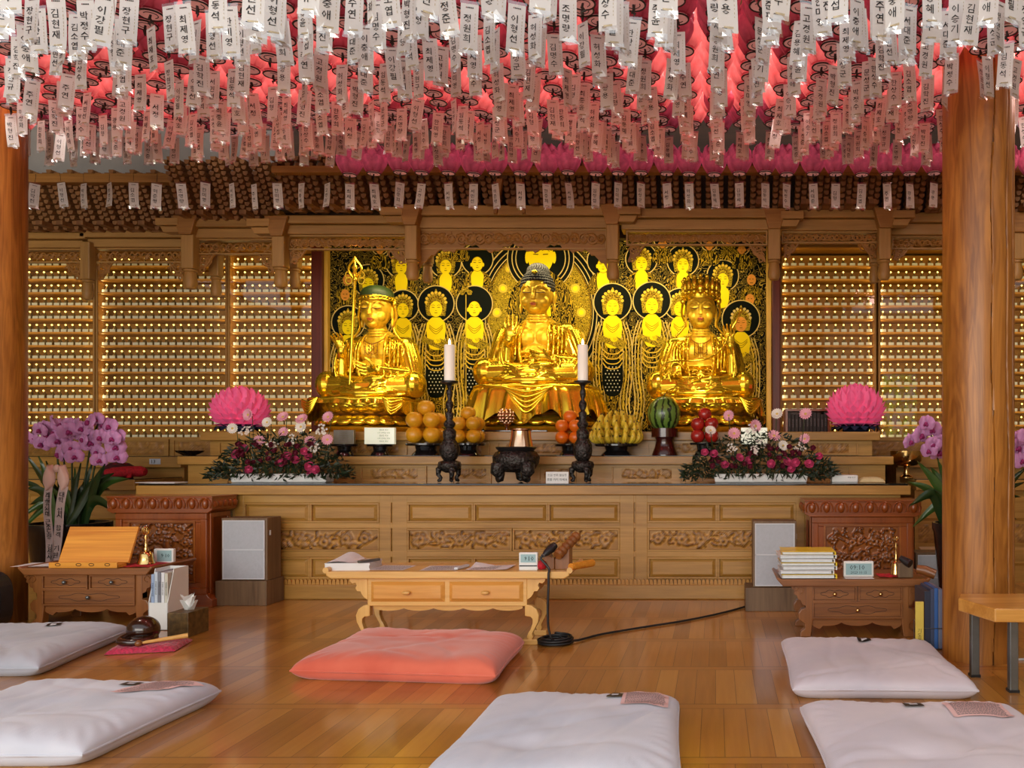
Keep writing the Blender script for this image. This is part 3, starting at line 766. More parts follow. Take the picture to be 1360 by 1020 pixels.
mb = MB(); mb.box(XX(-60, 7.5)-ox, XX(470, 7.5)-ox, .38, .48, ZZ(243, 7.4), ZZ(231, 7.4)); mb.box(XX(372, 6.8)-ox, XX(1440, 6.8)-ox, -.34, -.26, ZZ(231, 6.7), ZZ(222, 6.7))
mb.build('upper_beam', M['fret'], cn, bevel=.006)
# braces: two thin slanted struts above the centre bay
for p in (668, 693):
    MB().prism([(XX(p-4, 6.8)-ox, ZZ(243, 6.8)), (XX(p+4, 6.8)-ox, ZZ(243, 6.8)), (XX(p+2+(6 if p > 680 else -6), 6.8)-ox, ZZ(288, 6.8)), (XX(p-2+(6 if p > 680 else -6), 6.8)-ox, ZZ(288, 6.8))], -.31, -.27).build('strut', M['fret'], cn)

# ================================================================ ALTAR
YA = 6.2
zA = ZZ(644.5, YA)                 # top of the altar slab
ax0, ax1 = XX(185, YA), XX(1208, YA); axm = (ax0+ax1)/2
al = thing('altar_table', 'long stepped wooden altar with carved panels running across the hall', 'altar', (axm, YA, 0))
def lx(p, Y=YA): return XX(p, Y)-axm
MB().box(ax0-axm, ax1-axm, -.04, .75, ZZ(657, YA), zA).build('slab', M['wood'], al, bevel=.006)
MB().box(ax0-axm+.02, ax1-axm-.02, -.038, .62, zA, zA+.014).build('glass_top', M['glass_top'], al, bevel=.002)
MB().box(ax0-axm+.1, ax1-axm-.1, .012, .72, .0, ZZ(657, YA)).build('carcass', M['wood'], al)
MB().box(ax0-axm+.08, ax1-axm-.08, -.035, .7, 0, ZZ(776, YA)).build('plinth', M['wood'], al, bevel=.008)
mb = MB(); n = int((ax1-ax0-.2)/.03)
for i in range(n):
    xx = ax0-axm+.1+.03*i; mb.prism([(xx, ZZ(776, YA)), (xx+.028, ZZ(776, YA)), (xx+.024, ZZ(770, YA)), (xx+.014, ZZ(768.6, YA)), (xx+.004, ZZ(770, YA))], -.02, .02)
mb.build('carved_molding', M['carved'], al)
# framing members
mb = MB()
stiles = [(196, 206), (312, 324), (504, 519.5), (521, 541), (823, 842), (844, 860), (1057, 1069), (1185, 1196)]
for a, b2 in stiles: mb.box(lx(a), lx(b2), -.004, .03, ZZ(776, YA), ZZ(657, YA))
for a, b2 in ((657, 668), (694, 702), (732, 740), (768.5, 770)): mb.box(lx(196), lx(1196), -.003, .03, ZZ(b2, YA), ZZ(a, YA))
mb.build('face_frame', M['wood'], al, bevel=.004)
cols = [(206, 257, 312), (324, 412, 504), (541, 629, 728, 823), (860, 953, 1057), (1069, 1125, 1185)]
sd = 11
for c in cols:
    for a, b2 in zip(c[:-1], c[1:]):
        for z0, z1 in ((694, 668), (768.5, 740)):
            m2 = MB(); x0, x1 = lx(a)+.018, lx(b2)-.018
            frame4(m2, lx(a), lx(b2), ZZ(z0, YA), ZZ(z1, YA), -.008, .012, .014)
            raised(m2, x0, x1, ZZ(z0, YA)+.012, ZZ(z1, YA)-.012, .011, .014, .022)
            m2.build('fielded_panel', M['wood'], al, bevel=.002)
    ca = c[0]; cb2 = c[-1]
    parts = [(ca, cb2)] if c[0] != 541 else [(541, 680), (681, 823)]
    for a, b2 in parts:
        m2 = MB(); frame4(m2, lx(a), lx(b2), ZZ(732, YA), ZZ(702, YA), -.006, .012, .013)
        pn = m2.build('carved_panel', M['wood'], al, bevel=.002)
        m2 = MB(); relief(m2, lx(a)+.016, lx(b2)-.016, ZZ(732, YA)+.014, ZZ(702, YA)-.014, .008, .02, sd, .0085); sd += 1
        m2.build('floral_carving', M['carved'], pn, smooth=50)
# second tier
Y2 = 6.8; z2 = ZZ(606, Y2); x0, x1 = XX(238, Y2), XX(1186, Y2)
def l2(p): return XX(p, Y2)-axm
MB().box(x0-axm, x1-axm, Y2-YA-.03, Y2-YA+.6, ZZ(617, Y2), z2).build('second_tier_board', M['wood'], al, bevel=.006)
MB().box(x0-axm+.02, x1-axm-.02, Y2-YA-.028, Y2-YA+.5, z2, z2+.005).build('second_tier_glass', M['glass_top'], al)
MB().box(x0-axm+.06, x1-axm-.06, Y2-YA+.02, Y2-YA+.58, zA, ZZ(617, Y2)).build('second_tier_body', M['wood'], al)
for i, (a, b2) in enumerate(((300, 400), (405, 470), (478, 566), (600, 652), (715, 765), (812, 905), (925, 1010), (1020, 1130))):
    m2 = MB(); frame4(m2, l2(a), l2(b2), ZZ(639, Y2), ZZ(619, Y2), Y2-YA+.005, Y2-YA+.022, .012)
    pn = m2.build('tier_panel', M['wood'], al, bevel=.002)
    m2 = MB(); q = (b2-a)*.14; relief(m2, l2(a+q), l2(b2-q), ZZ(636, Y2), ZZ(622.5, Y2), Y2-YA+.019, .014, 100+i, .009)
    m2.build('cartouche_carving', M['carved'], pn, smooth=50)
# third tier
Y3 = 7.1; z3 = ZZ(573.5, Y3); x0, x1 = XX(268, Y3), XX(1168, Y3)
def l3(p): return XX(p, Y3)-axm
MB().box(x0-axm, x1-axm, Y3-YA-.03, Y3-YA+1.2, ZZ(585, Y3), z3).build('third_tier_board', M['wood'], al, bevel=.006)
MB().box(x0-axm+.06, x1-axm-.06, Y3-YA+.02, Y3-YA+1.16, z2, ZZ(585, Y3)).build('third_tier_body', M['wood'], al)
for i, (a, b2) in enumerate(((290, 420), (430, 540), (590, 650), (660, 760), (860, 990), (1060, 1140))):
    m2 = MB(); frame4(m2, l3(a), l3(b2), ZZ(604, Y3), ZZ(587, Y3), Y3-YA+.005, Y3-YA+.022, .01)
    pn = m2.build('tier_panel', M['wood'], al)
    m2 = MB(); relief(m2, l3(a+12), l3(b2-12), ZZ(602, Y3), ZZ(589, Y3), Y3-YA+.019, .012, 130+i, .011)
    m2.build('cartouche_carving', M['carved'], pn, smooth=50)

# ================================================================ LANTERNS AND NAME TAGS
def petal_mats():
    out = []
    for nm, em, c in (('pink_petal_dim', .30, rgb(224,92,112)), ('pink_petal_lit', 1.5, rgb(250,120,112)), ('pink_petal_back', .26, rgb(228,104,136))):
        m, N, L, b = newmat(nm)
        tc = N.new('ShaderNodeTexCoord'); sp = N.new('ShaderNodeSeparateXYZ'); L.new(tc.outputs['Object'], sp.inputs[0])
        nz = N.new('ShaderNodeTexNoise'); nz.inputs['Scale'].default_value = 22; L.new(tc.outputs['Object'], nz.inputs['Vector'])
        cr = N.new('ShaderNodeValToRGB'); e = cr.color_ramp.elements
        e[0].position = .25; e[0].color = [x*.72 for x in c[:3]]+[1]; e[1].position = .75; e[1].color = [min(1, x*1.25+.02) for x in c[:3]]+[1]
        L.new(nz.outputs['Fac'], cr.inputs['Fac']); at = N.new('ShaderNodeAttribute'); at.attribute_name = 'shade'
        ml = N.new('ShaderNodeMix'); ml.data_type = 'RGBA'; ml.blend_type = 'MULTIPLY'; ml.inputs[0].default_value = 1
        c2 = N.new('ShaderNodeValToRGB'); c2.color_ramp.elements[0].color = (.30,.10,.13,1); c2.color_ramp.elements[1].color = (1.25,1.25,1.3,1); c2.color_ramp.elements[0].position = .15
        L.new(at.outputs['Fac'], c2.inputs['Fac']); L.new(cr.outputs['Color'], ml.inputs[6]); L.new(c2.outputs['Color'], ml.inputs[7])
        class _O: outputs = {'Color': ml.outputs[2]}
        cr = _O
        L.new(cr.outputs['Color'], b.inputs['Base Color'])
        b.inputs['Roughness'].default_value = .55
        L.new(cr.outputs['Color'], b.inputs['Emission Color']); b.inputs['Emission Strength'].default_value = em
        m.cycles.emission_sampling = 'NONE'
        tr = N.new('ShaderNodeBsdfTranslucent'); L.new(cr.outputs['Color'], tr.inputs['Color'])
        ms = N.new('ShaderNodeMixShader'); ms.inputs[0].default_value = .3
        L.new(b.outputs[0], ms.inputs[1]); L.new(tr.outputs[0], ms.inputs[2]); L.new(ms.outputs[0], N['Material Output'].inputs['Surface'])
        out.append(m)
    return out
PETM = petal_mats()
M['wire'] = simple('dark_wire', (.02,.012,.010,1), .5, .2, .2, 30)
def lantern_mb():
    mb = MB()
    for row, (n, z0, ln, r0, off, open_) in enumerate(((7, .0, .135, .058, 0, .046), (7, .04, .14, .080, .45, .024), (7, .085, .125, .082, .2, .006))):
        for k in range(n):
            a0 = 2*PI*(k+off)/n
            def fn(u, v, a0=a0, z0=z0, ln=ln, r0=r0, open_=open_):
                w = math.sin(PI*min(1, .12+v*.95))**.6*.058*(1-.0*v) * (1 if v < .75 else max(0, 1-(v-.75)/.25)**.55)
                s = (u-.5)*2
                r = r0+open_*math.sin(v*PI*.62)+.006*s*s*0 - (0 if v < .72 else .028*((v-.72)/.28)**1.5)
                a = a0 + s*w/r0*.9
                return ((r-.012*s*s)*math.cos(a), (r-.012*s*s)*math.sin(a), z0+ln*v)
            mb.grid(fn, 4, 5)
    mb.lathe([(.045, .01), (.068, .06), (.07, .15), (.04, .205), (0, .21)], 14)
    return mb
def ring_mb():
    mb = MB()
    mb.lathe([(0, -.012), (.047, -.012), (.047, -.004), (0, -.002)], 16, m=1)
    mb.tube([(.049*math.cos(2*PI*k/18), .049*math.sin(2*PI*k/18), -.012) for k in range(18)], .0042, 5, closed=True)
    mb.tube([(.028*math.cos(2*PI*k/12), .028*math.sin(2*PI*k/12), -.013) for k in range(8)], .002, 4)
    mb.tube([(0, 0, -.012), (.004, 0, -.03), (-.006, .004, -.042), (.008, 0, -.05), (0, 0, -.06)], [.005, .007, .007, .005, .002], 5)
    return mb
lmb, rmb = lantern_mb(), ring_mb()
cordmb = MB(); cordmb.tube([(0, 0, .2), (0, 0, .55)], .003, 4)
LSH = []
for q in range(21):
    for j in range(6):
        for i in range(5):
            s_ = abs(i/4-.5)*2; v_ = j/5; LSH.append(max(0, (1-.75*s_**2)*(.35+.65*v_)*(1 if v_ < .9 else .75)))  # petal shading painted in, darker towards edges and base
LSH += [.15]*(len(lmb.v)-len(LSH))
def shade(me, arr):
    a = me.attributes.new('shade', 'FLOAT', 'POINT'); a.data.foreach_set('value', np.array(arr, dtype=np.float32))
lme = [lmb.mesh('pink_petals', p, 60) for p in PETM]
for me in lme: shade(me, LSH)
M['under'] = simple('lantern_underside', rgb(214,150,146), .7, 0, .1, 20, emit=.22)
rme = rmb.mesh('wire_ring', [M['wire'], M['under']])
# name tags
NAMES = ['고경원','임동석','정영규','이승기','허성화','한미영','최제영','광용','김용혜','최재호','서대준','주연','이강필','정원희','한상수','김현재','최종윤','이형선','이정준','문성군','임상섭','박형진','김명수','조명량','박정수','한중희','김학진','서민선','이충애','김형','장현구','서정','김소엽','허준평']
M['tag_white'] = simple('tag_paper', rgb(216,214,214), .45, 0, .03, 8, coat=.5)
_m, _N, _L, _b = M['tag_white'], M['tag_white'].node_tree.nodes, M['tag_white'].node_tree.links, M['tag_white'].node_tree.nodes['Principled BSDF']
_t = _N.new('ShaderNodeBsdfTranslucent'); _t.inputs['Color'].default_value = rgb(226,214,212); _x = _N.new('ShaderNodeMixShader'); _x.inputs[0].default_value = .3
_L.new(_b.outputs[0], _x.inputs[1]); _L.new(_t.outputs[0], _x.inputs[2]); _L.new(_x.outputs[0], _N['Material Output'].inputs['Surface'])
M['tag_head'] = simple('tag_print_red', rgb(120,52,52), .6, 0, .2, 60)
M['tag_gold'] = simple('tag_print_band', rgb(176,160,132), .6, 0, .2, 60)
def sleeve_mat():
    m, N, L, b = newmat('clear_sleeve')
    tr = N.new('ShaderNodeBsdfTransparent'); gl = N.new('ShaderNodeBsdfGlossy'); gl.inputs['Roughness'].default_value = .12
    ms = N.new('ShaderNodeMixShader'); ms.inputs[0].default_value = .28
    L.new(tr.outputs[0], ms.inputs[1]); L.new(gl.outputs[0], ms.inputs[2]); L.new(ms.outputs[0], N['Material Output'].inputs['Surface'])
    return m
M['sleeve'] = sleeve_mat()
TW, TH = .066, .187
def tag_mb(name, seed):
    """paper slip hung from its top; origin at the top middle"""
    rg = random.Random(seed); mb = MB()
    bend = rg.uniform(-.007, .007); tw = rg.uniform(-.12, .12)
    mb.grid(lambda u, v: ((u-.5)*TW, bend*math.sin(PI*v)+tw*(u-.5)*TW*v*2, -TH*v), 2, 5, 0)
    def T(x, z):  # point just in front of the slip
        v = -z/TH; return (x, bend*math.sin(PI*v)+tw*x*v*2-.0016, z)
    def t2(body, cx, cz, w, h, m, line=.95):
        vs, fs = text_geo(body, 1, line); ex = vs.max(0)-vs.min(0); k = min(w/ex[0], h/ex[1])
        mb.add([T(cx+v[0]*k, cz+v[1]*k) for v in vs], fs, m)
    t2('\n'.join(name), -.008, -.094, .03, .034*len(name)+.004, 1, 1.12)
    t2('\n'.join(name), -.0072, -.0945, .03, .034*len(name)+.004, 1, 1.12)
    for i in range(5): q = -.014+i*.006; mb.add([T(q, -.017), T(q+.0045, -.017), T(q+.0045, -.0125), T(q, -.0125)], [(0,1,2,3)], 2 if i == 0 else 1)
    for i in range(9):
        z = -.035-.0125*i; h = rg.uniform(.004, .009)
        mb.add([T(.0205, z-h), T(.0225, z-h), T(.0225, z), T(.0205, z)], [(0,1,2,3)], 3)
    mb.add([T(-.015, -.174), T(.017, -.174), T(.017, -.1675), T(-.015, -.1675)], [(0,1,2,3)], 3)
    mb.add([T(-.02, -.1745), T(-.004, -.1745), T(-.004, -.1722), T(-.02, -.1722)], [(0,1,2,3)], 1)
    # clear sleeve hanging a little past the paper, crinkled at the foot
    mb.grid(lambda u, v: ((u-.5)*(TW+.006), -.003+.006*math.sin(u*7+seed)*v, -TH+.012-.024*v), 5, 2, 4); mb.grid(lambda u, v: ((u-.5)*(TW+.006), 0, .012-.012*v), 1, 1, 4)
    cr = []
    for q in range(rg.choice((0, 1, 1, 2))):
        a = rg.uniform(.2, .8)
        mb.add([T((a-.5)*TW, -.155-.01*q), T((a-.5)*TW+rg.uniform(-.03,.03), -.186), T((a-.5)*TW+rg.uniform(-.03,.03), -.19)], [(0,1,2)], 5)  # white triangle painted as a glint on the sleeve
    mb.tube([(0, 0, .012), (.002, 0, .05), (0, 0, .075)], .0014, 4, 6)
    return mb
M['glint'] = simple('sleeve_glint_white', (.85,.85,.86,1), .1, 0, .02, 5, coat=1)
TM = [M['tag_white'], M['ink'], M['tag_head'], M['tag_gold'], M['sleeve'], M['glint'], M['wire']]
tmb = [tag_mb(n, i) for i, n in enumerate(NAMES)]
tme = [b2.mesh('name_tag', TM) for b2 in tmb]
def tag_bottom(Y):
    return HE + (1.867 if Y == Ylast else np.interp(Y, [2.6, 2.85, 3.5, 4.2, 5.0, 5.6, 6.35], [1.36, 1.44, 1.64, 1.74, 1.86, 2.0, 2.16]))
PX_ = .186
Ylast = 6.34
lant_list, tag_list = [], []
rows = [2.62+PX_*i for i in range(19)]
rows.append(Ylast)
for ri, Y in enumerate(rows):
    k0 = int(math.floor(XX(-30, Y)/PX_)); k1 = int(math.ceil(XX(1390, Y)/PX_))
    for k in range(k0, k1+1):
        x = PX_*(k + (.0 if ri % 2 else .12)) + rnd.uniform(-.016, .016)
        yy = Y + rnd.uniform(-.02, .02)*(0 if ri == len(rows)-1 else 1)
        zbt = tag_bottom(Y) + (rnd.uniform(-.03, .03) if ri < len(rows)-1 else rnd.uniform(-.006, .006))
        ztop = zbt+TH
        p = VX+x*FX/yy; pyb = VY-(zbt-HE)*FX/yy
        zl = ztop+.07+rnd.uniform(-.006, .006)+(0 if ri < len(rows)-1 else .015)
        # clear of the round pillar shaft
        if math.hypot(x-XX(1299, 4.45), yy-4.45) < .30 or math.hypot(x-XX(-12, 5.35), yy-5.35) < .3: continue
        if rnd.random() > (.05 if ri == len(rows)-1 else .2) and -12 < p < 1372 and pyb > 4:
            tag_list.append((ri, x, yy, ztop, p, pyb))
        pyl = VY-(zl-HE)*FX/yy
        if -25 < p < 1385 and pyl > -6 and not (ri == len(rows)-1 and p < 440):
            lant_list.append((ri, x, yy, zl, p, pyl))
nlast = len(rows)-1
near = [t for t in tag_list if t[0] < nlast]; last = [t for t in tag_list if t[0] == nlast]
ind = set(id(t) for t in last); 
near.sort(key=lambda t: t[0])
byrow = {}
for t in tag_list: byrow.setdefault(t[0], []).append(t)
shown_rows = sorted(byrow)
for t in near[:max(0, 300-len(last))]: ind.add(id(t))
tst = MB()
order = {}
for ri in shown_rows:
    for j, t in enumerate(sorted(byrow[ri], key=lambda t: t[4])): order[id(t)] = (shown_rows.index(ri)+1, j+1)
for t in tag_list:
    ri, x, yy, zt_, p, pyb = t
    rot = Euler((rnd.gauss(0, .05), rnd.gauss(0, .06), max(-1.15, min(1.15, rnd.gauss(0, .38)))))
    i = rnd.randrange(len(NAMES))
    if id(t) in ind:
        o = bpy.data.objects.new('hanging_name_tag', tme[i]); COL.objects.link(o); o.location = (x, yy, zt_); o.rotation_euler = rot
        rr, jj = order[id(t)]
        if ri == nlast: lab = 'white name tag in the lowest hanging row before the brackets, %s from left' % nth(jj)
        else: lab = 'white name tag under the lanterns, %s row from front, %s from left' % (nth(rr), nth(jj))
        tag(o, lab, 'name tag', 'name tags hanging below the lanterns')
    else:
        mt = Matrix.Translation((x, yy, zt_)) @ rot.to_matrix().to_4x4()
        b2 = tmb[i]; o0 = len(tst.v)
        vv = np.array(b2.v); R = np.array(mt)[:3, :3]; vv = vv@R.T+np.array(mt)[:3, 3]
        tst.v.extend(map(tuple, vv)); tst.f.extend([tuple(q+o0 for q in f) for f in b2.f]); tst.m.extend(b2.m)
me = bpy.data.meshes.new('name_tags'); me.from_pydata(tst.v, [], tst.f)
for mt in TM: me.materials.append(mt)
me.polygons.foreach_set('material_index', tst.m); me.update()
o = bpy.data.objects.new('hanging_name_tags', me); COL.objects.link(o)
tag(o, 'crowd of white sleeved name tags in the hanging rows farther back', 'name tags', kind='stuff')
# lanterns
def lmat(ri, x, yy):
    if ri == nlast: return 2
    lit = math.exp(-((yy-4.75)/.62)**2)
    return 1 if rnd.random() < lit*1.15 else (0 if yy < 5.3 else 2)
lrows = sorted(set(l[0] for l in lant_list))
last_l = [l for l in lant_list if l[0] == nlast]
near_l = sorted([l for l in lant_list if l[0] != nlast], key=lambda l: l[0])
pick = set(id(l) for l in last_l+near_l[:300-len(last_l)])
lo = {}
for ri in lrows:
    for j, l in enumerate(sorted([q for q in lant_list if q[0] == ri], key=lambda q: q[4])): lo[id(l)] = (lrows.index(ri)+1, j+1)
stf = {0: MB(), 1: MB(), 2: MB()}; rst = MB(); 
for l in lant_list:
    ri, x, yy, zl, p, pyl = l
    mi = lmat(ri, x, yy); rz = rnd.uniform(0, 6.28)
    if id(l) in pick:
        rr, jj = lo[id(l)]
        where = 'rearmost row above the brackets' if ri == nlast else '%s row from the front' % nth(rr)
        t = thing('hanging_lotus_lantern', '%s pink lotus paper lantern, %s, %s from left' % (('dim', 'glowing', 'dusky')[mi], where, nth(jj)), 'lantern', (x, yy, zl), rz, 'pink lotus lanterns overhead')
        a = bpy.data.objects.new('petals', lme[mi]); COL.objects.link(a); a.parent = t
        a = bpy.data.objects.new('wire_ring', rme); COL.objects.link(a); a.parent = t
    else:
        R = np.array(Matrix.Rotation(rz, 3, 'Z'))
        for src, dst in ((lmb, stf[mi]), (rmb, rst)):
            o0 = len(dst.v); vv = np.array(src.v)@R.T+np.array((x, yy, zl))
            dst.v.extend(map(tuple, vv)); dst.f.extend([tuple(q+o0 for q in f) for f in src.f]); dst.m.extend(src.m)
vs, fs, ms = [], [], []
for i, b2 in enumerate([stf[0], stf[1], stf[2], rst]):
    o0 = len(vs); vs += b2.v; fs += [tuple(q+o0 for q in f) for f in b2.f]; ms += [i+q for q in b2.m]
me = bpy.data.meshes.new('lotus_lanterns'); me.from_pydata(vs, [], fs)
for mt in PETM+[M['wire'], M['under']]: me.materials.append(mt)
me.polygons.foreach_set('material_index', ms); me.polygons.foreach_set('use_smooth', [True]*len(fs)); me.update()
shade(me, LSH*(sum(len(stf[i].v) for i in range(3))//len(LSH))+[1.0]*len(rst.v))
o = bpy.data.objects.new('hanging_lotus_lanterns', me); COL.objects.link(o)
tag(o, 'mass of pink lotus paper lanterns filling the farther rows under the ceiling', 'lanterns', kind='stuff')
print('TAGS', len(tag_list), 'LANTERNS', len(lant_list))
# ================================================================ STATUES
def goldmat(name, c1, c2, rough, metal=.8):
    m = simple(name, c1, rough, metal, .10, 6)
    N, L, b = m.node_tree.nodes, m.node_tree.links, m.node_tree.nodes['Principled BSDF']
    src = b.inputs['Base Color'].links[0].from_socket
    g = N.new('ShaderNodeNewGeometry'); r = N.new('ShaderNodeValToRGB'); r.color_ramp.elements[0].position = .42; r.color_ramp.elements[0].color = (.22,.13,.06,1)  # shade in folds and creases painted brown into the gold
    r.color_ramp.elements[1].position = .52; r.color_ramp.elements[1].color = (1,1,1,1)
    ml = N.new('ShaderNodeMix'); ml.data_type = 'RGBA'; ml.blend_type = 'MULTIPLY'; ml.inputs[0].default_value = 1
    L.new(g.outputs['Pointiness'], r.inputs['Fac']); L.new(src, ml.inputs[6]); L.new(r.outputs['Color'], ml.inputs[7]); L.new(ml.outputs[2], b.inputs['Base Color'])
    return m
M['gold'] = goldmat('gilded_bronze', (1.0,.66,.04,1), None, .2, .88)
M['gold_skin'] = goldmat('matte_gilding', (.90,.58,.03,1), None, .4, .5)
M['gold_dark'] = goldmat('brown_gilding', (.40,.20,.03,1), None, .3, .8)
M['hair'] = simple('black_hair_curls', (.015,.014,.016,1), .45, 0, .3, 40)
M['cap_green'] = simple('dark_green_cap', (.03,.055,.012,1), .5, 0, .3, 14)
M['lips'] = simple('red_brown_lips', (.33,.05,.015,1), .5, 0, .1, 10)
M['eye_line'] = simple('dark_eye_line', (.10,.035,.008,1), .5, 0, .1, 10)
def cap_(mb, a, b, r0, r1, n=12):
    mb.tube([a, b], [r0, r1], n); mb.ell(a, r0, 12, 8); mb.ell(b, r1, 12, 8)
def chain(mb, pts, rs, n=8):
    mb.tube(pts, rs, n); mb.ell(pts[-1], rs[-1], 8, 6); mb.ell(pts[0], rs[0], 8, 6)
def remeshed(mb, voxel, smooth=4, keep=.5):
    me = mb.mesh('tmp', [M['gold']]); o = bpy.data.objects.new('tmp', me); COL.objects.link(o)
    r = o.modifiers.new('r', 'REMESH'); r.mode = 'VOXEL'; r.voxel_size = voxel; r.use_smooth_shade = True
    s = o.modifiers.new('s', 'SMOOTH'); s.factor = keep; s.iterations = smooth
    dg = bpy.context.evaluated_depsgraph_get(); dg.update()
    out = bpy.data.meshes.new_from_object(o.evaluated_get(dg))
    bpy.data.objects.remove(o); bpy.data.meshes.remove(me)
    return out
def hand(mb, c, up, side, palm, s=1.0, curl=.3, sgn=1):
    """palm with four unequal fingers and a thumb; up = finger direction, side = towards the thumb, palm = palm normal"""
    c, up, side, palm = Vector(c), Vector(up).normalized(), Vector(side).normalized(), Vector(palm).normalized()
    R = Matrix((side, palm, up)).transposed().to_4x4(); R.translation = c
    mb.ell((0, 0, 0), (.044*s, .021*s, .056*s), 12, 8, 0, R)
    for i, (dx, ln) in enumerate(((.040, .082), (.0135, .096), (-.0135, .09), (-.040, .07))):
        p0 = c+side*dx*s+up*.04*s
        p1 = p0+(up+side*dx*4)*ln*.45*s+palm*curl*.015*s; p2 = p1+(up*(1-curl*.5)+palm*curl*.8)*ln*.3*s; p3 = p2+(up*(1-curl)+palm*curl*1.2)*ln*.28*s
        chain(mb, [p0, p1, p2, p3], [.0115*s, .0105*s, .0095*s, .0085*s])
    p0 = c+side*.034*s-up*.025*s; p1 = p0+(side*.034+up*.024+palm*.012)*s; p2 = p1+(side*.008+up*.034+palm*.016)*s
    chain(mb, [p0, p1, p2], [.016*s, .0135*s, .0105*s])
def seated(kind, label, loc, sc):
    mb = MB()
    # legs and lap
    for s in (-1, 1):
        cap_(mb, (s*.15,.06,.11), (s*.39,-.14,.115), .15, .125)
        mb.ell((s*.425,-.18,.12), (.11,.14,.13), 16, 12)
    cap_(mb, (.40,-.2,.105), (-.06,-.34,.085), .105, .07)
    cap_(mb, (-.40,-.2,.105), (.1,-.31,.12), .105, .072)
    mb.ell((0,-.1,.055), (.43,.32,.07), 20, 8); mb.ell((0,-.36,.035), (.24,.07,.045), 14, 8)
    # foot resting on the opposite shin
    chain(mb, [(.02,-.33,.155), (.1,-.36,.165), (.17,-.35,.17)], [.04,.034,.024])
    # trunk
    mb.ell((0,.03,.40), (.235,.155,.27), 20, 14); mb.ell((0,-.04,.22), (.20,.155,.19), 18, 12)
    for s in (-1, 1): mb.ell((s*.09,-.07,.44), (.115,.085,.095), 14, 10)
    cap_(mb, (-.235,.03,.50), (.235,.03,.50), .095, .095)
    mb.ell((0,.03,.555), (.18,.09,.065), 14, 8)
    cap_(mb, (0,.0,.56), (0,-.03,.70), .092, .082)
    for z in (.60,.625,.65): mb.tube([(.087*math.cos(a), -.02+.087*math.sin(a), z-.012*math.sin(a)*-1) for a in [2*PI*k/20 for k in range(20)]], .008, 5, closed=True)
    # head
    mb.ell((0,-.045,.855), (.146,.165,.175), 24, 16); mb.ell((0,-.075,.765), (.118,.125,.115), 18, 12)
    mb.ell((0,-.15,.695), (.05,.04,.032), 12, 8)
    for s in (-1, 1):
        mb.ell((s*.07,-.135,.765), (.055,.05,.05), 12, 8)
        mb.ell((s*.06,-.186,.838), (.043,.022,.022), 12, 8)
        mb.ell((s*.148,-.02,.81), (.017,.034,.075), 10, 10); mb.ell((s*.15,-.03,.715), (.016,.022,.045), 10, 8)
        mb.tube(smoothpts([(s*.014,-.208,.862),(s*.04,-.212,.888),(s*.08,-.198,.893),(s*.118,-.155,.868)],4), .0065, 6)
    mb.tube([(0,-.205,.87), (0,-.218,.82), (0,-.236,.785)], [.014,.016,.022], 8); mb.ell((0,-.232,.778), (.027,.018,.016), 10, 8)
    mb.ell((0,-.208,.732), (.034,.016,.011), 10, 6); mb.ell((0,-.204,.716), (.027,.016,.011), 10, 6)
    # arms per statue, sleeves with hanging cloth
    if kind == 'centre':
        arms = {-1: ((-.335,-.03,.215), (-.20,-.25,.40)), 1: ((.36,-.04,.215), (.20,-.27,.225))}
    elif kind == 'left':
        arms = {-1: ((-.335,-.02,.22), (-.27,-.22,.43)), 1: ((.355,-.05,.215), (.12,-.29,.25))}
    else:
        arms = {-1: ((-.34,-.03,.21), (-.26,-.26,.26)), 1: ((.345,-.02,.215), (.29,-.22,.48))}
    for s in (-1, 1):
        e, wv = Vector(arms[s][0]), Vector(arms[s][1]); sh = Vector((s*.265,.03,.495))
        cap_(mb, sh, e, .098, .09); cap_(mb, e, wv, .078, .045)
        up = wv.z > .35
        # sleeve cloth falling to the thigh
        for q in range(5):
            f = q/4; a = e.lerp(wv, f*.8)+Vector((0,0,-.03)); b = Vector((a.x*1.04, a.y*.9-.01, .14+.02*f))
            cap_(mb, a, b, .062-.018*f, .075-.02*f, 8)
        for q in range(5):
            f = q/4; a = e.lerp(wv, f*.85)
            mb.tube(smoothpts([a+Vector((s*.02,-.075,.0)), Vector((a.x+s*.035, a.y-.085, (a.z+.16)/2)), Vector((a.x*1.05, a.y-.08, .15))],4), .012, 5)
        # folds over the upper arm
        for q in range(6):
            f = q/5; ang = -PI/2+s*(.2+1.15*f)
            pts = []
            for g in range(7):
                t = g/6; c = sh.lerp(e, t*.98); r = .1+.004
                pts.append((c.x+r*math.cos(ang+s*.25*t), c.y+r*math.sin(ang+s*.25*t), c.z+.02*(1-f)*math.sin(t*PI)+.03*(1-t)))
            mb.tube(pts, [.006+.013*math.sin(PI*(.15+.8*k/6)) for k in range(7)], 5)
        # collar edge of the robe
        mb.tube(smoothpts([(s*.075,.04,.625),(s*.115,-.075,.575),(s*.125,-.165,.48),(s*.128,-.185,.38),(s*.122,-.205,.27),(s*.10,-.215,.2)],5), .0165, 6)
        mb.tube(smoothpts([(s*.105,.04,.615),(s*.15,-.075,.56),(s*.165,-.14,.47),(s*.17,-.155,.36),(s*.165,-.18,.27)],5), .011, 6)
        for q in range(3):
            mb.tube(smoothpts([(s*(.19+.03*q),-.06,.55-.02*q),(s*(.205+.03*q),-.125+.02*q,.44),(s*(.20+.03*q),-.12+.02*q,.33),(s*(.20+.02*q),-.14,.24)],4), .010, 5)
    # belt, knot and lap folds
    for z, r in ((.30,.015),(.262,.012),(.225,.014)):
        mb.tube([(-.13,-.17,z), (-.07,-.205,z-.004), (0,-.215,z-.006), (.07,-.205,z-.004), (.13,-.17,z)], r, 6)
    mb.ell((0,-.225,.225), (.045,.022,.035), 12, 8)
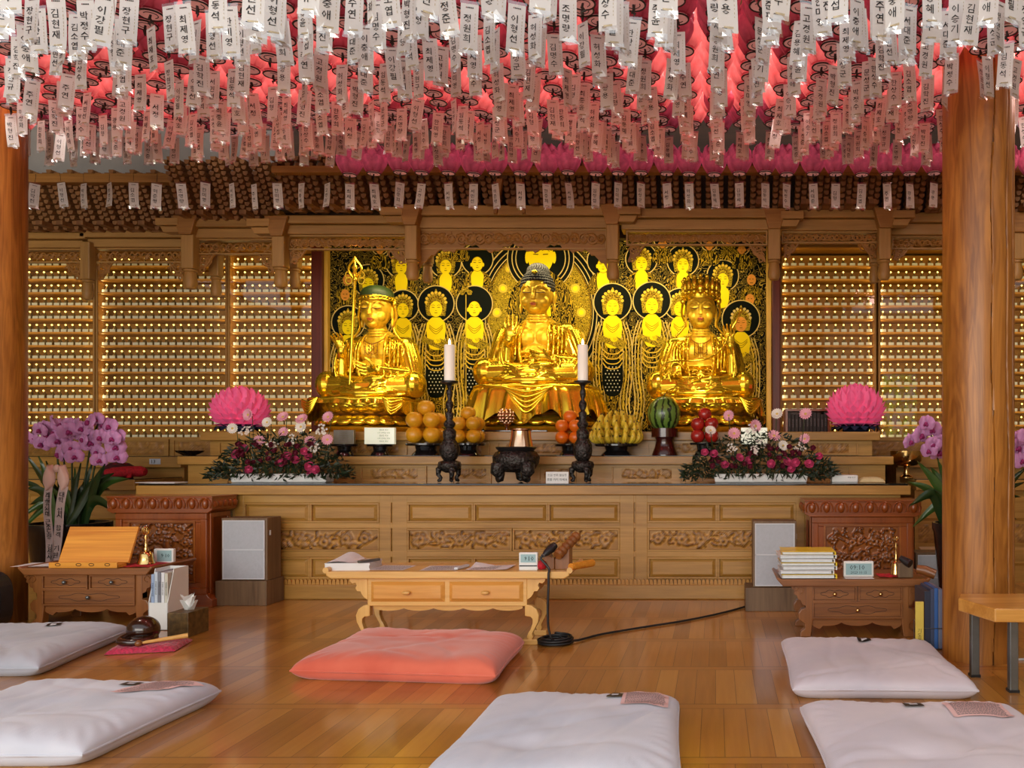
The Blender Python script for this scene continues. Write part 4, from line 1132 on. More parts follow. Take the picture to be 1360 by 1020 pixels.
    for s in (-1, 1):
        mb.tube(smoothpts([(s*.01,-.235,.21),(s*.05,-.25,.18),(s*.09,-.27,.16)],4), .013, 6)
        for q in range(7):     # folds streaming from the lap centre out over the shins to the knees
            f = q/6
            mb.tube(smoothpts([(s*(.03+.012*q),-.40+.02*f,.03+.125*f*(1-.2*f)), (s*.17,-.385+.05*f,.02+.15*f), (s*.30,-.305+.06*f,.015+.185*f), (s*.42,-.26+.1*f,.05+.16*f)],4), .0135, 5)
    for q in range(5):
        f = q/4; mb.tube(smoothpts([(-.16+.02*q,-.375,.10-.012*q),(-.07,-.41,.055-.012*q),(.0,-.415,.04-.012*q),(.07,-.41,.055-.012*q),(.16-.02*q,-.375,.10-.012*q)],4), .009, 5)
    # hands
    if kind == 'centre':
        hand(mb, (-.185,-.275,.465), (0.05,.0,1), (1,0,0), (0,-1,0), 1.15, .25)
        hand(mb, (.125,-.31,.225), (-1,-.2,.1), (-.15,-.35,1), (0,-.9,.5), 1.1, .6)
    elif kind == 'left':
        hand(mb, (-.275,-.25,.475), (-.2,-.25,.9), (1,.1,.1), (.2,-1,0), 1.05, .8)
        hand(mb, (.06,-.33,.245), (-1,-.1,.05), (0,-.4,1), (0,-.6,.9), 1.1, .4)
    else:
        hand(mb, (.285,-.25,.535), (-.1,-.15,1), (-1,0,0), (0,-1,.1), 1.1, .6)
        hand(mb, (-.245,-.31,.27), (.1,-.4,-.8), (1,-.1,.1), (0,-.8,.3), 1.1, .7)
    me = remeshed(mb, .0062, 3)
    me.materials.clear(); me.materials.append(M['gold']); me.materials.append(M['gold_skin'])
    for v in me.vertices:
        if v.co.z < 0: v.co.z = 0
    # bare skin (face, neck, chest, hands) is matt, robe is bright
    idx = []
    for p in me.polygons:
        c = p.center
        skin = c.z > .585 and abs(c.x) < .2 or (abs(c.x) < .112 and c.z > .295 and c.y < -.03)
        idx.append(1 if skin else 0)
    me.polygons.foreach_set('material_index', idx); me.polygons.foreach_set('use_smooth', [True]*len(idx))
    me.name = 'gilded_body'
    t = thing('seated_statue', label, 'statue', loc)
    t.scale = sc
    o = bpy.data.objects.new('gilded_body', me); COL.objects.link(o); o.parent = t
    mb = MB()
    for s in (-1, 1): mb.tube(smoothpts([(s*.022,-.209,.832),(s*.06,-.217,.826),(s*.098,-.193,.834)],4), [.003]+[.0045]*7+[.003], 5)
    mb.build('eye_lines', M['eye_line'], t, smooth=60)
    mb = MB(); mb.ell((0,-.219,.7315), (.033,.009,.008), 10, 6); mb.ell((0,-.214,.7185), (.026,.009,.007), 10, 6); mb.build('lips', M['lips'], t, smooth=60)
    if kind != 'centre':
        mb = MB()
        nk = smoothpts([(-.1,-.07,.585),(-.085,-.14,.54),(0,-.178,.5),(.085,-.14,.54),(.1,-.07,.585)],5)
        mb.tube(nk, .005, 6)
        for x, L in ((-.06,.11),(-.02,.09),(.02,.09),(.06,.11),(0,.14)):
            mb.tube([(x,-.172,.513), (x,-.182,.513-L)], .0035, 5)
            for q in range(3): mb.ell((x,-.184,.513-L*(q+1)/3), .008, 8, 6)
        mb.tube(smoothpts([(-.06,-.18,.43),(-.03,-.187,.405),(0,-.189,.42),(.03,-.187,.405),(.06,-.18,.43)],3), .0035, 5)
        mb.build('necklace', M['gold_dark'], t, smooth=60)
    if kind == 'centre':
        mb = MB()
        def bumpy(c, r, z0):
            pts = []
            n = 18
            for j in range(1, n):
                ph = PI*j/n
                m = max(6, int(2*PI*r[0]*math.sin(ph)/.022))
                for k in range(m):
                    a = 2*PI*(k+.5*(j%2))/m
                    p = (c[0]+r[0]*math.sin(ph)*math.cos(a), c[1]+r[1]*math.sin(ph)*math.sin(a), c[2]+r[2]*math.cos(ph))
                    if p[2] < z0+ (-.10*(min(1, abs(p[0])/.14))**3 if p[1] < -.03 else -.14): continue
                    mb.ell(p, .0125, 6, 4)
        mb.ell((0,-.03,.90), (.15,.164,.165), 32, 24)
        bumpy((0,-.03,.90), (.147,.163,.168), .945)
        mb.ell((0,-.01,1.05), (.092,.095,.075), 16, 10); bumpy((0,-.01,1.05), (.094,.097,.077), 1.02)
        # keep hair off the face
        mb2 = MB()
        keep_v = mb.v; 
        fs = [f for f in mb.f if not (sum(keep_v[i][2] for i in f)/len(f) < .945-.10*(min(1, abs(sum(keep_v[i][0] for i in f)/len(f))/.14))**3 and sum(keep_v[i][1] for i in f)/len(f) < -.03)]
        fs = [f for f in fs if sum(keep_v[i][2] for i in f)/len(f) > .80]
        mb2.add(keep_v, fs)
        mb2.build('curled_hair', M['hair'], t, smooth=60)
        MB().ell((0,-.158,1.025), (.026,.022,.02), 12, 8).build('hair_jewel', M['gold'], t, smooth=60)
    elif kind == 'left':
        mb = MB()
        mb.lathe([(.158,.93),(.162,.96),(.155,1.0),(.13,1.035),(.08,1.06),(0,1.068)], 28, (0,-.035,0))
        mb.lathe([(.150,.80),(.158,.93)], 28, (0,-.02,0))
        fs = [f for f in mb.f if not (sum(mb.v[i][2] for i in f)/len(f) < .93 and sum(mb.v[i][1] for i in f)/len(f) < -.03)]
        m2 = MB(); m2.add(mb.v, fs); m2.build('head_cap', M['cap_green'], t, smooth=60)
        mb = MB()
        for z in (.918, .945): mb.tube([(.164*math.cos(a), -.035+.172*math.sin(a), z) for a in [2*PI*k/36 for k in range(36)]], .011, 6, closed=True)
        for k in range(28): a = 2*PI*k/28; mb.ell((.17*math.cos(a), -.035+.178*math.sin(a), .931), .009, 6, 5)
        for s in (-1, 1):
            mb.ell((s*.17,-.03,.90), (.025,.025,.03), 10, 8)
            mb.tube(smoothpts([(s*.17,-.03,.9),(s*.19,-.03,.78),(s*.17,-.05,.66),(s*.24,-.07,.56)],4), .014, 6)
        mb.build('headband', M['gold'], t, smooth=60)
    else:
        mb = MB()
        mb.lathe([(.155,.915),(.165,.93),(.17,.97),(.168,.99)], 32, (0,-.035,0))
        for k in range(13):
            a = -PI/2+(k-6)*.36; h = .15*(1-.055*abs(k-6))+.02
            cx, cy = .172*math.cos(a), -.035+.18*math.sin(a)
            mb.ell((cx, cy, .985), (.03,.03,.03), 8, 6)
            mb.ell((cx*1.02, cy, .985+h*.45), (.026,.02,h*.42), 8, 8)
            mb.ell((cx*1.05, cy-.01, .985+h*.85), (.02,.018,.022), 8, 6)
            for q in range(3): mb.ell((cx*1.08, cy-.012, .95+q*.04), .012, 6, 5)
        mb.ell((0,-.225,1.02), (.035,.02,.05), 10, 8); mb.ell((0,-.235,1.075), (.022,.018,.022), 8, 6); mb.ell((0,-.02,1.06), (.1,.11,.09), 14, 8)
        for s in (-1, 1):
            mb.ell((s*.178,-.06,.92), (.028,.02,.035), 8, 6); mb.tube(smoothpts([(s*.18,-.04,.91),(s*.19,-.04,.8),(s*.16,-.06,.69),(s*.25,-.08,.58)],4), .012, 6)
        mb.build('crown', M['gold'], t, smooth=60)
        mb = MB(); mb.lathe([(.152,.80),(.157,.92)], 28, (0,-.02,0))
        fs = [f for f in mb.f if sum(mb.v[i][1] for i in f)/len(f) > -.06]
        m2 = MB(); m2.add(mb.v, fs); m2.build('black_hair', M['hair'], t, smooth=60)
        mb = MB(); mb.tube(smoothpts([(-.36,-.36,.30),(-.24,-.36,.325),(-.05,-.33,.33),(.1,-.33,.36),(.22,-.32,.46),(.29,-.31,.60),(.35,-.3,.70),(.39,-.27,.8)],5), .009, 6)
        for c in ((-.36,-.36,.30),(.39,-.27,.8)): mb.ell(c, (.02,.02,.028), 8, 6)
        mb.build('held_stem', M['gold'], t, smooth=60)
    return t
YST = 7.62
seated('centre', 'large golden seated statue with black curled hair and one raised hand, middle of altar', (XX(715, YST), YST, ZZ(514, YST)), (1.02,1.02,1.0))
seated('left', 'golden seated statue in a dark green cap holding a ringed staff', (XX(503, YST), YST, ZZ(530, YST)), (.92,.92,.97))
seated('right', 'golden seated statue wearing a tall ornate crown and holding a curved stem', (XX(931, YST), YST, ZZ(530, YST)), (.92,.92,.97))
# ringed staff held by the left statue
Yt = 7.28
b = W(464, 527, Yt); tp = W(471.5, 368, Yt)
t = thing('ringed_staff', 'tall golden staff with ringed finial held upright by the green-capped statue', 'staff', b)
d = tp-b
MB().tube([(0,0,0), tuple(d)], .0135, 8).build('shaft', M['gold'], t, smooth=60)
mb = MB(); R = .05
mb.tube(smoothpts([(d.x,d.y,d.z-.02),(d.x-.045,d.y,d.z+.03),(d.x-.055,d.y,d.z+.09),(d.x-.02,d.y,d.z+.14),(d.x,d.y,d.z+.17),(d.x+.02,d.y,d.z+.14),(d.x+.055,d.y,d.z+.09),(d.x+.045,d.y,d.z+.03),(d.x,d.y,d.z-.02)],4), .011, 6)
mb.lathe([(.012,0),(.022,.03),(.012,.05),(.026,.08),(.012,.11),(.004,.17),(0,.19)], 10, tuple(d)); mb.ell((d.x,d.y,d.z-.02),(.025,.02,.02),8,6)
for s in (-1, 1):
    for q in range(2): mb.tube([(d.x+s*(.055+.0)+.028*math.cos(a), d.y+.006*q, d.z+.02-.05*q+.03*math.sin(a)) for a in [2*PI*k/12 for k in range(12)]], .006, 5, closed=True)
mb.build('ring_finial', M['gold'], t, smooth=60)

def petals(mb, n, rx, ry, z, h, w, out, tilt, flat=.35, m=0, a0=0):
    for k in range(n):
        a = 2*PI*(k+a0)/n
        R = Matrix.Translation((rx*math.cos(a), ry*math.sin(a), z)) @ Matrix.Rotation(a, 4, 'Z') @ Matrix.Rotation(tilt, 4, 'Y')
        mb.ell((0,0,h/2), (w*flat, w, h/2), 10, 8, m, R)
        mb.ell((w*flat*.7,0,h/2), (w*flat*.5, w*.6, h*.35), 8, 6, m, R)
def superl(a, rx, ry, p=3.2):
    c, s = math.cos(a), math.sin(a)
    k = (abs(c)**p+abs(s)**p)**(-1/p)
    return rx*k*c, ry*k*s
def throne(loc, label, rx, ry, H, draped):
    t = thing('lotus_throne', label, 'pedestal', loc)
    mb = MB(); mb.lathe([(.9,0),(.98,.02),(1,.05),(.94,.07)], 40, mod=lambda a, z: 1); 
    mb.v = [(v[0]*rx*.93, v[1]*ry*.93, v[2]) for v in mb.v]; mb.build('foot_plinth', M['gold'], t, smooth=50)
    mb = MB(); petals(mb, 22, rx*.80, ry*.82, .15, .13, .085, 0, 2.25); mb.build('lower_petals', M['gold'], t, smooth=60)
    mb = MB(); mb.lathe([(.62,.08),(.70,.12),(.66,.135),(.66,.15),(.80,.155),(.82,.17),(.80,.185),(.66,.19),(.72,.21)], 40); mb.v = [(v[0]*rx, v[1]*ry, v[2]) for v in mb.v]; mb.build('waist', M['gold_dark'], t, smooth=40)
    if not draped:
        mb = MB(); petals(mb, 18, rx*.70, ry*.72, .17, .15, .10, 0, .75); petals(mb, 18, rx*.62, ry*.62, .19, .15, .09, 0, .5, a0=.5)
        mb.build('upper_petals', M['gold'], t, smooth=60)
    mb = MB(); n = 240; rows_ = 16
    def cloth(u, v):
        a = 2*PI*u
        x, y = superl(a, rx, ry)
        top = H
        if draped:
            drop = (.27+.05*math.sin(a*11)+.02*math.sin(a*23+1)) 
        else:
            q = max(0, abs(math.cos(a))-.62)/.38
            drop = .045+.16*q**.8+.02*math.sin(a*17)*q
        if v < .25:
            f = v/.25; return (x*f, y*f, top)
        f = (v-.25)/.75
        amp = (.035 if draped else .02)*f**.6
        wv = (1-2*abs(math.sin(a*17+1.1*math.sin(a*5)))**.8)*amp*1.25+math.sin(a*47)*amp*.3
        k = 1+.04*min(1, f*6)+.16*f*(1 if draped else .3)+wv
        return (x*k, y*k, top-drop*f**1.1-.012*(1 if f > .02 else 0))
    mb.grid(cloth, n, rows_, wrap=True)
    # swags across the front
    for q in range(5):
        d = .03+.036*q; wd = rx*(.44-.02*q)
        if draped: mb.tube(smoothpts([(-wd*.95,-ry*1.07,H-.03),(-wd*.55,-ry*1.13,H-.03-d*.75),(0,-ry*1.17,H-.035-d*1.25),(wd*.55,-ry*1.13,H-.03-d*.75),(wd*.95,-ry*1.07,H-.03)],5), .013, 6)
        else:
            for s in (-1, 1): mb.tube(smoothpts([(s*rx*.62,-ry*1.02,H-.01),(s*rx*.78,-ry*1.05,H-.03-d*.7),(s*rx*.96,-ry*.9,H-.02-d*.3)],5), .010, 6)
    mb.tube([(superl(2*PI*k/90, rx*1.03, ry*1.03)[0], superl(2*PI*k/90, rx*1.03, ry*1.03)[1], H-.018+.006*math.sin(k*.8)) for k in range(90)], .014, 6, closed=True)
    mb.build('draped_cloth', M['gold'], t, smooth=70)
    return t
throne((XX(715, YST), YST, z3), 'golden lotus throne under a full draped cloth beneath the curly-haired statue', .53, .42, ZZ(514, YST)-z3-.002, True)
throne((XX(491, YST), YST, z3), 'golden lotus throne with petal band beneath the green-capped statue', .46, .40, ZZ(530, YST)-z3-.002, False)
throne((XX(938, YST), YST, z3), 'golden lotus throne with petal band beneath the crowned statue', .49, .40, ZZ(530, YST)-z3-.002, False)
# ================================================================ OFFERINGS ON THE ALTAR
M['candle'] = simple('candle_wax', rgb(244,240,226), .4, 0, .03, 10, emit=.22, ecol=(1,.9,.72,1))  # slight warm glow put into the wax to whiten it
M['flame'] = simple('flame', (1,.85,.5,1), .5, 0, .01, 5, emit=9, ecol=(1,.82,.45,1))
def bumpmod(seed, amp, fa=9, fz=60):
    return lambda a, z: 1+amp*(math.sin(a*fa+math.sin(z*fz+seed)*1.5)*math.sin(z*fz*1.4+a*3))
YC = 6.4
for p, side in ((597, 'left'), (774, 'right')):
    t = thing('candlestick', 'tall black bronze candlestick on three feet standing %s of the incense burner' % side, 'candlestick', (XX(p, YC), YC, zA+.014))
    MB().lathe([(.03,.075),(.05,.085),(.085,.115),(.09,.135),(.08,.158),(.042,.172)], 28, mod=bumpmod(1,.04)).build('lower_bowl', M['bronze'], t, smooth=60)
    for k in range(3):
        a = -PI/2+2*PI*k/3+.5; c, s = math.cos(a), math.sin(a)
        MB().tube([(.06*c,.06*s,.115),(.085*c,.085*s,.10),(.088*c,.088*s,.06),(.066*c,.066*s,.034),(.075*c,.075*s,.019),(.092*c,.092*s,.0105)], [.022,.026,.018,.014,.017,.009], 8).build('foot', M['bronze'], t, smooth=60)
    MB().lathe([(.042,.172),(.05,.18),(.068,.21),(.073,.25),(.067,.295),(.046,.33),(.044,.338)], 36, mod=bumpmod(2,.07,11,80)).build('carved_drum', M['bronze'], t, smooth=60)
    MB().lathe([(.044,.338),(.05,.36),(.05,.395),(.03,.42),(.043,.44),(.046,.455),(.024,.485),(.032,.515),(.033,.535),(.016,.555),(.031,.59),(.03,.615),(.013,.64),(.021,.67),(.025,.70),(.014,.725),(.018,.745),(.034,.762)], 24).build('baluster', M['bronze'], t, smooth=60)
    MB().lathe([(.034,.762),(.064,.768),(.066,.782),(.06,.785),(.0,.783)], 28).build('drip_plate', M['black'], t, smooth=40)
    t2 = thing('candle', 'thick white lit candle in the %s black candlestick' % side, 'candle', (XX(p, YC), YC, zA+.014+.785))
    hC = ZZ(458, YC)-(zA+.799)
    MB().lathe([(.039,0),(.039,hC-.006),(.035,hC),(.02,hC-.004),(0,hC-.006)], 24).build('wax', M['candle'], t2, smooth=50)
    MB().lathe([(.002,hC-.006),(.009,hC+.008),(.010,hC+.018),(.005,hC+.036),(0,hC+.05)], 12).build('flame', M['flame'], t2, smooth=60)
# incense burner
t = thing('incense_burner', 'squat black bronze incense burner on lion feet at the middle of the altar', 'incense burner', (XX(685.5, YC), YC, zA+.014))
MB().lathe([(0,.075),(.09,.08),(.145,.105),(.174,.155),(.176,.195),(.15,.235),(.135,.245)], 48, mod=bumpmod(5,.045,13,70)).build('bowl', M['bronze'], t, smooth=60)
MB().lathe([(.135,.245),(.152,.262),(.156,.272),(.15,.276),(.125,.274),(.118,.25),(0,.245)], 40).build('rim', M['black'], t, smooth=40)
for k in range(3):
    a = (-2.35, -.79, 1.57)[k]; c, s = math.cos(a), math.sin(a)
    MB().tube([(.12*c,.12*s,.16),(.155*c,.155*s,.125),(.16*c,.16*s,.085),(.14*c,.14*s,.055),(.142*c,.142*s,.034),(.165*c,.165*s,.026)], [.035,.06,.055,.038,.034,.026], 12).build('lion_foot', M['bronze'], t, smooth=60)
t = thing('brass_cup', 'polished brass cup rising out of the black incense burner', 'cup', (XX(692, YC), YC, zA+.014+.2465))
MB().lathe([(.098,0),(.09,.04),(.078,.10),(.074,.15),(.09,.158),(.092,.168),(.07,.166),(.06,.05),(0,.045)], 36).build('cup', M['rose_brass'], t, smooth=40)
YB2 = 7.16
t = thing('beaded_finial', 'round openwork brass ornament of beads on a short stem', 'ornament', (XX(673, YB2), YB2, z3))
MB().lathe([(.03,0),(.03,.012),(.014,.02),(.018,.05),(.026,.065),(.016,.075)], 16).build('stem', M['rose_brass'], t, smooth=50)
mb = MB(); cz = .14
for j in range(1, 8):
    ph = PI*j/8; m = max(5, int(14*math.sin(ph)))
    for k in range(m):
        a = 2*PI*(k+.5*(j%2))/m; mb.ell((.068*math.sin(ph)*math.cos(a), .068*math.sin(ph)*math.sin(a), cz+.068*math.cos(ph)), .0155, 8, 6)
mb.ell((0,0,cz), .05, 14, 10)
mb.build('bead_ball', M['rose_brass'], t, smooth=60)
MB().box(XX(640, 7.1), XX(727, 7.1), 7.085, 7.12, z3, z3+.014).build('incense_tray', M['black_gloss'], bevel=.003)
tag(bpy.data.objects['incense_tray'], 'long flat black tray on the edge below the middle statue', 'tray')
# small sign
t = thing('lettered_sign', 'small white sign with two lines of black writing right of the incense burner', 'sign', (XX(740, 6.33), 6.33, zA+.014))
mb = MB(); hw = 15*6.33/FX; h = 14.5*6.33/FX; mb.box(-hw, hw, 0, .008, 0, h); mb.build('card', M['white'], t)
mb = MB(); put_text(mb, '소원 성취 발원등', 0, h*.7, -.001, w=hw*1.7, h=h*.26); put_text(mb, '촛불 켜지 마세요', 0, h*.3, -.001, w=hw*1.8, h=h*.26); mb.build('writing', M['ink'], t)

# fruit stands, fruit
def stand(p, Y, w_px, top_py, label, name='offering_stand', mat='black_gloss'):
    r = w_px/2*Y/FX; h = ZZ(top_py, Y)-(z2+.005)
    t = thing(name, label, 'stand', (XX(p, Y), Y, z2+.005))
    MB().lathe([(r*.72,0),(r*.68,.012),(r*.5,h*.45),(r*.55,h-.022)], 28).build('foot', M[mat], t, smooth=40)
    MB().lathe([(r*.55,h-.022),(r*.96,h-.018),(r,h-.012),(r,h),(0,h)], 32).build('plate', M[mat], t, smooth=40)
    return z2+.005+h
M['pomelo'] = simple('yellow_citrus_peel', rgb(224,160,26), .38, 0, .08, 60, bump=.25, coat=.3)
M['orange'] = simple('orange_peel', rgb(230,112,18), .38, 0, .08, 60, bump=.25, coat=.3)
M['apple'] = simple('red_apple_skin', rgb(170,36,26), .25, 0, .35, 18, coat=.4)
M['stalk'] = simple('brown_stalk', rgb(70,44,22), .7, 0, .2, 20)
def fruit_mesh(kind, r):
    mb = MB()
    if kind == 'apple': mb.lathe([(0,.12*r),(.3*r,.02*r),(.62*r,.1*r),(.95*r,.6*r),(1.0*r,1.0*r),(.88*r,1.5*r),(.55*r,1.82*r),(.25*r,1.8*r),(.05*r,1.62*r),(0,1.6*r)], 20)
    else: mb.lathe([(0,.03*r),(.3*r,.05*r),(.68*r,.27*r),(.94*r,.66*r),(1*r,.98*r),(.93*r,1.35*r),(.68*r,1.7*r),(.34*r,1.87*r),(.1*r,1.88*r),(.06*r,1.84*r),(0,1.84*r)], 20)
    return mb
def pile(p, Y, z, r, kind, mat, nm, lab, spread_px):
    dx = spread_px/2*Y/FX; dy = r*1.02
    me = fruit_mesh(kind, r).mesh('flesh_skin', M[mat], 60)
    mb = MB(); mb.tube([(0,0,1.78*r if kind != 'apple' else 1.6*r), (.003,0,1.92*r), (.006,.002,2.02*r)], [.003,.003,.0036], 6); mst = mb.mesh('stalk', M['stalk'], 60)
    def one(x, y, zz, label):
        t = thing(nm, label, nm, (XX(p, Y)+x, Y+y, zz), rnd.uniform(0, 6), nm+'s piled on the altar stands')
        a = bpy.data.objects.new('skin', me); COL.objects.link(a); a.parent = t
        a = bpy.data.objects.new('stalk', mst); COL.objects.link(a); a.parent = t
    step = r*1.72
    for lev, nm2 in ((0, 'bottom'), (1, 'middle')):
        for sx, sn in ((-1, 'left'), (1, 'right')):
            for sy, dn in ((-1, 'front'), (1, 'rear')):
                one(sx*max(dx, r*1.0)*(1 if lev == 0 else .98), sy*dy, z+lev*step, '%s, %s %s %s of the pile' % (lab, dn, sn, nm2))
    one(0, 0, z+step*1.82, '%s, single one on top of the pile' % lab)
Yf = 6.88
zt1 = stand(566, Yf, 52, 589, 'round black lacquer stand under the yellow citrus pile left of the left candlestick')
pile(566, Yf, zt1, .0715, 'citrus', 'pomelo', 'citrus_fruit', 'yellow citrus fruit left of the left candlestick', 22.8)
zt1 = stand(622, Yf, 44, 589, 'round black lacquer stand under the citrus pile right of the left candlestick')
pile(622, Yf, zt1, .061, 'citrus', 'pomelo', 'citrus_fruit', 'yellow citrus fruit right of the left candlestick', 19)
zt1 = stand(757, Yf, 40, 590, 'round black lacquer stand under the orange pile beside the right candlestick')
pile(757, Yf, zt1, .056, 'citrus', 'orange', 'orange', 'deep orange fruit beside the right candlestick', 17.5)
zt1 = stand(936, Yf, 40, 588, 'round black lacquer stand under the red apples behind the flowers')
pile(936, Yf, zt1, .058, 'apple', 'apple', 'apple', 'shiny red apple behind the right flowers', 18)
zt1 = stand(819, Yf, 58, 590, 'wide black lacquer stand under the heap of bananas')
# bananas
def banana_mat():
    m, N, L, b = newmat('banana_skin')
    tc = N.new('ShaderNodeTexCoord'); sp = N.new('ShaderNodeSeparateXYZ'); L.new(tc.outputs['Object'], sp.inputs[0])
    nz = N.new('ShaderNodeTexNoise'); nz.inputs['Scale'].default_value = 70; L.new(tc.outputs['Object'], nz.inputs['Vector'])
    cr = N.new('ShaderNodeValToRGB'); e = cr.color_ramp.elements
    e[0].color = rgb(150,138,30); e[0].position = .2; e[1].color = rgb(236,204,60); e[1].position = .5
    L.new(nz.outputs['Fac'], cr.inputs['Fac']); L.new(cr.outputs['Color'], b.inputs['Base Color']); b.inputs['Roughness'].default_value = .45
    return m
M['banana'] = banana_mat(); M['banana_tip'] = simple('banana_tip', rgb(70,56,20), .7, 0, .2, 40)
mb = MB(); L0 = .112
pts = [(0,.028*math.sin(PI*k/9)-.0,L0*k/9) for k in range(10)]
mb.tube(pts, [.010,.017,.0205,.022,.022,.0215,.020,.016,.010,.006], 7); bme = mb.mesh('skin', M['banana'], 50)
mb = MB(); mb.tube([(0,0,L0),(0,-.004,L0+.012)], [.006,.0045], 6); mb.tube([(0,0,-.012),(0,0,0)], [.007,.010], 6); tme2 = mb.mesh('tip', M['banana_tip'], 50)
cx, cz = XX(819, Yf), zt1
for row, (n, rad, zz, tilt) in enumerate(((17, .135, .012, .42), (15, .125, .075, .36), (12, .09, .135, .3), (6, .04, .165, .12))):
    for k in range(n):
        a = PI*2*(k+.5*(row%2))/n
        t = thing('banana', 'small ripe banana in the heap on the altar, %s tier, %s round the ring' % (('lowest','second','third','topmost')[row], nth(k+1)), 'banana', group='bananas heaped on the altar stand')
        R = Matrix.Translation((cx+rad*1.12*math.cos(a), Yf+rad*math.sin(a), cz+zz)) @ Matrix.Rotation(a, 4, 'Z') @ Matrix.Rotation(tilt+rnd.uniform(-.12,.12), 4, 'Y') @ Matrix.Rotation(-PI/2, 4, 'Z')
        t.matrix_world = R
        for me, nm in ((bme, 'skin'), (tme2, 'tip')):
            o = bpy.data.objects.new(nm, me); COL.objects.link(o); o.parent = t
# watermelon
def melon_mat():
    m, N, L, b = newmat('watermelon_rind')
    tc = N.new('ShaderNodeTexCoord'); nz = N.new('ShaderNodeTexNoise'); nz.inputs['Scale'].default_value = 22; nz.inputs['Detail'].default_value = 3
    L.new(tc.outputs['Object'], nz.inputs['Vector'])
    sp = N.new('ShaderNodeSeparateXYZ'); L.new(tc.outputs['Object'], sp.inputs[0])
    at = N.new('ShaderNodeMath'); at.operation = 'ARCTAN2'; L.new(sp.outputs['Y'], at.inputs[0]); L.new(sp.outputs['X'], at.inputs[1])
    ad = N.new('ShaderNodeMath'); ad.operation = 'MULTIPLY_ADD'; ad.inputs[1].default_value = .55; L.new(nz.outputs['Fac'], ad.inputs[0]); L.new(at.outputs[0], ad.inputs[2])
    mu = N.new('ShaderNodeMath'); mu.operation = 'MULTIPLY'; mu.inputs[1].default_value = 13; L.new(ad.outputs[0], mu.inputs[0])
    sn = N.new('ShaderNodeMath'); sn.operation = 'SINE'; L.new(mu.outputs[0], sn.inputs[0])
    cr = N.new('ShaderNodeValToRGB'); e = cr.color_ramp.elements
    e[0].position = .30; e[0].color = rgb(104,138,58); e[1].position = .62; e[1].color = rgb(22,44,16)
    L.new(sn.outputs[0], cr.inputs['Fac']); L.new(cr.outputs['Color'], b.inputs['Base Color']); b.inputs['Roughness'].default_value = .3; b.inputs['Coat Weight'].default_value = .3
    return m
M['cherry'] = simple('dark_cherry_lacquer', rgb(62,16,10), .2, 0, .15, 12, coat=.5)
Ym = 6.98; s = Ym/FX
t = thing('melon_stand', 'dark cherry red flared wooden stand under the watermelon', 'stand', (XX(883, Ym), Ym, z2+.005))
h = ZZ(569, Ym)-(z2+.005)
MB().lathe([(17*s,0),(17*s,.012),(13.5*s,h*.3),(11.5*s,h*.55),(13*s,h*.66)], 32).build('flared_foot', M['cherry'], t, smooth=50)
MB().lathe([(13*s,h*.66),(18*s,h*.68),(18*s,h),(15*s,h),(13*s,h*.88),(0,h*.86)], 32).build('collar', M['cherry'], t, smooth=40)
t = thing('watermelon', 'whole striped green watermelon on the cherry red stand', 'watermelon', (XX(882, Ym), Ym, z2+.005+h-.035+.155))
mb = MB(); mb.ell((0,0,0), (.138,.138,.152), 32, 24); mb.build('rind', melon_mat(), t, smooth=60)
MB().tube([(0,0,.15),(.004,0,.166),(.014,.004,.176)], [.006,.005,.004], 6).build('stalk', M['stem'], t, smooth=60)
# plaques on black stands
M['plaque_grey'] = simple('grey_plaque', rgb(120,112,88), .3, 0, .1, 20, coat=.5)
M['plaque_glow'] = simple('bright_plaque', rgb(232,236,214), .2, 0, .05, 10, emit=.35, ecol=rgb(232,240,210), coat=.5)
for p0, p1, y0, y1, mt, lab in ((444, 471, 570, 589, 'plaque_grey', 'dim grey lettered plaque on a black stand left of the bright plaque'), (485, 525, 567, 589, 'plaque_glow', 'bright white lettered plaque on a black stand below the green-capped statue'), (984, 1019, 566, 588, 'plaque_glow', 'bright plaque half hidden behind the right flower arrangement')):
    Y = 6.95; xm = XX((p0+p1)/2, Y); hw = (p1-p0)/2*Y/FX
    zst = stand((p0+p1)/2, Y, 34, 590, 'round black lacquer stand holding the %s' % lab.split(' on ')[0].split(' half')[0], 'plaque_stand')
    t = thing('lettered_plaque', lab, 'plaque', (xm, Y, zst))
    h = (y1-y0)*Y/FX
    MB().box(-hw, hw, -.02, .02, 0, h).build('panel', M[mt], t, bevel=.004)
    mb = MB()
    for r in range(5): put_text(mb, '나무 관세음 보살' if r % 2 else '발원문 축원', hw*(.3 if mt == 'plaque_glow' else 0), h*(.86-.17*r), -.0215, w=hw*(1.0 if mt == 'plaque_glow' else 1.6), h=h*.1)
    mb.build('writing', M['grey_ink'], t)
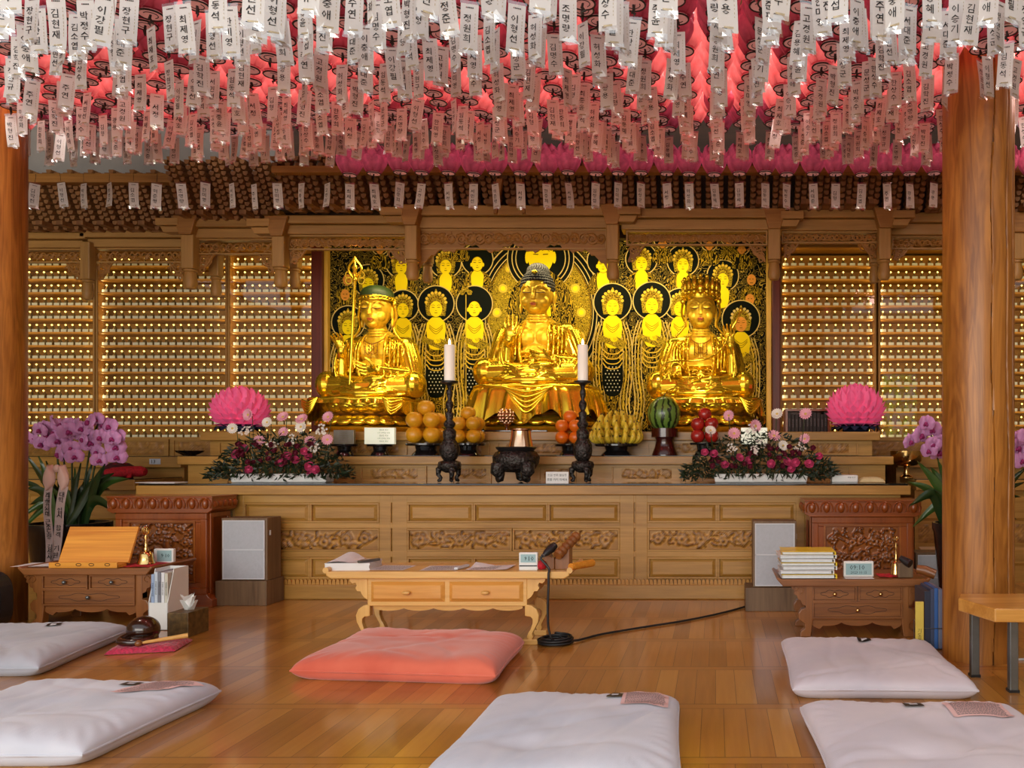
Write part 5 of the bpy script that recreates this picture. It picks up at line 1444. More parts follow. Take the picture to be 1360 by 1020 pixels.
# lotus lamps
M['lotus_pink'] = simple('hot_pink_petals', rgb(244,100,150), .6, 0, .2, 8, emit=.14)
M['lotus_blue'] = simple('dark_blue_leaves', rgb(18,34,62), .5, 0, .3, 14)
for p, w_px, py0, side in ((319, 66, 517, 'left'), (1136.5, 72, 514, 'right')):
    Y = 7.32; R = w_px/2*Y/FX; H = (573-py0)*Y/FX
    t = thing('lotus_lamp', 'big round hot pink lotus lamp with dark blue leaves on the %s altar end' % side, 'lamp', (XX(p, Y), Y, z3))
    mb = MB(); 
    for j in range(2):
        for k in range(16):
            a = 2*PI*(k+.5*j)/16
            Rm = Matrix.Rotation(a, 4, 'Z')
            mb.add([(R*.4,-.03,.03),(R*.4,.03,.03),(R*(.8+.05*j),.045,.07-.02*j),(R*(.8+.05*j),-.045,.07-.02*j),(R*(1.02-.04*j),0,.055-.045*j)], [(0,1,2,3),(3,2,4)], 0, Rm)
    mb.lathe([(R*.45,0),(R*.5,.02),(R*.35,.07)], 20)
    mb.build('leaf_base', M['lotus_blue'], t, smooth=60)
    mb = MB(); c = H*.52; A = H*.48
    mb.ell((0,0,c), (R*.9, R*.9, A*.92), 24, 16)
    for row in range(11):
        ph = -.75+row*(2.25/10.0); n = max(5, int(20*math.cos(ph)))
        rr, zz = R*.90*math.cos(ph), c+A*.93*math.sin(ph)
        for k in range(n):
            a = 2*PI*(k+.5*(row % 2))/n
            tl = PI/2-ph
            Rm = Matrix.Rotation(a, 4, 'Z') @ Matrix.Translation((rr, 0, zz)) @ Matrix.Rotation(.42-ph, 4, 'Y')
            w2, hh = R*.16, R*.24
            mb.add([(-.01,-w2*.7,-hh),(-.01,w2*.7,-hh),(.006,w2,0),(.006,-w2,0),(.022,w2*.55,hh*.6),(.022,-w2*.55,hh*.6),(.034,0,hh),(.03,0,-hh*.2)], [(0,1,7),(0,7,3),(1,2,7),(2,4,7),(3,7,5),(7,4,6),(7,6,5)], 0, Rm)
    mb.build('petals', M['lotus_pink'], t, smooth=30)
# sutra case with books at the right
Yk = 7.75; x0, x1 = XX(1046, Yk), XX(1099, Yk); h = ZZ(546, Yk)-z3
t = thing('book_case', 'low open red-brown case of dark books left of the right lotus lamp', 'book case', ((x0+x1)/2, Yk, z3))
hw = (x1-x0)/2; mb = MB(); mb.box(-hw-.02, hw+.02, -.02, .25, h, h+.02); mb.box(-hw-.02, hw+.02, -.02, .25, 0, .012)
for s2 in (-1, 1): mb.box(s2*hw, s2*(hw+.02), -.02, .25, .012, h)
mb.box(-hw, hw, .23, .25, .012, h); mb.build('case', M['chest'], t)
M['book_dark'] = simple('dark_book_cover', rgb(40,30,24), .6, 0, .25, 30)
nb = 11
for k in range(nb):
    w2 = 2*hw/nb
    o = thing('book', 'dark bound book in the low case behind the right flowers, %s from left' % nth(k+1), 'book', (x0+w2*(k+.5), Yk, z3+.012), 0, 'dark books in the low case')
    hh = h*rnd.uniform(.8, .93)
    MB().box(-w2*.46, w2*.46, 0, .2, 0, hh).build('cover', M['book_dark'], o, bevel=.003)
    mb = MB(); put_text(mb, '\n'.join('법화경해설'), 0, hh*.5, -.001, w=w2*.4, h=hh*.6); mb.build('spine_writing', M['grey_ink'], o)
# items on the side counters
zc = ZZ(637, 6.95)+.006
t = thing('brass_bowl', 'polished brass bowl on a stem at the right end of the altar', 'bowl', (XX(1204, 7.2), 7.2, zc), 0)
MB().lathe([(.06,0),(.06,.01),(.03,.03),(.022,.07),(.03,.10)], 28).build('stem', M['brass'], t, smooth=40)
MB().lathe([(.03,.10),(.09,.11),(.13,.15),(.138,.20),(.14,.235),(.13,.235),(.12,.16),(0,.14)], 36).build('bowl', M['brass'], t, smooth=40)
t = thing('white_carton', 'flat white carton lying on the altar right of the right flowers', 'carton', (XX(1121, 6.42), 6.42, zA+.014))
MB().box(-.10,.10,-.05,.07,0,.058).build('carton', M['white'], t, bevel=.008)
mb = MB(); put_text(mb, '과일 공양', .05, .04, -.0505, w=.06, h=.014); mb.build('writing', M['ink'], t)
def pouch(u, v):
    a, b2 = u*2-1, v*2-1; k = max(0, (1-a**4)*(1-b2**4))
    return (a*.10, b2*.06, .004+.036*k**.6+.004*math.sin(a*9+b2*5)*k)
o = MB().grid(pouch, 20, 14).build('cloth_pouch', simple('cream_cloth', rgb(206,188,140), .8, 0, .08, 20), smooth=60, loc=(XX(1157, 6.42), 6.42, zA+.014))
tag(o, 'flat cream cloth pouch beside the white carton on the altar', 'pouch')
zl = ZZ(637, 6.95)+.006
t = thing('brocade_roll', 'long red brocade roll with a tassel on the left side counter', 'roll', (XX(168, 7.02), 7.02, zl))
MB().tube([(-.17,0,.05),(-.12,0,.052),(.0,0,.06),(.12,0,.062),(.16,0,.055)], [.03,.042,.046,.046,.03], 14).build('roll', M['red'], t, smooth=60)
mb = MB()
for k in range(9): mb.tube([(.06+.003*k,-.055,.05),(.055+.004*k,-.075,-.0+.012),(.05+.006*k,-.085,.012-.0)], .003, 4)
mb.build('tassel', M['red'], t, smooth=60)
t = thing('dark_bundle', 'rounded dark red cloth bundle behind the red brocade roll', 'bundle', (XX(158, 7.25), 7.25, zl))
mb = MB(); mb.lathe([(.1,0),(.14,.04),(.13,.09),(.07,.13),(0,.14)], 24, mod=lambda a, z: 1+.05*math.sin(a*6)); mb.build('bundle', simple('dark_red_cloth', rgb(64,14,18), .8, 0, .3, 30), t, smooth=60)
MB().tube([(.075*math.cos(a),.075*math.sin(a),.118) for a in [2*PI*k/20 for k in range(20)]], .008, 6, closed=True).build('tie', M['red'], t, smooth=60)
o = MB().box(-.15,.15,-.08,.08,0,.004).build('paper_sheet', M['paper'], loc=(XX(215, 6.38), 6.38, zA+.014)); tag(o, 'flat white sheet at the left end of the altar top', 'paper')
zle = ZZ(606.5, 7.55)+.006
t = thing('offering_bowl', 'small dark bowl on the ledge left of the left flowers', 'bowl', (XX(252, 7.62), 7.62, zle))
MB().lathe([(.05,0),(.06,.01),(.11,.035),(.12,.05),(.11,.05),(0,.02)], 28).build('bowl', M['black_gloss'], t, smooth=40)
t = bpy.data.objects['altar_ledge']
mb = MB(); Yl = 7.55; p = W(206, 613, Yl); q = p-t.location
mb.box(q.x-.05, q.x+.05, -.004, 0, q.z-.025, q.z+.025); pl = mb.build('number_plate', M['plate'], t)
mb = MB(); put_text(mb, '13', q.x-.012, q.z, -.006, w=.05, h=.034); mb.build('number', M['ink'], pl)
# flower arrangements
M['flw_white'] = simple('white_petals', rgb(232,228,216), .6, 0, .06, 20)
M['flw_pink'] = simple('pale_pink_petals', rgb(232,168,184), .6, 0, .14, 20)
M['flw_rose'] = simple('rose_pink_petals', rgb(206,76,122), .6, 0, .25, 30)
M['flw_red'] = simple('wine_red_buds', rgb(112,28,50), .6, 0, .35, 30)
M['flw_eye'] = simple('flower_eye', rgb(206,176,92), .7, 0, .2, 40)
def daisy(r, n=16, rings=2):
    mb = MB()
    for g in range(rings):
        for k in range(n):
            a = 2*PI*(k+.5*g)/n; rr = r*(1-.2*g); w2 = rr*.16
            Rm = Matrix.Rotation(a, 4, 'Z') @ Matrix.Rotation(-.18-.25*g, 4, 'Y')
            mb.add([(rr*.15,-w2*.5,0),(rr*.15,w2*.5,0),(rr*.75,w2,.004),(rr,0,0),(rr*.75,-w2,.004)], [(0,1,2,3,4)], 0, Rm)
    mb.ell((0,0,.004), (r*.22,r*.22,r*.12), 10, 6, 1)
    return mb
def rose(r):
    mb = MB()
    for g in range(3):
        n = 5
        for k in range(n):
            a = 2*PI*(k+.4*g)/n; rr = r*(1-.28*g)
            def fn(u, v, a=a, rr=rr, g=g):
                b2 = a+(u-.5)*1.5; q = rr*(.25+.75*math.sin(v*PI/2)*(1-.12*abs(u-.5)*2))
                return (q*math.cos(b2), q*math.sin(b2), r*(.1+.25*g+.55*v*v))
            mb.grid(fn, 4, 3)
    mb.ell((0,0,r*.5), (r*.3,r*.3,r*.35), 8, 6, 0)
    return mb
def cluster(r):
    mb = MB(); g = random.Random(4)
    for k in range(22):
        a, q = g.uniform(0, 6.28), r*math.sqrt(g.random()); c = (q*math.cos(a), q*math.sin(a), g.uniform(-.3,.3)*r)
        for j in range(5):
            b2 = 2*PI*j/5; mb.add([c, (c[0]+.009*math.cos(b2-.5), c[1]+.009*math.sin(b2-.5), c[2]+.002), (c[0]+.009*math.cos(b2+.5), c[1]+.009*math.sin(b2+.5), c[2]+.002)], [(0,1,2)], 0)
    return mb
FM = {'P': daisy(.052).mesh('daisy', [M['flw_pink'], M['flw_eye']], 60), 'W': daisy(.05, 18).mesh('daisy', [M['flw_white'], M['flw_eye']], 60),
      'R': rose(.036).mesh('rose', M['flw_rose'], 60), 'C': cluster(.048).mesh('cluster', M['flw_white'], 60), 'D': rose(.022).mesh('bud', M['flw_red'], 60)}
FN = {'P': 'pink_daisy', 'W': 'white_daisy', 'R': 'pink_rose', 'C': 'white_cluster', 'D': 'red_bud'}
def arrangement(c_px, t0, t1, x0, x1, flowers, label, seed):
    Y = 6.42; g = random.Random(seed)
    o = Vector((XX(c_px, Y), Y, zA+.0155)); t = thing('flower_arrangement', label, 'flower arrangement', o)
    a, b2 = XX(t0, Y)-o.x, XX(t1, Y)-o.x
    MB().prism([(a+.01,0),(b2-.01,0),(b2,.066),(a,.066)], -.07, .07).build('white_trough', M['white'], t, bevel=.008)
    mb = MB()
    def leaf(c, d, ln, w2):
        d = Vector(d).normalized(); s = d.cross(Vector((g.uniform(-1,1), g.uniform(-1,1), g.uniform(-.3,1)))).normalized(); c = Vector(c)
        P4 = [c, c+d*ln*.5+s*w2, c+d*ln, c+d*ln*.5-s*w2]
        for q in P4: q.z = max(q.z, .004)
        mb.add(P4, [(0,1,2,3)])
    X0, X1 = XX(x0, Y)-o.x, XX(x1, Y)-o.x
    for k in range(1500):
        f = g.random(); x = X0+(X1-X0)*f; e = min(f, 1-f)*2
        top = .07+.30*min(1, e*1.6)**.7
        z = .03+(top-.03)*g.random()**1.15; y = g.uniform(-.11, .11)*(1 if z < .25 else .8)
        y = min(y, .2)
        leaf((x, y, max(z, .02)), (g.uniform(-1,1)+(f-.5)*1.6, g.uniform(-1,.4), g.uniform(-.5,.9)), g.uniform(.03,.075), g.uniform(.005,.011))
    for k in range(60):   # sprays over the front edge
        x = g.uniform(X0*.9, X1*.9); leaf((x, -.075, .08), (g.uniform(-.7,.7), -.5, -.7), g.uniform(.05,.09), .008)
    mb.build('foliage', M['foliage'], t)
    mb = MB()
    for kind, px, py in flowers:
        q = W(px, py, Y-.06)-o
        mb.tube([(q.x*.8, .0, .06), (q.x*.93, -.02, q.z*.6), (q.x, -.035+.03, q.z-.01)], .0028, 4)
    mb.build('stems', M['stem'], t)
    for kind, px, py in flowers:
        dy = g.uniform(-.12, -.05) if py > 590 else g.uniform(-.06, .03)
        q = W(px, py, Y+dy)-o
        f = bpy.data.objects.new(FN[kind], FM[kind]); COL.objects.link(f); f.parent = t; f.location = q
        f.rotation_euler = (PI/2-.35+g.uniform(-.3,.3), g.uniform(-.35,.35), g.uniform(-.5,.5)); f.scale = (g.uniform(.85,1.1),)*3
gl = random.Random(9)
FL1 = [('P',376,554),('P',377,574),('P',401,557),('P',330,551),('P',345,585),('P',435,584),('P',412,586),('P',436,554),('W',309,569),('C',326,572),('W',355,561),('C',387,584),('W',400,567),('C',417,595),('C',362,589),('C',427,571),
       ('R',315,604),('R',331,624),('R',376,615),('R',381,607),('R',394,611),('R',405,600),('R',412,620),('R',422,624),('R',414,629),('R',324,597),('R',411,606)]+[('D',gl.uniform(315,425),gl.uniform(588,618)) for _ in range(30)]
FL2 = [('W',943.5,572),('W',1040,592),('W',1032,550),('P',968,552),('P',975,576),('P',1070,550),('P',1069,583),('P',1028,579),('P',1003,566),('C',972,595),('C',1001,598),('C',1062,593),('C',998,570),('C',1010,590),
       ('R',963,619),('R',949,604),('R',981,609),('R',996,612),('R',1025,616),('R',1044,615),('R',1057,615),('R',1052,624),('R',1074,618),('R',1088,607),('R',936,602)]+[('D',gl.uniform(940,1080),gl.uniform(592,620)) for _ in range(30)]
arrangement(374, 312, 440, 284, 462, FL1, 'flower arrangement of pink roses and daisies in a white trough on the left altar', 1)
arrangement(1008, 948, 1072, 908, 1108, FL2, 'flower arrangement of roses and white daisies in a white trough on the right altar', 2)
# ================================================================ CUSHIONS ON THE FLOOR
def fabric(name, c1, c2, sheen=.3):
    m, N, L, b = newmat(name)
    tc = N.new('ShaderNodeTexCoord'); n1 = N.new('ShaderNodeTexNoise'); n1.inputs['Scale'].default_value = 3.2; n1.inputs['Detail'].default_value = 4
    L.new(tc.outputs['Object'], n1.inputs['Vector'])
    cr = N.new('ShaderNodeValToRGB'); cr.color_ramp.elements[0].color = c1; cr.color_ramp.elements[1].color = c2
    cr.color_ramp.elements[0].position = .35; cr.color_ramp.elements[1].position = .65
    L.new(n1.outputs['Fac'], cr.inputs['Fac']); L.new(cr.outputs['Color'], b.inputs['Base Color'])
    b.inputs['Roughness'].default_value = .9; b.inputs['Sheen Weight'].default_value = sheen
    n2 = N.new('ShaderNodeTexNoise'); n2.inputs['Scale'].default_value = 240; L.new(tc.outputs['Object'], n2.inputs['Vector'])
    bp = N.new('ShaderNodeBump'); bp.inputs['Strength'].default_value = .12; bp.inputs['Distance'].default_value = .004
    L.new(n2.outputs['Fac'], bp.inputs['Height']); L.new(bp.outputs['Normal'], b.inputs['Normal'])
    return m
M['velvet_white'] = fabric('white_velvet', rgb(186,190,204), rgb(206,206,216))
M['velvet_grey'] = fabric('grey_velvet', rgb(156,160,172), rgb(178,180,190))
M['velvet_pink'] = fabric('rosy_white_velvet', rgb(196,188,198), rgb(212,202,208))
M['velvet_coral'] = fabric('coral_velvet', rgb(206,92,68), rgb(222,112,86), .4)
def cushion(name, label, c, th, mat, seed, patch=None, name_patch=None, tip=.045):
    th *= .86
    """c: four floor corners FL, FR, BR, BL (x, y)"""
    g = random.Random(seed); cc = [Vector(p) for p in c]; cen = sum(cc, Vector((0,0)))/4
    N = 64
    dents = [(g.uniform(-.5,.5), g.uniform(-.5,.5), g.uniform(.1,.2)) for _ in range(5)]+[(0,0,.16)]
    cr = [(g.uniform(0, PI), g.uniform(-.6,.6), g.uniform(.03,.06)) for _ in range(7)]
    def base(u, v):
        a, b2 = u, v
        a = u*(1-.035*(1-v*v)); b2 = v*(1-.035*(1-u*u))
        # rounded tips
        k = (abs(u)*abs(v))**6; a *= 1-.025*k; b2 *= 1-.025*k
        s, t = (a+1)/2, (b2+1)/2
        p = cc[0]*(1-s)*(1-t)+cc[1]*s*(1-t)+cc[2]*s*t+cc[3]*(1-s)*t
        return p-cen
    def prof(u, v): return max(0, (1-abs(u)**7)*(1-abs(v)**7))**.42
    def top(u, v):
        p = base(u, v); h = prof(u, v)
        z = tip+(th-tip)*h
        z += .016*noise.noise(Vector((p.x*3.3+seed, p.y*3.3, 1)))*h
        for dx, dy, r in dents: z -= .007*math.exp(-((u-dx)**2+(v-dy)**2)/(r*r))*h
        for a, off, w2 in cr:
            d = u*math.cos(a)+v*math.sin(a)-off+.05*math.sin(5*(u-v)); z -= .0055*math.exp(-(d/w2)**2)*h
        e = max(abs(u), abs(v))
        if .72 < e < .999: z += .0028*math.sin((math.atan2(v, u))*46+3*math.sin(seed+u*5))*h*math.sin(PI*(e-.72)/.28)
        return (p.x, p.y, z)
    def bot(u, v):
        p = base(u, v); h = prof(u, v); return (p.x*1, p.y, tip*(1-min(1, h*1.6)))
    t = thing(name, label, 'cushion', (cen.x, cen.y, 0))
    mb = MB()
    ww = lambda x: math.sin((x-.5)*PI)
    mb.grid(lambda u, v: top(ww(u), ww(v)), N, N); mb.grid(lambda u, v: bot(ww(u), ww(v)), N, N)
    me = mb.mesh('cushion_cover', M[mat], None)
    bm = bmesh.new(); bm.from_mesh(me); bmesh.ops.remove_doubles(bm, verts=bm.verts, dist=.0004); bmesh.ops.recalc_face_normals(bm, faces=bm.faces); bm.to_mesh(me); bm.free()
    me.polygons.foreach_set('use_smooth', [True]*len(me.polygons))
    o = bpy.data.objects.new('cushion_cover', me); COL.objects.link(o); o.parent = t
    ed = [base(-1+2*k/24, -1) for k in range(24)]+[base(1, -1+2*k/24) for k in range(24)]+[base(1-2*k/24, 1) for k in range(24)]+[base(-1, 1-2*k/24) for k in range(24)]
    MB().tube([(p.x, p.y, tip) for p in ed], .0055, 6, closed=True).build('piping', M[mat], t, smooth=60)
    if patch:
        pu, pv = patch; mb = MB(); c0 = top(pu, pv)
        def lab(u, v, k=1.0, dz=.004):
            U, V = pu+(u-.5)*.17*k, pv+(v-.5)*.13*k; q = top(U, V); return (q[0], q[1], q[2]+dz+.003)
        mb.grid(lambda u, v: lab(u, v), 6, 3); pa = mb.build('label_patch', M['black'], t)
        mb = MB(); mb.grid(lambda u, v: lab(u, v, .42, .0055), 5, 2); mb.build('label_print', M['rim_white'], pa)
    return t, (lambda u, v: (top(u, v)[0]+cen.x, top(u, v)[1]+cen.y, top(u, v)[2]))
cs = {}
cs['A'] = cushion('floor_cushion', 'grey white floor cushion beside the wooden fish, in front of the left desk', [(-4.25,4.02),(-3.28,4.02),(-3.47,4.93),(-4.33,4.93)], .125, 'velvet_grey', 1, (.18,.62))
cs['B'] = cushion('floor_cushion', 'pale floor cushion with a pink sheet on it, at the lower left', [(-3.12,2.84),(-2.19,2.87),(-2.17,3.66),(-3.06,3.72)], .13, 'velvet_white', 2, (.30,.66))
cs['C'] = cushion('floor_cushion', 'coral pink velvet floor cushion in front of the pale low table', [(-2.06,3.98),(-1.02,3.88),(-1.05,4.60),(-2.02,4.74)], .145, 'velvet_coral', 3)
cs['D'] = cushion('floor_cushion', 'white floor cushion with a pink sheet on it, lower middle of the floor', [(-.95,2.58),(-.10,2.58),(-.15,3.50),(-.93,3.50)], .13, 'velvet_white', 4, (.34,.70))
cs['E'] = cushion('floor_cushion', 'white floor cushion without a sheet, in front of the right walnut desk', [(.335,3.66),(1.17,3.64),(1.17,4.56),(.36,4.60)], .115, 'velvet_pink', 5, (.08,.70))
cs['F'] = cushion('floor_cushion', 'rosy white floor cushion with a pink sheet, at the lower right corner', [(.37,2.50),(1.26,2.50),(1.22,3.40),(.34,3.42)], .12, 'velvet_pink', 6, (-.02,.68))
for key, (u0, u1, v0, v1), lab in (('B', (.38,.86,.38,.76), 'pink printed sheet on the lower left cushion'), ('D', (.42,.90,.46,.80), 'pink printed sheet on the lower middle cushion'), ('F', (.26,.80,.40,.76), 'pink printed sheet on the lower right cushion')):
    fn = cs[key][1]; c = fn((u0+u1)/2, (v0+v1)/2)
    t = thing('printed_sheet', lab, 'paper', c)
    sk = .10 if key == 'B' else 0
    mb = MB(); mb.grid(lambda u, v: tuple(Vector(fn(u0+(u1-u0)*u-sk*(1-v)*2+sk, v0+(v1-v0)*v))-Vector(c)+Vector((0,0,.007))), 14, 10); mb.build('sheet', M['pink_paper'], t, smooth=60)
    mb = MB(); g = random.Random(5)
    for r in range(13):
        u = .08
        while u < .9:
            w2 = g.uniform(.02, .06)
            q = [Vector(fn(u0+(u1-u0)*a-sk*(1-b2)*2+sk, v0+(v1-v0)*b2))-Vector(c)+Vector((0,0,.0082)) for a, b2 in ((u, .08+.065*r), (min(.94, u+w2), .08+.065*r), (min(.94, u+w2), .11+.065*r), (u, .11+.065*r))]
            mb.add(q, [(0,1,2,3)]); u += w2+.012
    mb.build('print', M['grey_ink'], t)

# ================================================================ PALE LOW TABLE
YT = 4.72
def T(px, py): return (XX(px, YT)-XX(597, YT), ZZ(py, YT))
t = thing('low_table', 'pale pine low table with two drawers and curled legs in the middle of the floor', 'table', (XX(597, YT), YT, 0))
xl, xr = T(438, 0)[0], T(758, 0)[0]; zt_, zb_ = ZZ(757.5, YT), ZZ(767, YT)
tz = zt_
mb = MB(); mb.prism([(xl,zb_+.016),(xl+.03,zb_),(xr-.03,zb_),(xr,zb_+.016),(xr,zt_),(xl,zt_)], -.05, .34)
mb.build('table_top', M['pine'], t, bevel=.006)
for s, xe in ((-1, xl), (1, xr)):
    MB().tube([(xe+s*.002,-.048,zt_+.006),(xe+s*.002,.338,zt_+.006)], .017, 12).build('end_roll', M['pine'], t, smooth=60)
b0, b1 = T(488, 0)[0], T(700, 0)[0]
z1, z0 = zb_, ZZ(805, YT)
MB().box(b0, b1, .0, .29, z0, z1).build('body', M['pine'], t, bevel=.004)
for a, b2 in ((493, 591), (597, 695)):
    mb = MB(); x0, x1 = T(a, 0)[0], T(b2, 0)[0]; zz0, zz1 = ZZ(799, YT), ZZ(772.5, YT)
    raised(mb, x0, x1, zz0, zz1, -.001, .014, .02); d = mb.build('drawer', M['drawer_pine'], t, bevel=.001)
    xm, zm = (x0+x1)/2, (zz0+zz1)/2-.002
    MB().tube([(xm-.02,-.03,zm),(xm-.012,-.034,zm),(xm+.012,-.034,zm),(xm+.02,-.03,zm)], [.006,.011,.011,.006], 10).build('knob', M['pine'], d, smooth=60)
n = 40; top = [(b0+.03+(b1-b0-.06)*k/n, z0+.002) for k in range(n+1)]; low = [(p[0], z0-.016-.014*abs(math.sin(PI*k/n*5))**.7) for k, p in enumerate(top)]
MB().prism(top+low[::-1], .02, .035).build('apron', M['pine'], t)
MB().prism(top+low[::-1], .25, .265).build('apron', M['pine'], t)
k = YT/FX/6.371
leg = [(235,590),(290,600),(335,632),(355,685),(348,742),(318,800),(298,838),(306,868),(292,892),(262,893),(250,866),(262,835),(282,805),(300,752),(300,716),(282,697),(235,690)]
lx0 = (660-950)*YT/FX-XX(597, YT)
legp = [(lx0+q[0]*k, ZZ(710+q[1]/6.371, YT)) for q in leg]
zf = min(q[1] for q in legp)
c0_ = (b0+b1)/2
for s in (1, -1):
    for y0, y1 in ((.0, .045), (.245, .29)):
        pl = [((q[0] if s > 0 else 2*c0_-q[0]), q[1]) for q in legp]
        lg = MB().prism(pl, y0, y1).build('leg', M['pine_z'], t, bevel=.004)
        xf = sum(q[0] for q in pl if q[1] < zf+.04)/max(1, len([q for q in pl if q[1] < zf+.04]))
        MB().box(xf-.04, xf+.045, y0-.005, y1+.005, 0, zf+.004).build('foot_block', M['pine'], lg, bevel=.003)
    e = b1 if s > 0 else b0
    br = [(0,0),(.105,0),(.102,-.02),(.088,-.035),(.07,-.03),(.062,-.045),(.07,-.06),(.06,-.078),(.04,-.08),(.034,-.095),(.022,-.112),(0,-.128)]
    for y0, y1 in ((.0, .03), (.26, .29)):
        MB().prism([(e+s*q[0], zb_+q[1]) for q in br], y0, y1).build('scalloped_bracket', M['pine_z'], t, bevel=.002)
MB().box(T(500,0)[0], T(690,0)[0], .1, .12, z0-.02, z0).build('rail', M['pine'], t)
# things on it
def on_t(px, dy=0.0): return XX(px, YT+dy)
def sheet(name, label, x, y, z, w2, d, rz, mat='paper', curl=.0, n=1, text=True):
    o = thing(name, label, 'paper', (x, y, z), rz)
    MB().grid(lambda u, v: ((u-.5)*w2, (v-.5)*d, .0015+curl*max(0, v-.5)*max(0, .5-u)*4+curl*.6*max(0, u-.6)), 10, 10).build('page', M[mat], o, smooth=60)
    if text:
        mb = MB(); g = random.Random(int(abs(x)*1000))
        for r in range(9):
            u = -.4
            while u < .38:
                q = g.uniform(.03,.09); mb.add([((u)*w2, (-.4+.09*r)*d, .0026),((u+q)*w2, (-.4+.09*r)*d, .0026),((u+q)*w2, (-.37+.09*r)*d, .0026),((u)*w2, (-.37+.09*r)*d, .0026)], [(0,1,2,3)]); u += q+.02
        mb.build('print', M['grey_ink'], o)
    return o
o = thing('paper_stack', 'thick stack of white papers at the left end of the pale low table', 'papers', (on_t(470,.1), YT+.10, tz), .05)
mb = MB()
for q in range(9): mb.box(-.125+rnd.uniform(-.003,.003), .125+rnd.uniform(-.003,.003), -.10, .10, .0045*q, .0045*q+.0042)
mb.build('pages', M['paper'], o)
MB().grid(lambda u, v: (-.125+.16*u, -.1+.2*v, .041+.035*math.sin(PI*min(1,u*1.1))*(.3+.7*v)+.006*v), 14, 8).build('curled_page', M['paper'], o, smooth=60)
sheet('paper_sheet', 'single flat white sheet lying beside the paper stack on the pale table', on_t(522,.1), YT+.10, tz, .20, .2, -.04)
sheet('paper_sheet', 'flat white sheet in the middle of the pale low table under a paperweight', on_t(588,.1), YT+.09, tz, .20, .2, .05)
sheet('paper_sheet', 'slightly curled printed sheet left of the white clock on the pale table', on_t(652,.1), YT+.10, tz, .24, .2, -.03, curl=.02)
for p, lab, z in ((490, 'slim grey paperweight bar lying on the thick paper stack', tz+.042), (612, 'slim pale paperweight bar at the middle of the pale table', tz+.003)):
    o = MB().box(-.012,.012,-.07,.07,0,.014).build('paperweight', M['steel'] if p < 500 else M['rim_white'], bevel=.003, loc=(on_t(p,.05)+.0, YT+.05 if p < 500 else YT+.07, z)); o.rotation_euler = (0,0,-.5 if p < 500 else -.2)
    tag(o, lab, 'paperweight')
def clock(px0, px1, py0, py1, Y, z, label, txt, frac=(.1,.9,.42,.9), wide=False, rz=0):
    w2 = (px1-px0)*Y/FX; h = (py1-py0)*Y/FX
    o = thing('digital_clock', label, 'clock', (XX((px0+px1)/2, Y), Y, z), rz)
    MB().box(-w2/2, w2/2, 0, .03, 0, h).build('case', M['white'], o, bevel=.006)
    a, b2, c, d = frac
    sc_ = MB().box(-w2/2+w2*a, -w2/2+w2*b2, -.0012, 0, h*c, h*d).build('screen', M['lcd'], o)
    mb = MB()
    for q, (tx, fx, fz, fw, fh) in enumerate(txt): put_text(mb, tx, -w2/2+w2*fx, h*fz, -.0022, w=w2*fw, h=h*fh)
    mb.build('digits', M['ink'], sc_)
    return o
o = clock(689, 714, 739, 763, YT-.01, tz, 'small white digital clock reading 9 10 on the pale low table', [('9', .36, .67, .12, .26), ('10', .66, .67, .26, .26), ('9', .365, .67, .12, .26)], (.1,.9,.45,.9))
MB().box(-.05,.05,-.002,0,.024,.030).build('slot', M['ink'], o)
o = MB().lathe([(0,0),(.022,.006),(.032,.026),(.024,.048),(0,.056)], 18).build('red_ball', M['red'], smooth=60, loc=(on_t(719,.02), YT+.02, tz)); tag(o, 'small round red cloth ball between the white clock and the wooden holder', 'ball')
# wooden holder, ribbed clapper, microphone
xh = on_t(740,.05)
o = thing('wooden_holder', 'two-part dark wooden holder block at the right end of the pale table', 'holder', (xh, YT+.03, tz))
MB().prism([(-.075,0),(-.012,0),(-.012,.075),(-.03,.07),(-.05,.085),(-.075,.10)], 0, .1).build('left_block', M['desk_z'], o, bevel=.004)
MB().prism([(-.010,0),(.075,0),(.075,.12),(.05,.10),(.02,.06),(-.010,.065)], 0, .1).build('right_block', M['desk_z'], o, bevel=.004)
o = thing('ribbed_clapper', 'ribbed brown wooden clapper resting slanted on the wooden holder', 'clapper', (xh+.012, YT-.01, tz+.085))
MB().tube([(.0+.0075*q, .012*q, .0085*q) for q in range(13)], [.026+.0045*(q % 2) for q in range(13)], 16).build('ribbed_stick', M['desk'], o, smooth=25)
o = thing('microphone', 'black microphone with a cable clipped to the left side of the wooden holder', 'microphone', (xh-.04, YT+.0, tz+.11))
MB().tube([(-.02,-.03,-.02),(-.008,-.02,-.008),(.012,.01,.012),(.03,.035,.03)], [.012,.019,.026,.02], 14).build('body', M['black'], o, smooth=60)
MB().tube([(-.026,-.036,-.024),(-.02,-.03,-.02)], .012, 12).build('plug', M['steel'], o, smooth=60)
MB().tube([(.005,.0,.03),(.004,0,.05),(.012,0,.06),(.004,0,.075),(-.004,0,.06),(.0,0,.05)], .004, 6).build('hook', M['brass'], o, smooth=60)
o = MB().tube([(0,-.06,0),(0,.14,.0)], [.02,.023], 14).build('wooden_stick', M['ply'], smooth=60, loc=(on_t(766,.0), YT+.02, tz+.024)); o.rotation_euler = (0, 0, -.5); tag(o, 'short pale wooden stick at the right tip of the low table', 'stick')
cb = [Vector((xh-.066, YT-.037, tz+.088)), Vector((xh-.072, YT-.046, tz+.07)), W(729, 755, YT-.055), W(728.5, 762, YT-.066), W(728.5, 775, YT-.07), W(727.5, 810, YT-.07), (XX(729,YT-.07), YT-.07, .10), (XX(736, 4.66), 4.66, .03), ON(750, 852, .012), ON(744, 848, .012), ON(722, 850, .012)]
cen = ON(738, 852.5, .012)
g = random.Random(8)
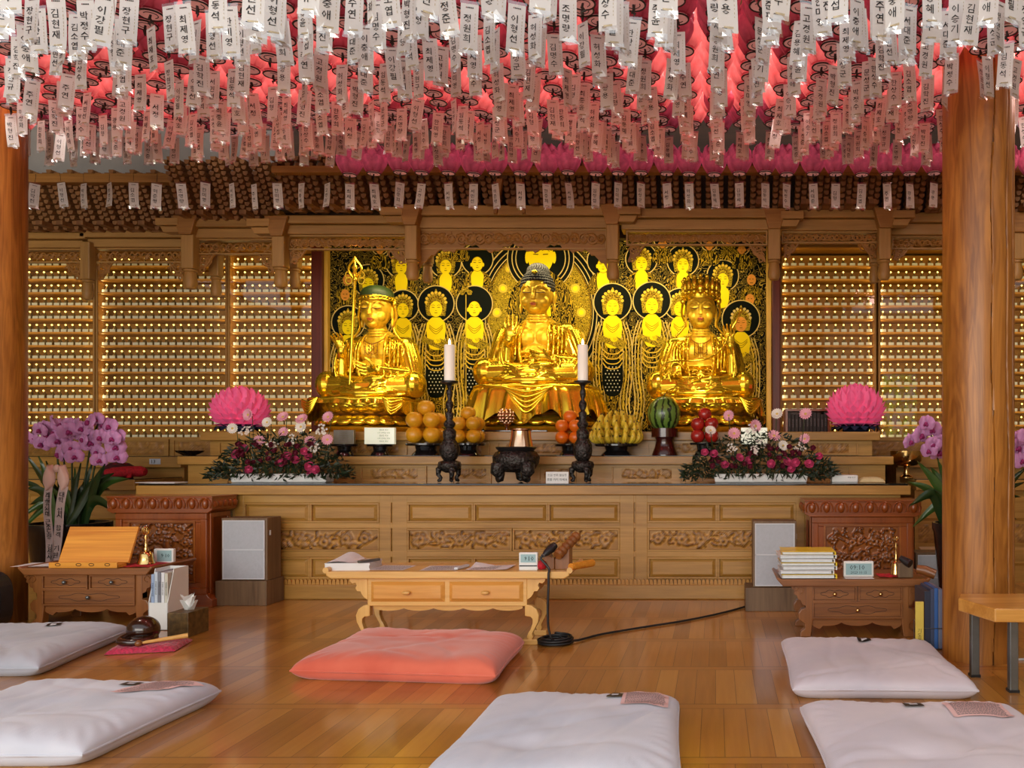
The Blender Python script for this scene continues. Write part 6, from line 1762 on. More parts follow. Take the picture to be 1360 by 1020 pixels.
for q in range(95):
    a = q*.42; r = .086+.013*math.sin(q*.047*3); cb.append((cen.x+r*math.cos(a), cen.y+r*.9*math.sin(a)+.004*math.sin(q*.21), .010+.00035*q))
cb += [ON(760, 851, .012), ON(800, 842, .008), ON(860, 832, .008), ON(905, 825, .008), ON(950, 816, .008), ON(985, 807, .008), (XX(996, 5.86), 5.86, .02)]
o = MB().tube(smoothpts([tuple(p) for p in cb], 4), .0068, 6).build('microphone_cable', M['cable'], smooth=60)
tag(o, 'black cable hanging from the pale table, coiled and running along the floor', 'cable')

# ================================================================ WALNUT DESKS
def walnut(Y, p0, p1, b0p, b1p, top_py, label, depth, right):
    xm = XX((p0+p1)/2, Y); o = thing('writing_desk', label, 'desk', (xm, Y, 0))
    X = lambda p: XX(p, Y)-xm
    zt_ = ZZ(top_py, Y); th = .042
    xl, xr = X(p0), X(p1)
    MB().prism([(xl-.0,zt_+.012),(xl+.02,zt_),(xr-.02,zt_),(xr,zt_+.012),(xr+.01,zt_+.002),(xr-.03,zt_-th),(xl+.03,zt_-th),(xl-.01,zt_+.002)], -.03, depth).build('desk_top', M['desk'], o, bevel=.004)
    a, b2 = X(b0p), X(b1p); zz = zt_-th; zb_ = .10
    z_low = zt_-.245
    MB().box(a, b2, .0, depth-.05, z_low, zz).build('body', M['desk'], o, bevel=.004)
    fw = b2-a; mid = (a+b2)/2
    for x0, x1, z0, z1 in ((a+.05, mid-.015, zz-.083, zz-.012), (mid+.015, b2-.05, zz-.083, zz-.012), (a+.05, b2-.05, zz-.183, zz-.103)):
        mb = MB(); frame4(mb, x0-.010, x1+.010, z0-.010, z1+.010, -.014, .002, .009); mb.box(x0, x1, -.004, .004, z0, z1)
        d = mb.build('drawer', M['desk'], o, bevel=.0015)
        mb = MB(); cx, cz = (x0+x1)/2, (z0+z1)/2; L, hh = (x1-x0)*.34, (z1-z0)*.28
        mb.tube([(cx+L*(1 if abs(math.cos(q)) > .85 else .8)*math.cos(q), -.004, cz+hh*(1+.25*math.cos(q*6))*math.sin(q)) for q in [2*PI*k/36 for k in range(36)]], .0017, 5, closed=True)
        mb.build('carved_outline', M['dark_wood'], d)
        MB().lathe([(.004,0),(.006,.006),(.011,.012),(.012,.018),(.006,.024),(0,.025)], 14, M=Matrix.Translation((cx, -.003, cz)) @ Matrix.Rotation(PI/2, 4, 'X')).build('knob', M['steel'] if not right else M['brass'], d, smooth=60)
    n = 30; tp = [(a+.03+(b2-a-.06)*k/n, z_low) for k in range(n+1)]; lw = [(q[0], z_low-.018-.02*abs(math.sin(PI*k/n*3))**.6*(1 if .1 < k/n < .9 else 2.2)) for k, q in enumerate(tp)]
    MB().prism(tp+lw[::-1], .012, .03).build('apron', M['desk'], o)
    for s, e in ((-1, a), (1, b2)):
        lp = [(0,z_low+.02),(0,zz),(-.05,zz),(-.05,z_low-.02),(-.044,.10),(-.04,.075),(-.02,.055),(-.012,.02),(.03,.012),(.034,.0),(.0,.0),(-.055,.0),(-.06,.03),(-.03,.06),(.0,.075),(.03,.07),(.045,.095),(.035,.13),(.012,.13)]
        lp = [(0,zz),(0,.17),(.025,.165),(.042,.14),(.04,.105),(.018,.09),(.004,.075),(.004,.05),(.03,.03),(.034,.0),(-.03,.0),(-.036,.04),(-.042,.1),(-.05,.16),(-.055,zz)]
        for y0, y1 in ((-.002,.05), (depth-.1, depth-.05)):
            MB().prism([(e+s*q[0], q[1]) for q in lp], y0, y1).build('leg', M['desk_z'], o, bevel=.004)
        br = [(0,0),(.085,0),(.082,-.015),(.066,-.03),(.07,-.05),(.05,-.06),(.046,-.08),(.028,-.088),(.02,-.11),(0,-.12)]
        mb = MB(); pol = [(e+s*q[0], zz+q[1]) for q in br]; mb.prism(pol, .002, .02)
        mb.tube([(e+s*(.028+.018*math.cos(q)), -.001, zz-.03+.018*math.sin(q)) for q in [k*.5 for k in range(11)]], .004, 5); mb.tube([(e+s*(.058+.012*math.cos(q)), -.001, zz-.02+.012*math.sin(q)) for q in [k*.5 for k in range(11)]], .003, 5)
        mb.build('carved_bracket', M['desk_z'], o)
    return zt_
YL = 5.22
zL = walnut(YL, 30, 204, 49, 189, 754, 'dark walnut writing desk with three drawers at the left', .42, False)
YR = 4.92
zR = walnut(YR, 1033, 1233, 1070, 1207, 768.5, 'dark walnut writing desk with three drawers at the right', .40, True)
# on the left desk
o = thing('reading_stand', 'slanted striped wooden reading stand on the left walnut desk', 'book stand', (XX(120, YL+.02), YL+.02, zL+.002))
hw = 47*YL/FX; tl = Matrix.Rotation(-.42, 4, 'X'); 
MB().box(-hw, hw, -.009, .009, 0, .24, M=Matrix.Translation((0,.03,.022)) @ tl).build('board', M['ply'], o, bevel=.003)
MB().box(-hw*.98, hw*.94, -.055, .03, .0, .022).build('base', M['ply'], o, bevel=.003)
mb = MB(); mb.box(-hw*.98, hw*.94, -.058, -.044, .0, .036)
mb.build('lip', M['ply'], o, bevel=.003)
mb = MB()
for x in (-.16,-.03,.05,.15): mb.tube([(x+.016*math.cos(q), -.0585, .022+.008*math.sin(q)) for q in [2*PI*k/12 for k in range(12)]], .002, 4, closed=True)
mb.build('carved_rings', M['dark_wood'], o)
MB().box(-.03,.03,.10,.125,.0,.17).build('prop', M['ply'], o)
sheet('paper_sheet', 'lilac white sheet sticking out left of the reading stand', XX(57, YL+.12), YL+.12, zL+.003, .26, .2, .1, text=False)
def handbell(x, y, z, label, lit=False, s=1.0):
    o = thing('handbell', label, 'bell', (x, y, z))
    MB().lathe([(.046*s,0),(.044*s,.006),(.038*s,.03),(.034*s,.06),(.026*s,.075),(.010*s,.08)], 28).build('bell_cup', M['brass'], o, smooth=50)
    MB().lathe([(.010*s,.08),(.013*s,.095),(.007*s,.105),(.009*s,.13),(.006*s,.15),(.012*s,.165),(.006*s,.18),(.008*s,.19)], 14).build('handle', M['brass'], o, smooth=60)
    mb = MB()
    for k in range(4):
        a = PI*k/4; mb.tube([(.018*s*math.cos(q)*math.cos(a), .018*s*math.cos(q)*math.sin(a), .212+.024*s*math.sin(q)) for q in [2*PI*j/14 for j in range(14)]], .0032*s, 5, closed=True)
    mb.build('pronged_top', M['brass'], o, smooth=60)
    return o
Yb = YL+.12
def flatcloth(x, y, z, w2, d, mat, label, rz=0, name='red_cloth'):
    o = MB().grid(lambda u, v: ((u-.5)*w2, (v-.5)*d, .002+.006*(1-abs(2*u-1)**3)*(1-abs(2*v-1)**3)+.002*math.sin(u*11+v*7)), 14, 12).build(name, M[mat], smooth=60, loc=(x, y, z)); o.rotation_euler = (0,0,rz)
    tag(o, label, 'cloth'); return o
flatcloth(XX(190, Yb), Yb, zL+.002, .22, .22, 'red', 'red brocade cloth under the handbell on the left desk')
handbell(XX(194, Yb), Yb, zL+.011, 'brass handbell with pronged handle standing on the left walnut desk', s=1.12)
clock(204, 230, 733, 752, YL+.22, zL, 'small white digital clock reading 9 10 on the left walnut desk', [('9', .45, .52, .12, .42), ('10', .72, .52, .2, .42)], (.18,.92,.12,.88))
# on the right desk
M['binder_yellow'] = simple('yellow_binder', rgb(240,206,30), .4, 0, .06, 10, coat=.3)
M['binder_edge'] = simple('white_pages_edge', rgb(214,216,218), .7, 0, .06, 60)
zq = zR+.002; g = random.Random(12); Yq = YR+.1
for k in range(7):
    h = (.026,.024,.024,.02,.022,.022,.02)[k]; w2 = .165+g.uniform(-.006,.006)
    o = thing('ring_binder', ('top yellow ring binder of the stack on the right desk', 'white ring binder with yellow edge in the desk stack, second from top')[min(1, 6-k)] if k >= 5 else 'white ring binder with yellow edge in the desk stack, %s from bottom' % nth(k+1), 'binder', (XX(1071, Yq)+g.uniform(-.008,.008), Yq, zq), g.uniform(-.05,.05), 'ring binders stacked on the right desk')
    sag = .006*k
    MB().grid(lambda u, v: ((u*2-1)*w2, (v-.5)*.24, h*.12-sag*.0+.0*u), 8, 1).build('lower_cover', M['binder_yellow'] if k == 6 else M['white'], o)
    mb = MB(); mb.box(-w2*.96, w2*.9, -.112, .11, h*.12, h*.86); mb.build('pages', M['binder_edge'], o)
    mb = MB(); mb.box(-w2, w2*.98, -.12, .12, h*.86, h*.98); mb.box(w2*.96, w2*1.0, -.12, .12, 0, h); mb.build('cover', M['binder_yellow'] if k in (6, 3, 0) else M['white'], o, bevel=.002)
    mb = MB()
    for q in (-.095, -.108): mb.tube([(w2*.93, q, h*.1), (w2*1.03, q, h*.5), (w2*.93, q, h*.95)], .004, 6)
    mb.build('ring', M['brass'], o)
    zq += h+.0005
o = clock(1120.5, 1160.5, 742, 763, YR+.06, zR, 'wide white digital desk clock on the right walnut desk', [('09:10', .45, .62, .5, .3), ('2023 10 15', .5, .3, .6, .16)], (.07,.93,.14,.86))
o = sheet('paper_sheet', 'white card lying in front of the wide clock on the right desk', XX(1141, YR+.0), YR+.0, zR+.002, .17, .07, 0, text=False)
flatcloth(XX(1180, YR+.1), YR+.1, zR+.003, .13, .14, 'red', 'small red cloth under the beaded bell on the right desk')
handbell(XX(1190, YR+.11), YR+.11, zR+.012, 'slim brass handbell behind the wooden block on the right desk', s=.75)
o = thing('wooden_block', 'upright tan wooden block with a black round end on the right desk', 'block', (XX(1203, YR+.02), YR+.02, zR+.002))
MB().prism([(-.045,0),(.045,0),(.045,.10),(.02,.105),(-.02,.09),(-.045,.085)], 0, .1).build('block', M['pine_z'] if False else M['grey_wood'], o, bevel=.004)
MB().tube([(-.03,.02,.118),(.0,-.0,.098),(.022,-.022,.086)], [.016,.024,.025], 14).build('round_end', M['black'], o, smooth=60)
o = MB().tube([(0,0,.03),(.05,.0,.028),(.11,.0,.012)], [.026,.030,.030], 14).build('wooden_log', M['desk'], smooth=60, loc=(XX(1215, YR+.1), YR+.06, zR+.004+.015)); o.rotation_euler = (0, .10, -.35); tag(o, 'rounded dark wooden log lying at the right end of the right desk', 'log')

# ================================================================ CARVED CHESTS
def chest(p0, p1, py_top, label, Y=5.86, sd=200):
    xm = XX((p0+p1)/2, Y); hw = (p1-p0)/2*Y/FX; zt_ = ZZ(py_top, Y)
    o = thing('carved_chest', label, 'chest', (xm, Y, 0)); D = .30
    cap = .118
    MB().box(-hw, hw, -.02, D, zt_-.012, zt_).build('lid', M['chest'], o, bevel=.004)
    MB().box(-hw*.985, hw*.985, -.012, D-.01, zt_-.088, zt_-.012).build('frieze', M['chest'], o)
    mb = MB(); n = 8; w2 = hw*2*.985/n
    for k in range(n):
        cx = -hw*.985+w2*(k+.5)
        mb.ell((cx, -.012, zt_-.054), (w2*.25, .024, .038), 12, 8)
        mb.tube([(cx+w2*.42*math.cos(q), -.014, zt_-.088)[:2]+(zt_-.060+.046*math.sin(q) if math.sin(q) > 0 else zt_-.060+.05*math.sin(q),) for q in [-.5+(PI+1)*j/14 for j in range(15)]], .0065, 6)
    mb.build('egg_molding', M['chest'], o, smooth=60)
    for s in (-1, 1):
        mb = MB()
        for k in range(5): mb.ell((s*hw*.985, D*(k+.5)/5, zt_-.056), (.014, .028, .028), 8, 6)
        mb.build('side_molding', M['chest'], o, smooth=60)
    MB().prism([(-hw*.99,zt_-.088),(hw*.99,zt_-.088),(hw*.98,zt_-.10),(hw*.9,cap and zt_-.118),(-hw*.9,zt_-.118),(-hw*.98,zt_-.10)], -.016, D-.01).build('cornice', M['chest'], o, bevel=.003)
    bw = hw*.86
    MB().box(-bw, bw, .02, D-.02, .08, zt_-.118).build('body', M['chest_z'], o)
    mb = MB(); z0, z1 = .09, zt_-.12
    for q, (d, t2) in enumerate(((.0, .045), (.012, .07))):
        frame4(mb, -bw+.0+q*.04, bw-q*.04, z0+q*.03, z1-q*.02, .0+d, .022, t2-.02*q)
    mb.build('panel_frame', M['chest_z'], o, bevel=.006)
    mb = MB(); relief(mb, -bw+.105, bw-.105, z0+.1, z1-.075, .015, .024, sd, .0065, un=.11)
    frame4(mb, -bw+.085, bw-.085, z0+.08, z1-.055, .006, .02, .012)
    mb.build('carved_panel', M['chest_carved'], o, smooth=50)
    for s in (-1, 1):
        mb = MB(); Rm = Matrix.Translation((s*(bw+.001), D/2, 0)) @ Matrix.Rotation(s*PI/2, 4, 'Z')
        frame4(mb, -D/2+.03, D/2-.03, z0, z1, -.012, 0, .035); mb.v = [tuple(Rm @ Vector(v)) for v in mb.v]; mb.build('side_frame', M['chest_z'], o, bevel=.003)
    MB().prism([(-hw*.98,0),(hw*.98,0),(hw*.98,.05),(hw*.92,.07),(hw*.88,.092),(-hw*.88,.092),(-hw*.92,.07),(-hw*.98,.05)], -.01, D-.01).build('plinth', M['chest'], o, bevel=.004)
chest(143, 284, 659, 'red brown carved chest with egg molding behind the left desk', sd=201)
chest(1067.5, 1224, 664, 'red brown carved chest with egg molding behind the right desk', sd=202)

# ================================================================ SPEAKERS
def speaker(p0, p1, py0, py1, pb, b0, b1, Y, label, name='loudspeaker', mat='grey_wood'):
    xm = XX((p0+p1)/2, Y); hw = (p1-p0)/2*Y/FX; z0, z1 = ZZ(py1, Y), ZZ(py0, Y)
    if pb:
        o = thing('speaker_plinth', 'greyish wooden box plinth under the %s' % label, 'plinth', (XX((b0+b1)/2, Y), Y, 0)); h2 = (b1-b0)/2*Y/FX
        MB().box(-h2, h2, -.02, .22, 0, z0-.001).build('box', M['grey_wood'], o, bevel=.004)
    o = thing(name, label, 'speaker', (xm, Y, z0 if pb else 0))
    zb_ = 0 if pb else z0
    h = z1-z0
    MB().box(-hw, hw, 0, .19, zb_, zb_+h).build('cabinet', M[mat], o, bevel=.004)
    MB().box(-hw+.016, hw-.016, -.008, 0, zb_+.012, zb_+h-.018).build('grille', M['grille'], o, bevel=.002)
    mb = MB(); frame4(mb, -hw+.014, hw-.014, zb_+.01, zb_+h-.016, -.011, -.004, .007); mb.box(-hw+.016, hw-.016, -.011, -.007, zb_+h*.485, zb_+h*.485+.007); mb.build('grille_frame', M['rim_white'], o)
    MB().box(hw, hw+.004, .03, .045, zb_+h*.72, zb_+h*.8).build('screw_plate', M['rim_white'], o)
speaker(294, 355, 688, 771, True, 288, 356, 5.93, 'pale grey front loudspeaker left of the altar panels')
speaker(1000, 1058, 692, 780, True, 990, 1062, 5.72, 'pale grey front loudspeaker left of the right carved chest')
speaker(1216, 1252, 734, 799, True, 1214, 1254, 5.98, 'pale grey loudspeaker half hidden behind the right pillar')

# ================================================================ FLOOR THINGS, LEFT
o = thing('magazine_holder', 'white cardboard magazine holder with booklets right of the left desk', 'magazine holder', (XX(210, 5.1), 5.1, 0))
hw = 12.5*5.1/FX; h = ZZ(757, 5.1)
mb = MB(); mb.box(-hw, hw, 0, .004, 0, .17); mb.box(-hw, hw, .196, .2, 0, h); mb.box(-hw, hw, 0, .2, 0, .004)
for s in (-1, 1):
    a = s*hw; mb.add([(a-.002,0,0),(a-.002,.2,0),(a-.002,.2,h),(a-.002,.06,h),(a-.002,0,.17),(a+.002,0,0),(a+.002,.2,0),(a+.002,.2,h),(a+.002,.06,h),(a+.002,0,.17)], [(0,1,2,3,4),(9,8,7,6,5),(0,4,9,5),(4,3,8,9),(3,2,7,8),(2,1,6,7)])
mb.build('holder', M['white'], o)
cols_ = [rgb(150,170,200), rgb(190,200,210), rgb(120,120,128), rgb(222,222,224), rgb(200,196,180)]
for k in range(5):
    w2 = 2*hw*.9/5
    b_ = thing('booklet', 'slim booklet in the white magazine holder, %s from left' % nth(k+1), 'booklet', (XX(210, 5.1)-hw*.9+w2*(k+.5), 5.112, .0045), 0, 'booklets in the magazine holder')
    hh = h*rnd.uniform(.88, .96)
    MB().box(-w2*.45, w2*.45, 0, .16, 0, hh).build('cover', simple('booklet_cover', cols_[k], .5, 0, .05, 20), b_, bevel=.001)
    mb = MB(); put_text(mb, '\n'.join('생활불교독송집'), 0, hh*.72, -.0008, w=w2*.5, h=hh*.42); mb.build('spine_writing', M['ink'], b_)
o = thing('tissue_box', 'brown patterned tissue box with a white tissue, right of the magazine holder', 'tissue box', (XX(236, 4.9), 4.9, 0))
hw = 14*4.9/FX; h = ZZ(814, 4.9)
MB().box(-hw, hw, 0, .2, 0, h).build('box', simple('bronzed_box', rgb(92,70,36), .45, .1, .5, 30), o, bevel=.004)
mb = MB()
for k in range(5):
    a = -1.3+.65*k; mb.add([(.008*k-.016,.09,h),(.012*k-.02,.11,h),(.035*math.sin(a)+.012,.12,h+.06+.035*math.cos(a*1.3)),(.05*math.sin(a),.09,h+.085*(.6+.4*math.cos(a)))], [(0,1,2,3)])
mb.grid(lambda u, v: ((u-.5)*.06*(.4+v)+.01*math.sin(v*5), .1+.015*math.sin(u*9), h+v*(.05+.05*abs(u-.45)*2)), 10, 6)
mb.build('tissue', M['white'], o, smooth=60)
o = MB().grid(lambda u, v: (((u-.5)*.34), ((v-.5)*.27), .004+.034*max(0,(1-abs(2*u-1)**5)*(1-abs(2*v-1)**5))**.5+.003*math.sin(u*40)*math.sin(v*33)), 40, 32)
o.grid(lambda u, v: (((u-.5)*.34), ((v-.5)*.27), .004-.004*(0 < u < 1 and 0 < v < 1)), 40, 32)
oc = ON(199, 856, .02)
cu = o.build('small_cushion', M['magenta'], smooth=60, loc=(oc.x, oc.y, 0)); cu.rotation_euler = (0,0,.25); tag(cu, 'small magenta brocade cushion under the wooden fish', 'cushion')
o = thing('wooden_fish', 'glossy dark brown round wooden fish drum on the magenta cushion', 'drum', (XX(187, oc.y), oc.y+.02, .036), .5)
M['moktak'] = simple('dark_brown_lacquer', rgb(52,26,14), .2, 0, .2, 8, coat=.5)
mb = MB()
def fishfn(u, v):
    a = 2*PI*u; ph = PI*(v-.5); r = .082
    x, y, z = r*math.cos(ph)*math.cos(a), r*math.cos(ph)*math.sin(a), r*.95*math.sin(ph)
    # mouth slit facing front and flattened underside
    if z < -.055: z = -.055-(z+.055)*-.15
    d = math.exp(-((z+.025)/.009)**2)*max(0, -math.sin(a))
    return (x*(1-.3*d), y*(1-.3*d), z+.062)
mb.grid(fishfn, 48, 28, wrap=True); mb.build('body', M['moktak'], o, smooth=60)
MB().tube(smoothpts([(-.075,-.02,.035),(-.10,-.06,.022),(-.07,-.105,.018),(-.01,-.12,.018),(.04,-.095,.02),(.062,-.055,.03)],5), [.020]*26, 10).build('handle_loop', M['moktak'], o, smooth=60)
o = thing('mallet', 'small pale wooden mallet lying against the wooden fish', 'mallet', ON(218, 851, .05))
a, b2 = Vector((-.10,-.06,.0)), Vector((.08,.08,.012))
MB().tube([tuple(a), tuple(b2)], [.008,.014], 10).build('handle', M['pine'], o, smooth=60); MB().ell(tuple(a), (.02,.02,.018), 12, 8).build('head', M['desk'], o, smooth=60)
# black piped bag at the left edge
o = thing('black_bag', 'black bag with pale grey piping at the left edge by the pillar', 'bag', (XX(-46, 4.98), 4.98, 0))
mb = MB(); R = 44*4.98/FX; n = 40
def sup(q, k=1): 
    c, s = math.cos(q), math.sin(q); f = (abs(c)**3.2+abs(s)**3.2)**(-1/3.2); return (R*k*f*c, .19+.19*k*f*s)
mb.prism([sup(2*PI*k/n) for k in range(n)], 0, .12); mb.build('bag_body', M['black'], o, bevel=.02)
mb = MB(); mb.tube([(sup(2*PI*k/n, .985)[0], -.002, sup(2*PI*k/n, .985)[1]) for k in range(n)], .009, 6, closed=True); mb.tube([(sup(2*PI*k/n, .8)[0], -.003, sup(2*PI*k/n, .8)[1]) for k in range(n)], .0035, 6, closed=True); mb.build('piping', M['rim_white'], o, smooth=60)

# ================================================================ FILES, BENCH AND CABLE, RIGHT
fx = [(1216, 1227, 797, 845, rgb(216,188,80), 'yellow upright booklet beside the right desk'), (1228, 1236, 782, 850, rgb(40,48,66), 'dark navy file in the rack beside the right desk'), (1236, 1241, 779, 852, rgb(60,70,96), 'slim slate blue file between the navy and bright blue files'), (1241, 1246, 778, 855, rgb(52,96,160), 'bright blue file in the rack beside the right desk'), (1246.5, 1252, 779, 858, rgb(120,122,140), 'lilac grey file at the right of the rack'), (1252.5, 1256, 782, 860, rgb(96,92,100), 'dark grey file nearest the right pillar')]
for p0, p1, y0, y1, c, lab in fx:
    Y = 4.585 if p0 == 1216 else 4.60; dp = .014 if p0 == 1216 else .23; hw = (p1-p0)/2*Y/FX
    o = thing('file_folder', lab, 'file', (XX((p0+p1)/2, Y), Y, .007), 0)
    h = ((858 if p0 != 1216 else 860)-y0)*Y/FX
    MB().box(-hw, hw, 0, dp, 0, h).build('cover', simple('file_cover', c, .45, 0, .08, 10, coat=.2), o, bevel=.002)
    if p0 == 1216: mb = MB(); put_text(mb, '\n'.join('기도문'), 0, h*.3, -.001, w=hw*.9, h=h*.4); mb.build('spine_writing', M['ink'], o)
o = thing('file_rack', 'thin grey wire rack holding the upright files by the right desk', 'rack', (XX(1242, 4.60), 4.60, 0))
mb = MB(); hw = 17*4.60/FX
for y in (-.006, .238): mb.tube([(-hw*.85, y, .006), (hw, y, .006), (hw, y, .12), (-hw*.85, y, .12)], .003, 6, closed=True)
for x in (-hw*.85, hw): mb.tube([(x, -.006, .12), (x, .238, .12)], .003, 6); mb.tube([(x, -.006, .003), (x, .238, .003)], .003, 6)
mb.build('wires', M['steel'], o)
pz = .36
A_, B_ = (XX(1271, 4.32), 4.32), None
o = thing('bench', 'honey wooden bench with three grey steel legs at the right edge', 'bench', (1.62, 3.85, 0))
zt_ = .395
c_ = [(1.262,3.86),(1.40,3.66),(2.0,3.66),(2.0,4.05),(1.262,4.05)]
c_ = [(1.22,4.12),(1.172,3.99),(1.255,3.72),(2.1,3.70),(2.1,4.12)]
mb = MB(); n = len(c_)
for z0, z1 in ((zt_-.062, zt_-.004), (zt_-.004, zt_)):
    k = .0 if z1 < zt_ else .006
    mb.add([(q[0]-1.62, q[1]-3.85, z0) for q in c_]+[(q[0]-1.62, q[1]-3.85, z1) for q in c_], [tuple(reversed(range(n))), tuple(range(n, 2*n))]+[(i, (i+1) % n, (i+1) % n+n, i+n) for i in range(n)])
mb = MB(); mb.add([(q[0]-1.62, q[1]-3.85, zt_-.062) for q in c_]+[(q[0]-1.62, q[1]-3.85, zt_) for q in c_], [tuple(reversed(range(n))), tuple(range(n, 2*n))]+[(i, (i+1) % n, (i+1) % n+n, i+n) for i in range(n)])
mb.build('seat', wood('bench_wood', rgb(186,122,48), rgb(214,156,76), 'x', .35, 10, coat=.3), o, bevel=.006)
for x, y in ((1.365,3.80),(1.27,4.06),(1.86,4.06),(1.9,3.8)):
    lg = MB().box(x-1.62-.02, x-1.62+.02, y-3.85-.02, y-3.85+.02, .006, zt_-.062).build('leg', M['steel'], o, bevel=.004)
    MB().box(x-1.62-.024, x-1.62+.024, y-3.85-.024, y-3.85+.024, 0, .012).build('foot_cap', M['black'], lg)
pts = [ON(1330, 862, .006), ON(1300, 864, .006), ON(1285, 870, .006), ON(1276, 876, .006), ON(1290, 880, .006), ON(1320, 879, .006), ON(1365, 875, .006), ON(1420, 872, .006)]
o = MB().tube(smoothpts([tuple(p) for p in pts], 6), .006, 6).build('white_cable', M['rim_white'], smooth=60); tag(o, 'pale white cable lying in a loop on the floor by the bench', 'cable')

# ================================================================ ORCHIDS
def orchid_flower():
    mb = MB()
    def pet(a, ln, w2, tilt, wide):
        Rm = Matrix.Rotation(a, 4, 'Y') @ Matrix.Rotation(tilt, 4, 'X')
        mb.grid(lambda u, v: ((u-.5)*2*w2*math.sin(PI*min(1, .08+v*.92))**.55*(1 if wide else .8), -.012*math.sin(v*PI)+.01*((u-.5)*2)**2, ln*v), 6, 6, 0, Rm)
    for a in (PI/2-.12, -PI/2+.12): pet(a, .062, .046, .08, True)
    for a in (0, 2.35, -2.35): pet(a, .058, .030, -.05, False)
    mb.ell((0,-.016,-.004), (.012,.014,.014), 10, 8, 1); mb.ell((.01,-.014,-.014), (.008,.012,.01), 8, 6, 1); mb.ell((-.01,-.014,-.014), (.008,.012,.01), 8, 6, 1)
    return mb.mesh('flower', [M['orchid'], M['orchid_lip']], 70)
ofl = orchid_flower()
def orchid(label, px, Y, pot_r, pot_h, flowers, leaves, seed, fY=None):
    g = random.Random(seed); t = thing('potted_orchid', label, 'potted plant', (XX(px, Y), Y, 0)); o = t.location
    MB().lathe([(pot_r*.62,0),(pot_r*.7,.02),(pot_r*.95,pot_h*.9),(pot_r,pot_h*.93),(pot_r,pot_h),(pot_r*.9,pot_h),(pot_r*.88,pot_h-.04),(0,pot_h-.04)], 36).build('pot', M['pot'], t, smooth=40)
    for (tx, ty, bend) in leaves:
        q = W(tx, ty, Y+g.uniform(-.15, .12))-o
        b0 = Vector((q.x*.2+g.uniform(-.06,.06), g.uniform(-.06,.06), pot_h-.03))
        mid = b0.lerp(q, .55)+Vector((-.05*bend if q.x > 0 else .05*bend, 0, .14*bend))
        P = smoothpts([tuple(b0), tuple(mid), tuple(q)], 7)
        mb = MB(); wd = g.uniform(.026, .04)
        def fn(u, v, P=P, wd=wd):
            i = min(len(P)-1, int(round(v*(len(P)-1)))); p = Vector(P[i]); d = Vector(P[min(i+1,len(P)-1)])-Vector(P[max(i-1,0)])
            s = d.cross(Vector((.25,1,.2))).normalized(); w2 = wd*min(1, .5+v*2)*(1-max(0, v-.55)/.45*.97)
            return tuple(p+s*w2*(u-.5)*2+Vector((0,-.012*(1-abs(u-.5)*2),0)))
        mb.grid(fn, 4, len(P)-1); mb.build('leaf', M['leaf'] if g.random() < .6 else M['leaf_mid'], t, smooth=70)
    xs = sorted(flowers, key=lambda f: f[0]); 
    for grp in [xs[i:i+7] for i in range(0, len(xs), 7)]:
        top = min(grp, key=lambda f: f[1]); q0 = Vector(((XX(sum(f[0] for f in grp)/len(grp), Y)-o.x)*.35, 0, pot_h-.03))
        pts = [tuple(q0), tuple(Vector((XX(top[0], Y)-o.x, .02, ZZ(top[1], Y)-.02))*1.0)]
        pts.insert(1, tuple(Vector(pts[0]).lerp(Vector(pts[1]), .6)+Vector((0,0,.12))))
        for f in sorted(grp, key=lambda f: f[1])[1:4]: pts.append((XX(f[0], Y)-o.x, .01, ZZ(f[1], Y)))
        MB().tube(smoothpts(pts, 5), .006, 6).build('flower_stem', M['stem'], t, smooth=60)
    for f in flowers:
        q = W(f[0], f[1], Y-.05+g.uniform(-.09,.03))-o
        a = bpy.data.objects.new('flower', ofl); COL.objects.link(a); a.parent = t; a.location = q
        a.rotation_euler = (g.uniform(-.25,.35), g.uniform(-.35,.35), g.uniform(-.75,.75)); a.scale = (g.uniform(.95,1.2),)*3
    return t
raw = [(230,260),(290,245),(345,305),(370,175),(490,150),(575,150),(650,150),(740,130),(860,150),(905,165),(475,285),(520,360),(585,340),(610,410),(490,390),(725,210),(740,295),(690,270),(830,250),(925,260),(970,245),(800,370),(815,440),(950,330),(960,410),(400,230),(440,130),(790,105),(330,190),(540,240),(450,215),(620,220),(680,180),(870,210),(560,200)]
fl = [(x/6.18, 540+y/6.18) for x, y in raw]
YO = 6.22
lv = [(30,598,.2),(22,636,.5),(22,692,1.0),(52,606,.2),(62,612,.1),(78,614,.1),(140,616,.3),(152,628,.5),(172,636,.8),(124,612,.2),(40,670,.8),(35,648,.6),(165,690,1.2),(100,622,.1),(112,640,.2),(130,660,.7),(55,640,.3),(90,650,.2),(146,650,.8),(22,712,1.3),(70,640,.2),(108,615,.1)]
ot = orchid('potted pink orchid in a black pot with ribbon beside the left pillar', 92, YO, .27, .57, fl, lv, 21)
oo = ot.location
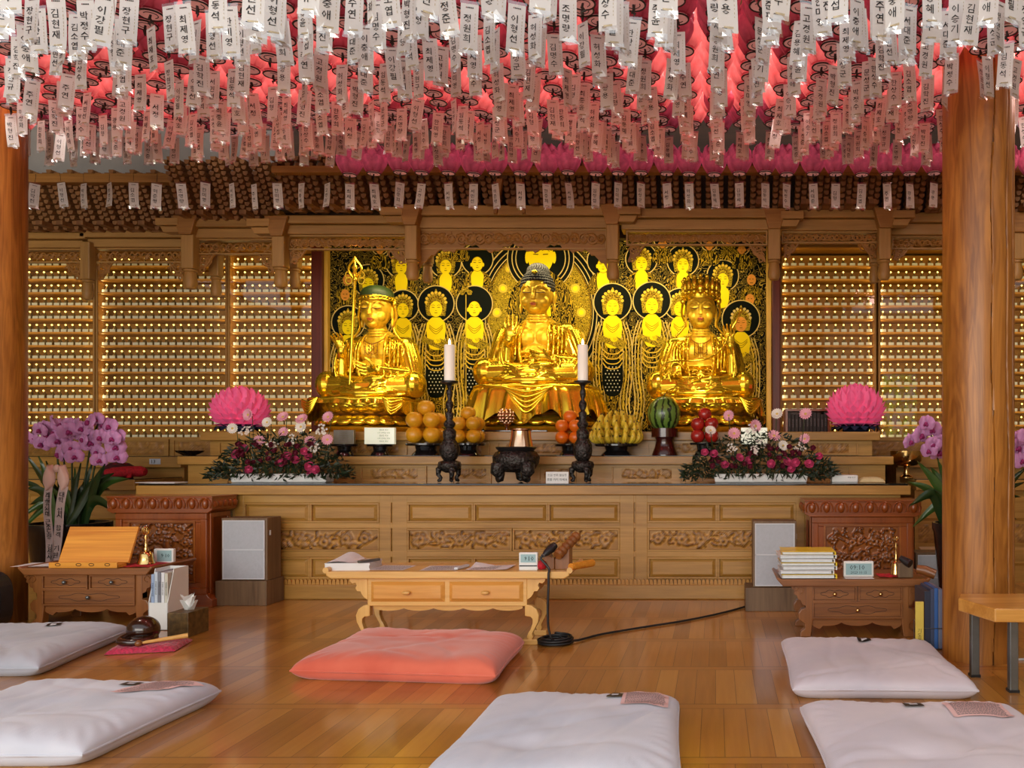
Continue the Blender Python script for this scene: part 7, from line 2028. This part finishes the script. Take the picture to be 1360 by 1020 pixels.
# satin bow with two lettered tails, tied to the plant
mb = MB()
Yr = YO-.30
def R_(px, py): return W(px, py, Yr)-oo
for s, c, rx, ry in ((-1, (71, 634), 9.5, 16), (1, (87.5, 634), 8.5, 16)):
    cc_ = R_(*c); a, b2 = rx*Yr/FX, ry*Yr/FX
    mb.grid(lambda u, v, cc_=cc_, a=a, b2=b2, s=s: (cc_.x+a*math.sin(PI*v)**.7*math.cos(2*PI*u)*(.55+.45*v)+s*.01*v, cc_.y-.03+.03*math.sin(2*PI*u), cc_.z+b2*(1-2*v)+.006*math.sin(u*12.5)*1), 20, 14)
kn = R_(80, 622); mb.ell(tuple(kn+Vector((0,-.03,0))), (.022,.02,.028), 12, 8)
bow = mb.build('ribbon_bow', M['ribbon'], ot, smooth=70)
def strip(pts, w2, body, nm):
    P = [R_(*p) for p in pts]; mb = MB()
    def at(v):
        f = v*(len(P)-1); i = min(len(P)-2, int(f)); return P[i].lerp(P[i+1], f-i)+Vector((0, -.035-.01*math.sin(v*6), 0))
    mb.grid(lambda u, v: (at(v).x+(u-.5)*w2, at(v).y, at(v).z), 2, 16)
    st = mb.build('ribbon_tail', M['ribbon_strip'], bow, smooth=70)
    mb = MB(); n = len(body)
    for i, ch in enumerate(body):
        if ch == ' ': continue
        v = .12+.86*i/n; p = at(v); vs, fs = text_geo(ch); ex = vs.max(0)-vs.min(0); k = w2*.62/max(ex)
        for d in (0, .0012): mb.add([(p.x+q[0]*k+d, p.y-.002-.001, p.z+q[1]*k) for q in vs], fs)
    mb.build('writing', M['ink'], st)
strip([(70,646),(69,690),(70.5,748)], .058, '계고행기전내 근조도량 김상사', 0)
strip([(90,646),(84,690),(76,748)], .064, '대학 입시 합격 기원', 1)
fr = [(1208,586),(1222,578),(1231,562),(1238,570),(1240,590),(1234,598),(1248,588),(1246,600),(1262,575),(1275,590),(1290,570),(1310,585),(1330,575),(1349,584),(1354,602),(1352,594),(1362,580),(1357,612)]
lr = [(1205,640,.5),(1212,700,1.2),(1218,612,.2),(1226,660,.8),(1236,620,.2),(1245,610,.1),(1208,672,1.0),(1240,650,.3),(1362,640,.4),(1356,660,.6),(1350,690,1.0),(1364,620,.2),(1300,600,.1)]
orchid('potted pink orchid in a tall black pot behind the right pillar', 1278, 5.62, .20, .62, fr, lr, 33)
# two fronts of the black pots carry faint script
# ================================================================ LIGHT AND CAMERA
w = bpy.data.worlds.new('daylight'); SC.world = w; w.use_nodes = True
w.node_tree.nodes['Background'].inputs[0].default_value = (.9, .95, 1, 1)
w.node_tree.nodes['Background'].inputs[1].default_value = 1.15
def lamp(kind, name, loc, energy, col=(1,1,1), size=.2, target=None, **kw):
    d = bpy.data.lights.new(name, kind); d.energy = energy; d.color = col
    if kind == 'AREA':
        d.shape = 'RECTANGLE'; d.size = size if not isinstance(size, tuple) else size[0]; d.size_y = size if not isinstance(size, tuple) else size[1]
    elif kind in ('POINT', 'SPOT'): d.shadow_soft_size = size
    for k, v in kw.items(): setattr(d, k, v)
    o = bpy.data.objects.new(name, d); COL.objects.link(o); o.location = loc
    if target is not None: o.rotation_euler = (Vector(target)-Vector(loc)).to_track_quat('-Z', 'Y').to_euler()
    return o
WARM = (1, .80, .42)
for p, tp in ((503, 503), (715, 715), (930, 930)):
    lamp('SPOT', 'statue_spotlight', (XX(p, 6.5), 6.5, 2.7), 72, WARM, .06, (XX(tp, 7.6), 7.6, 1.75), spot_size=.9, spot_blend=.5)
lamp('AREA', 'painting_striplight', (XX(727, 7.5), 7.5, 2.9), 34, WARM, (3.3, .1), (XX(727, 8.4), 8.4, 1.9))
for p0, p1 in [b_[:2] for b_ in bays]:
    for s, p in ((1, p0), (-1, p1)):
        x = XX(p, YS)+s*.012
        lamp('AREA', 'shelf_side_fill', (x, YS+.035, (zt+zb)/2), 2.6, (1, .72, .26), (zt-zb, .03), (x+s, YS+.14, (zt+zb)/2)).rotation_euler = (0, -s*PI/2, 0)  # added side fill in each bay, standing for the glow of its bulbs
for p0, p1 in [b_[:2] for b_ in bays]:
    lamp('AREA', 'shelf_front_fill', (XX((p0+p1)/2, YS), YS-.004, (zt+zb)/2), 4.4, (1, .68, .22), ((p1-p0)*YS/FX, zt-zb), (XX((p0+p1)/2, YS), YS+1, (zt+zb)/2))  # added fill behind the glass, brightening the whole bay evenly
for x in (-4.5, -2.2, .2, 2.4):
    lamp('POINT', 'over_lantern_fill', (x, 4.75, 3.75), 60, (1, .9, .8), .15)  # added point light above the lanterns, standing for their inner glow
for x in (-4.2, -2.5, -.9, .7, 2.2):
    lamp('POINT', 'lantern_bulb', (x, 4.9, 3.4), 22, (1, .58, .5), .2)
lamp('AREA', 'front_fill', (-2.5, -3.0, 2.2), 300, (1, .93, .82), (8, 2), (-2.0, 6.2, .5))  # added area fill outside the open front, brightening altar and floor
sd_ = bpy.data.lights.new('sun', 'SUN'); sd_.energy = 22; sd_.angle = .01; sd_.color = (1,.97,.88); so_ = bpy.data.objects.new('sun', sd_); COL.objects.link(so_); so_.rotation_euler = (-.72, .12, 0)
cam = bpy.data.cameras.new('camera'); co = bpy.data.objects.new('camera', cam); COL.objects.link(co)
co.location = (0, 0, HE); co.rotation_euler = (PI/2, 0, 0)
cam.sensor_fit = 'HORIZONTAL'; cam.sensor_width = 36; cam.lens = 36*FX/1360
cam.shift_x = (680-VX)/1360; cam.shift_y = (VY-510)/1360
cam.clip_end = 60; cam.clip_start = .05
SC.camera = co
SC.view_settings.view_transform = 'Standard'; SC.view_settings.look = 'None'
SC.view_settings.exposure = 0; SC.view_settings.gamma = 1
SC.cycles.max_bounces = 8; SC.cycles.transparent_max_bounces = 24; SC.cycles.use_denoising = True
SC.cycles.sample_clamp_indirect = 6
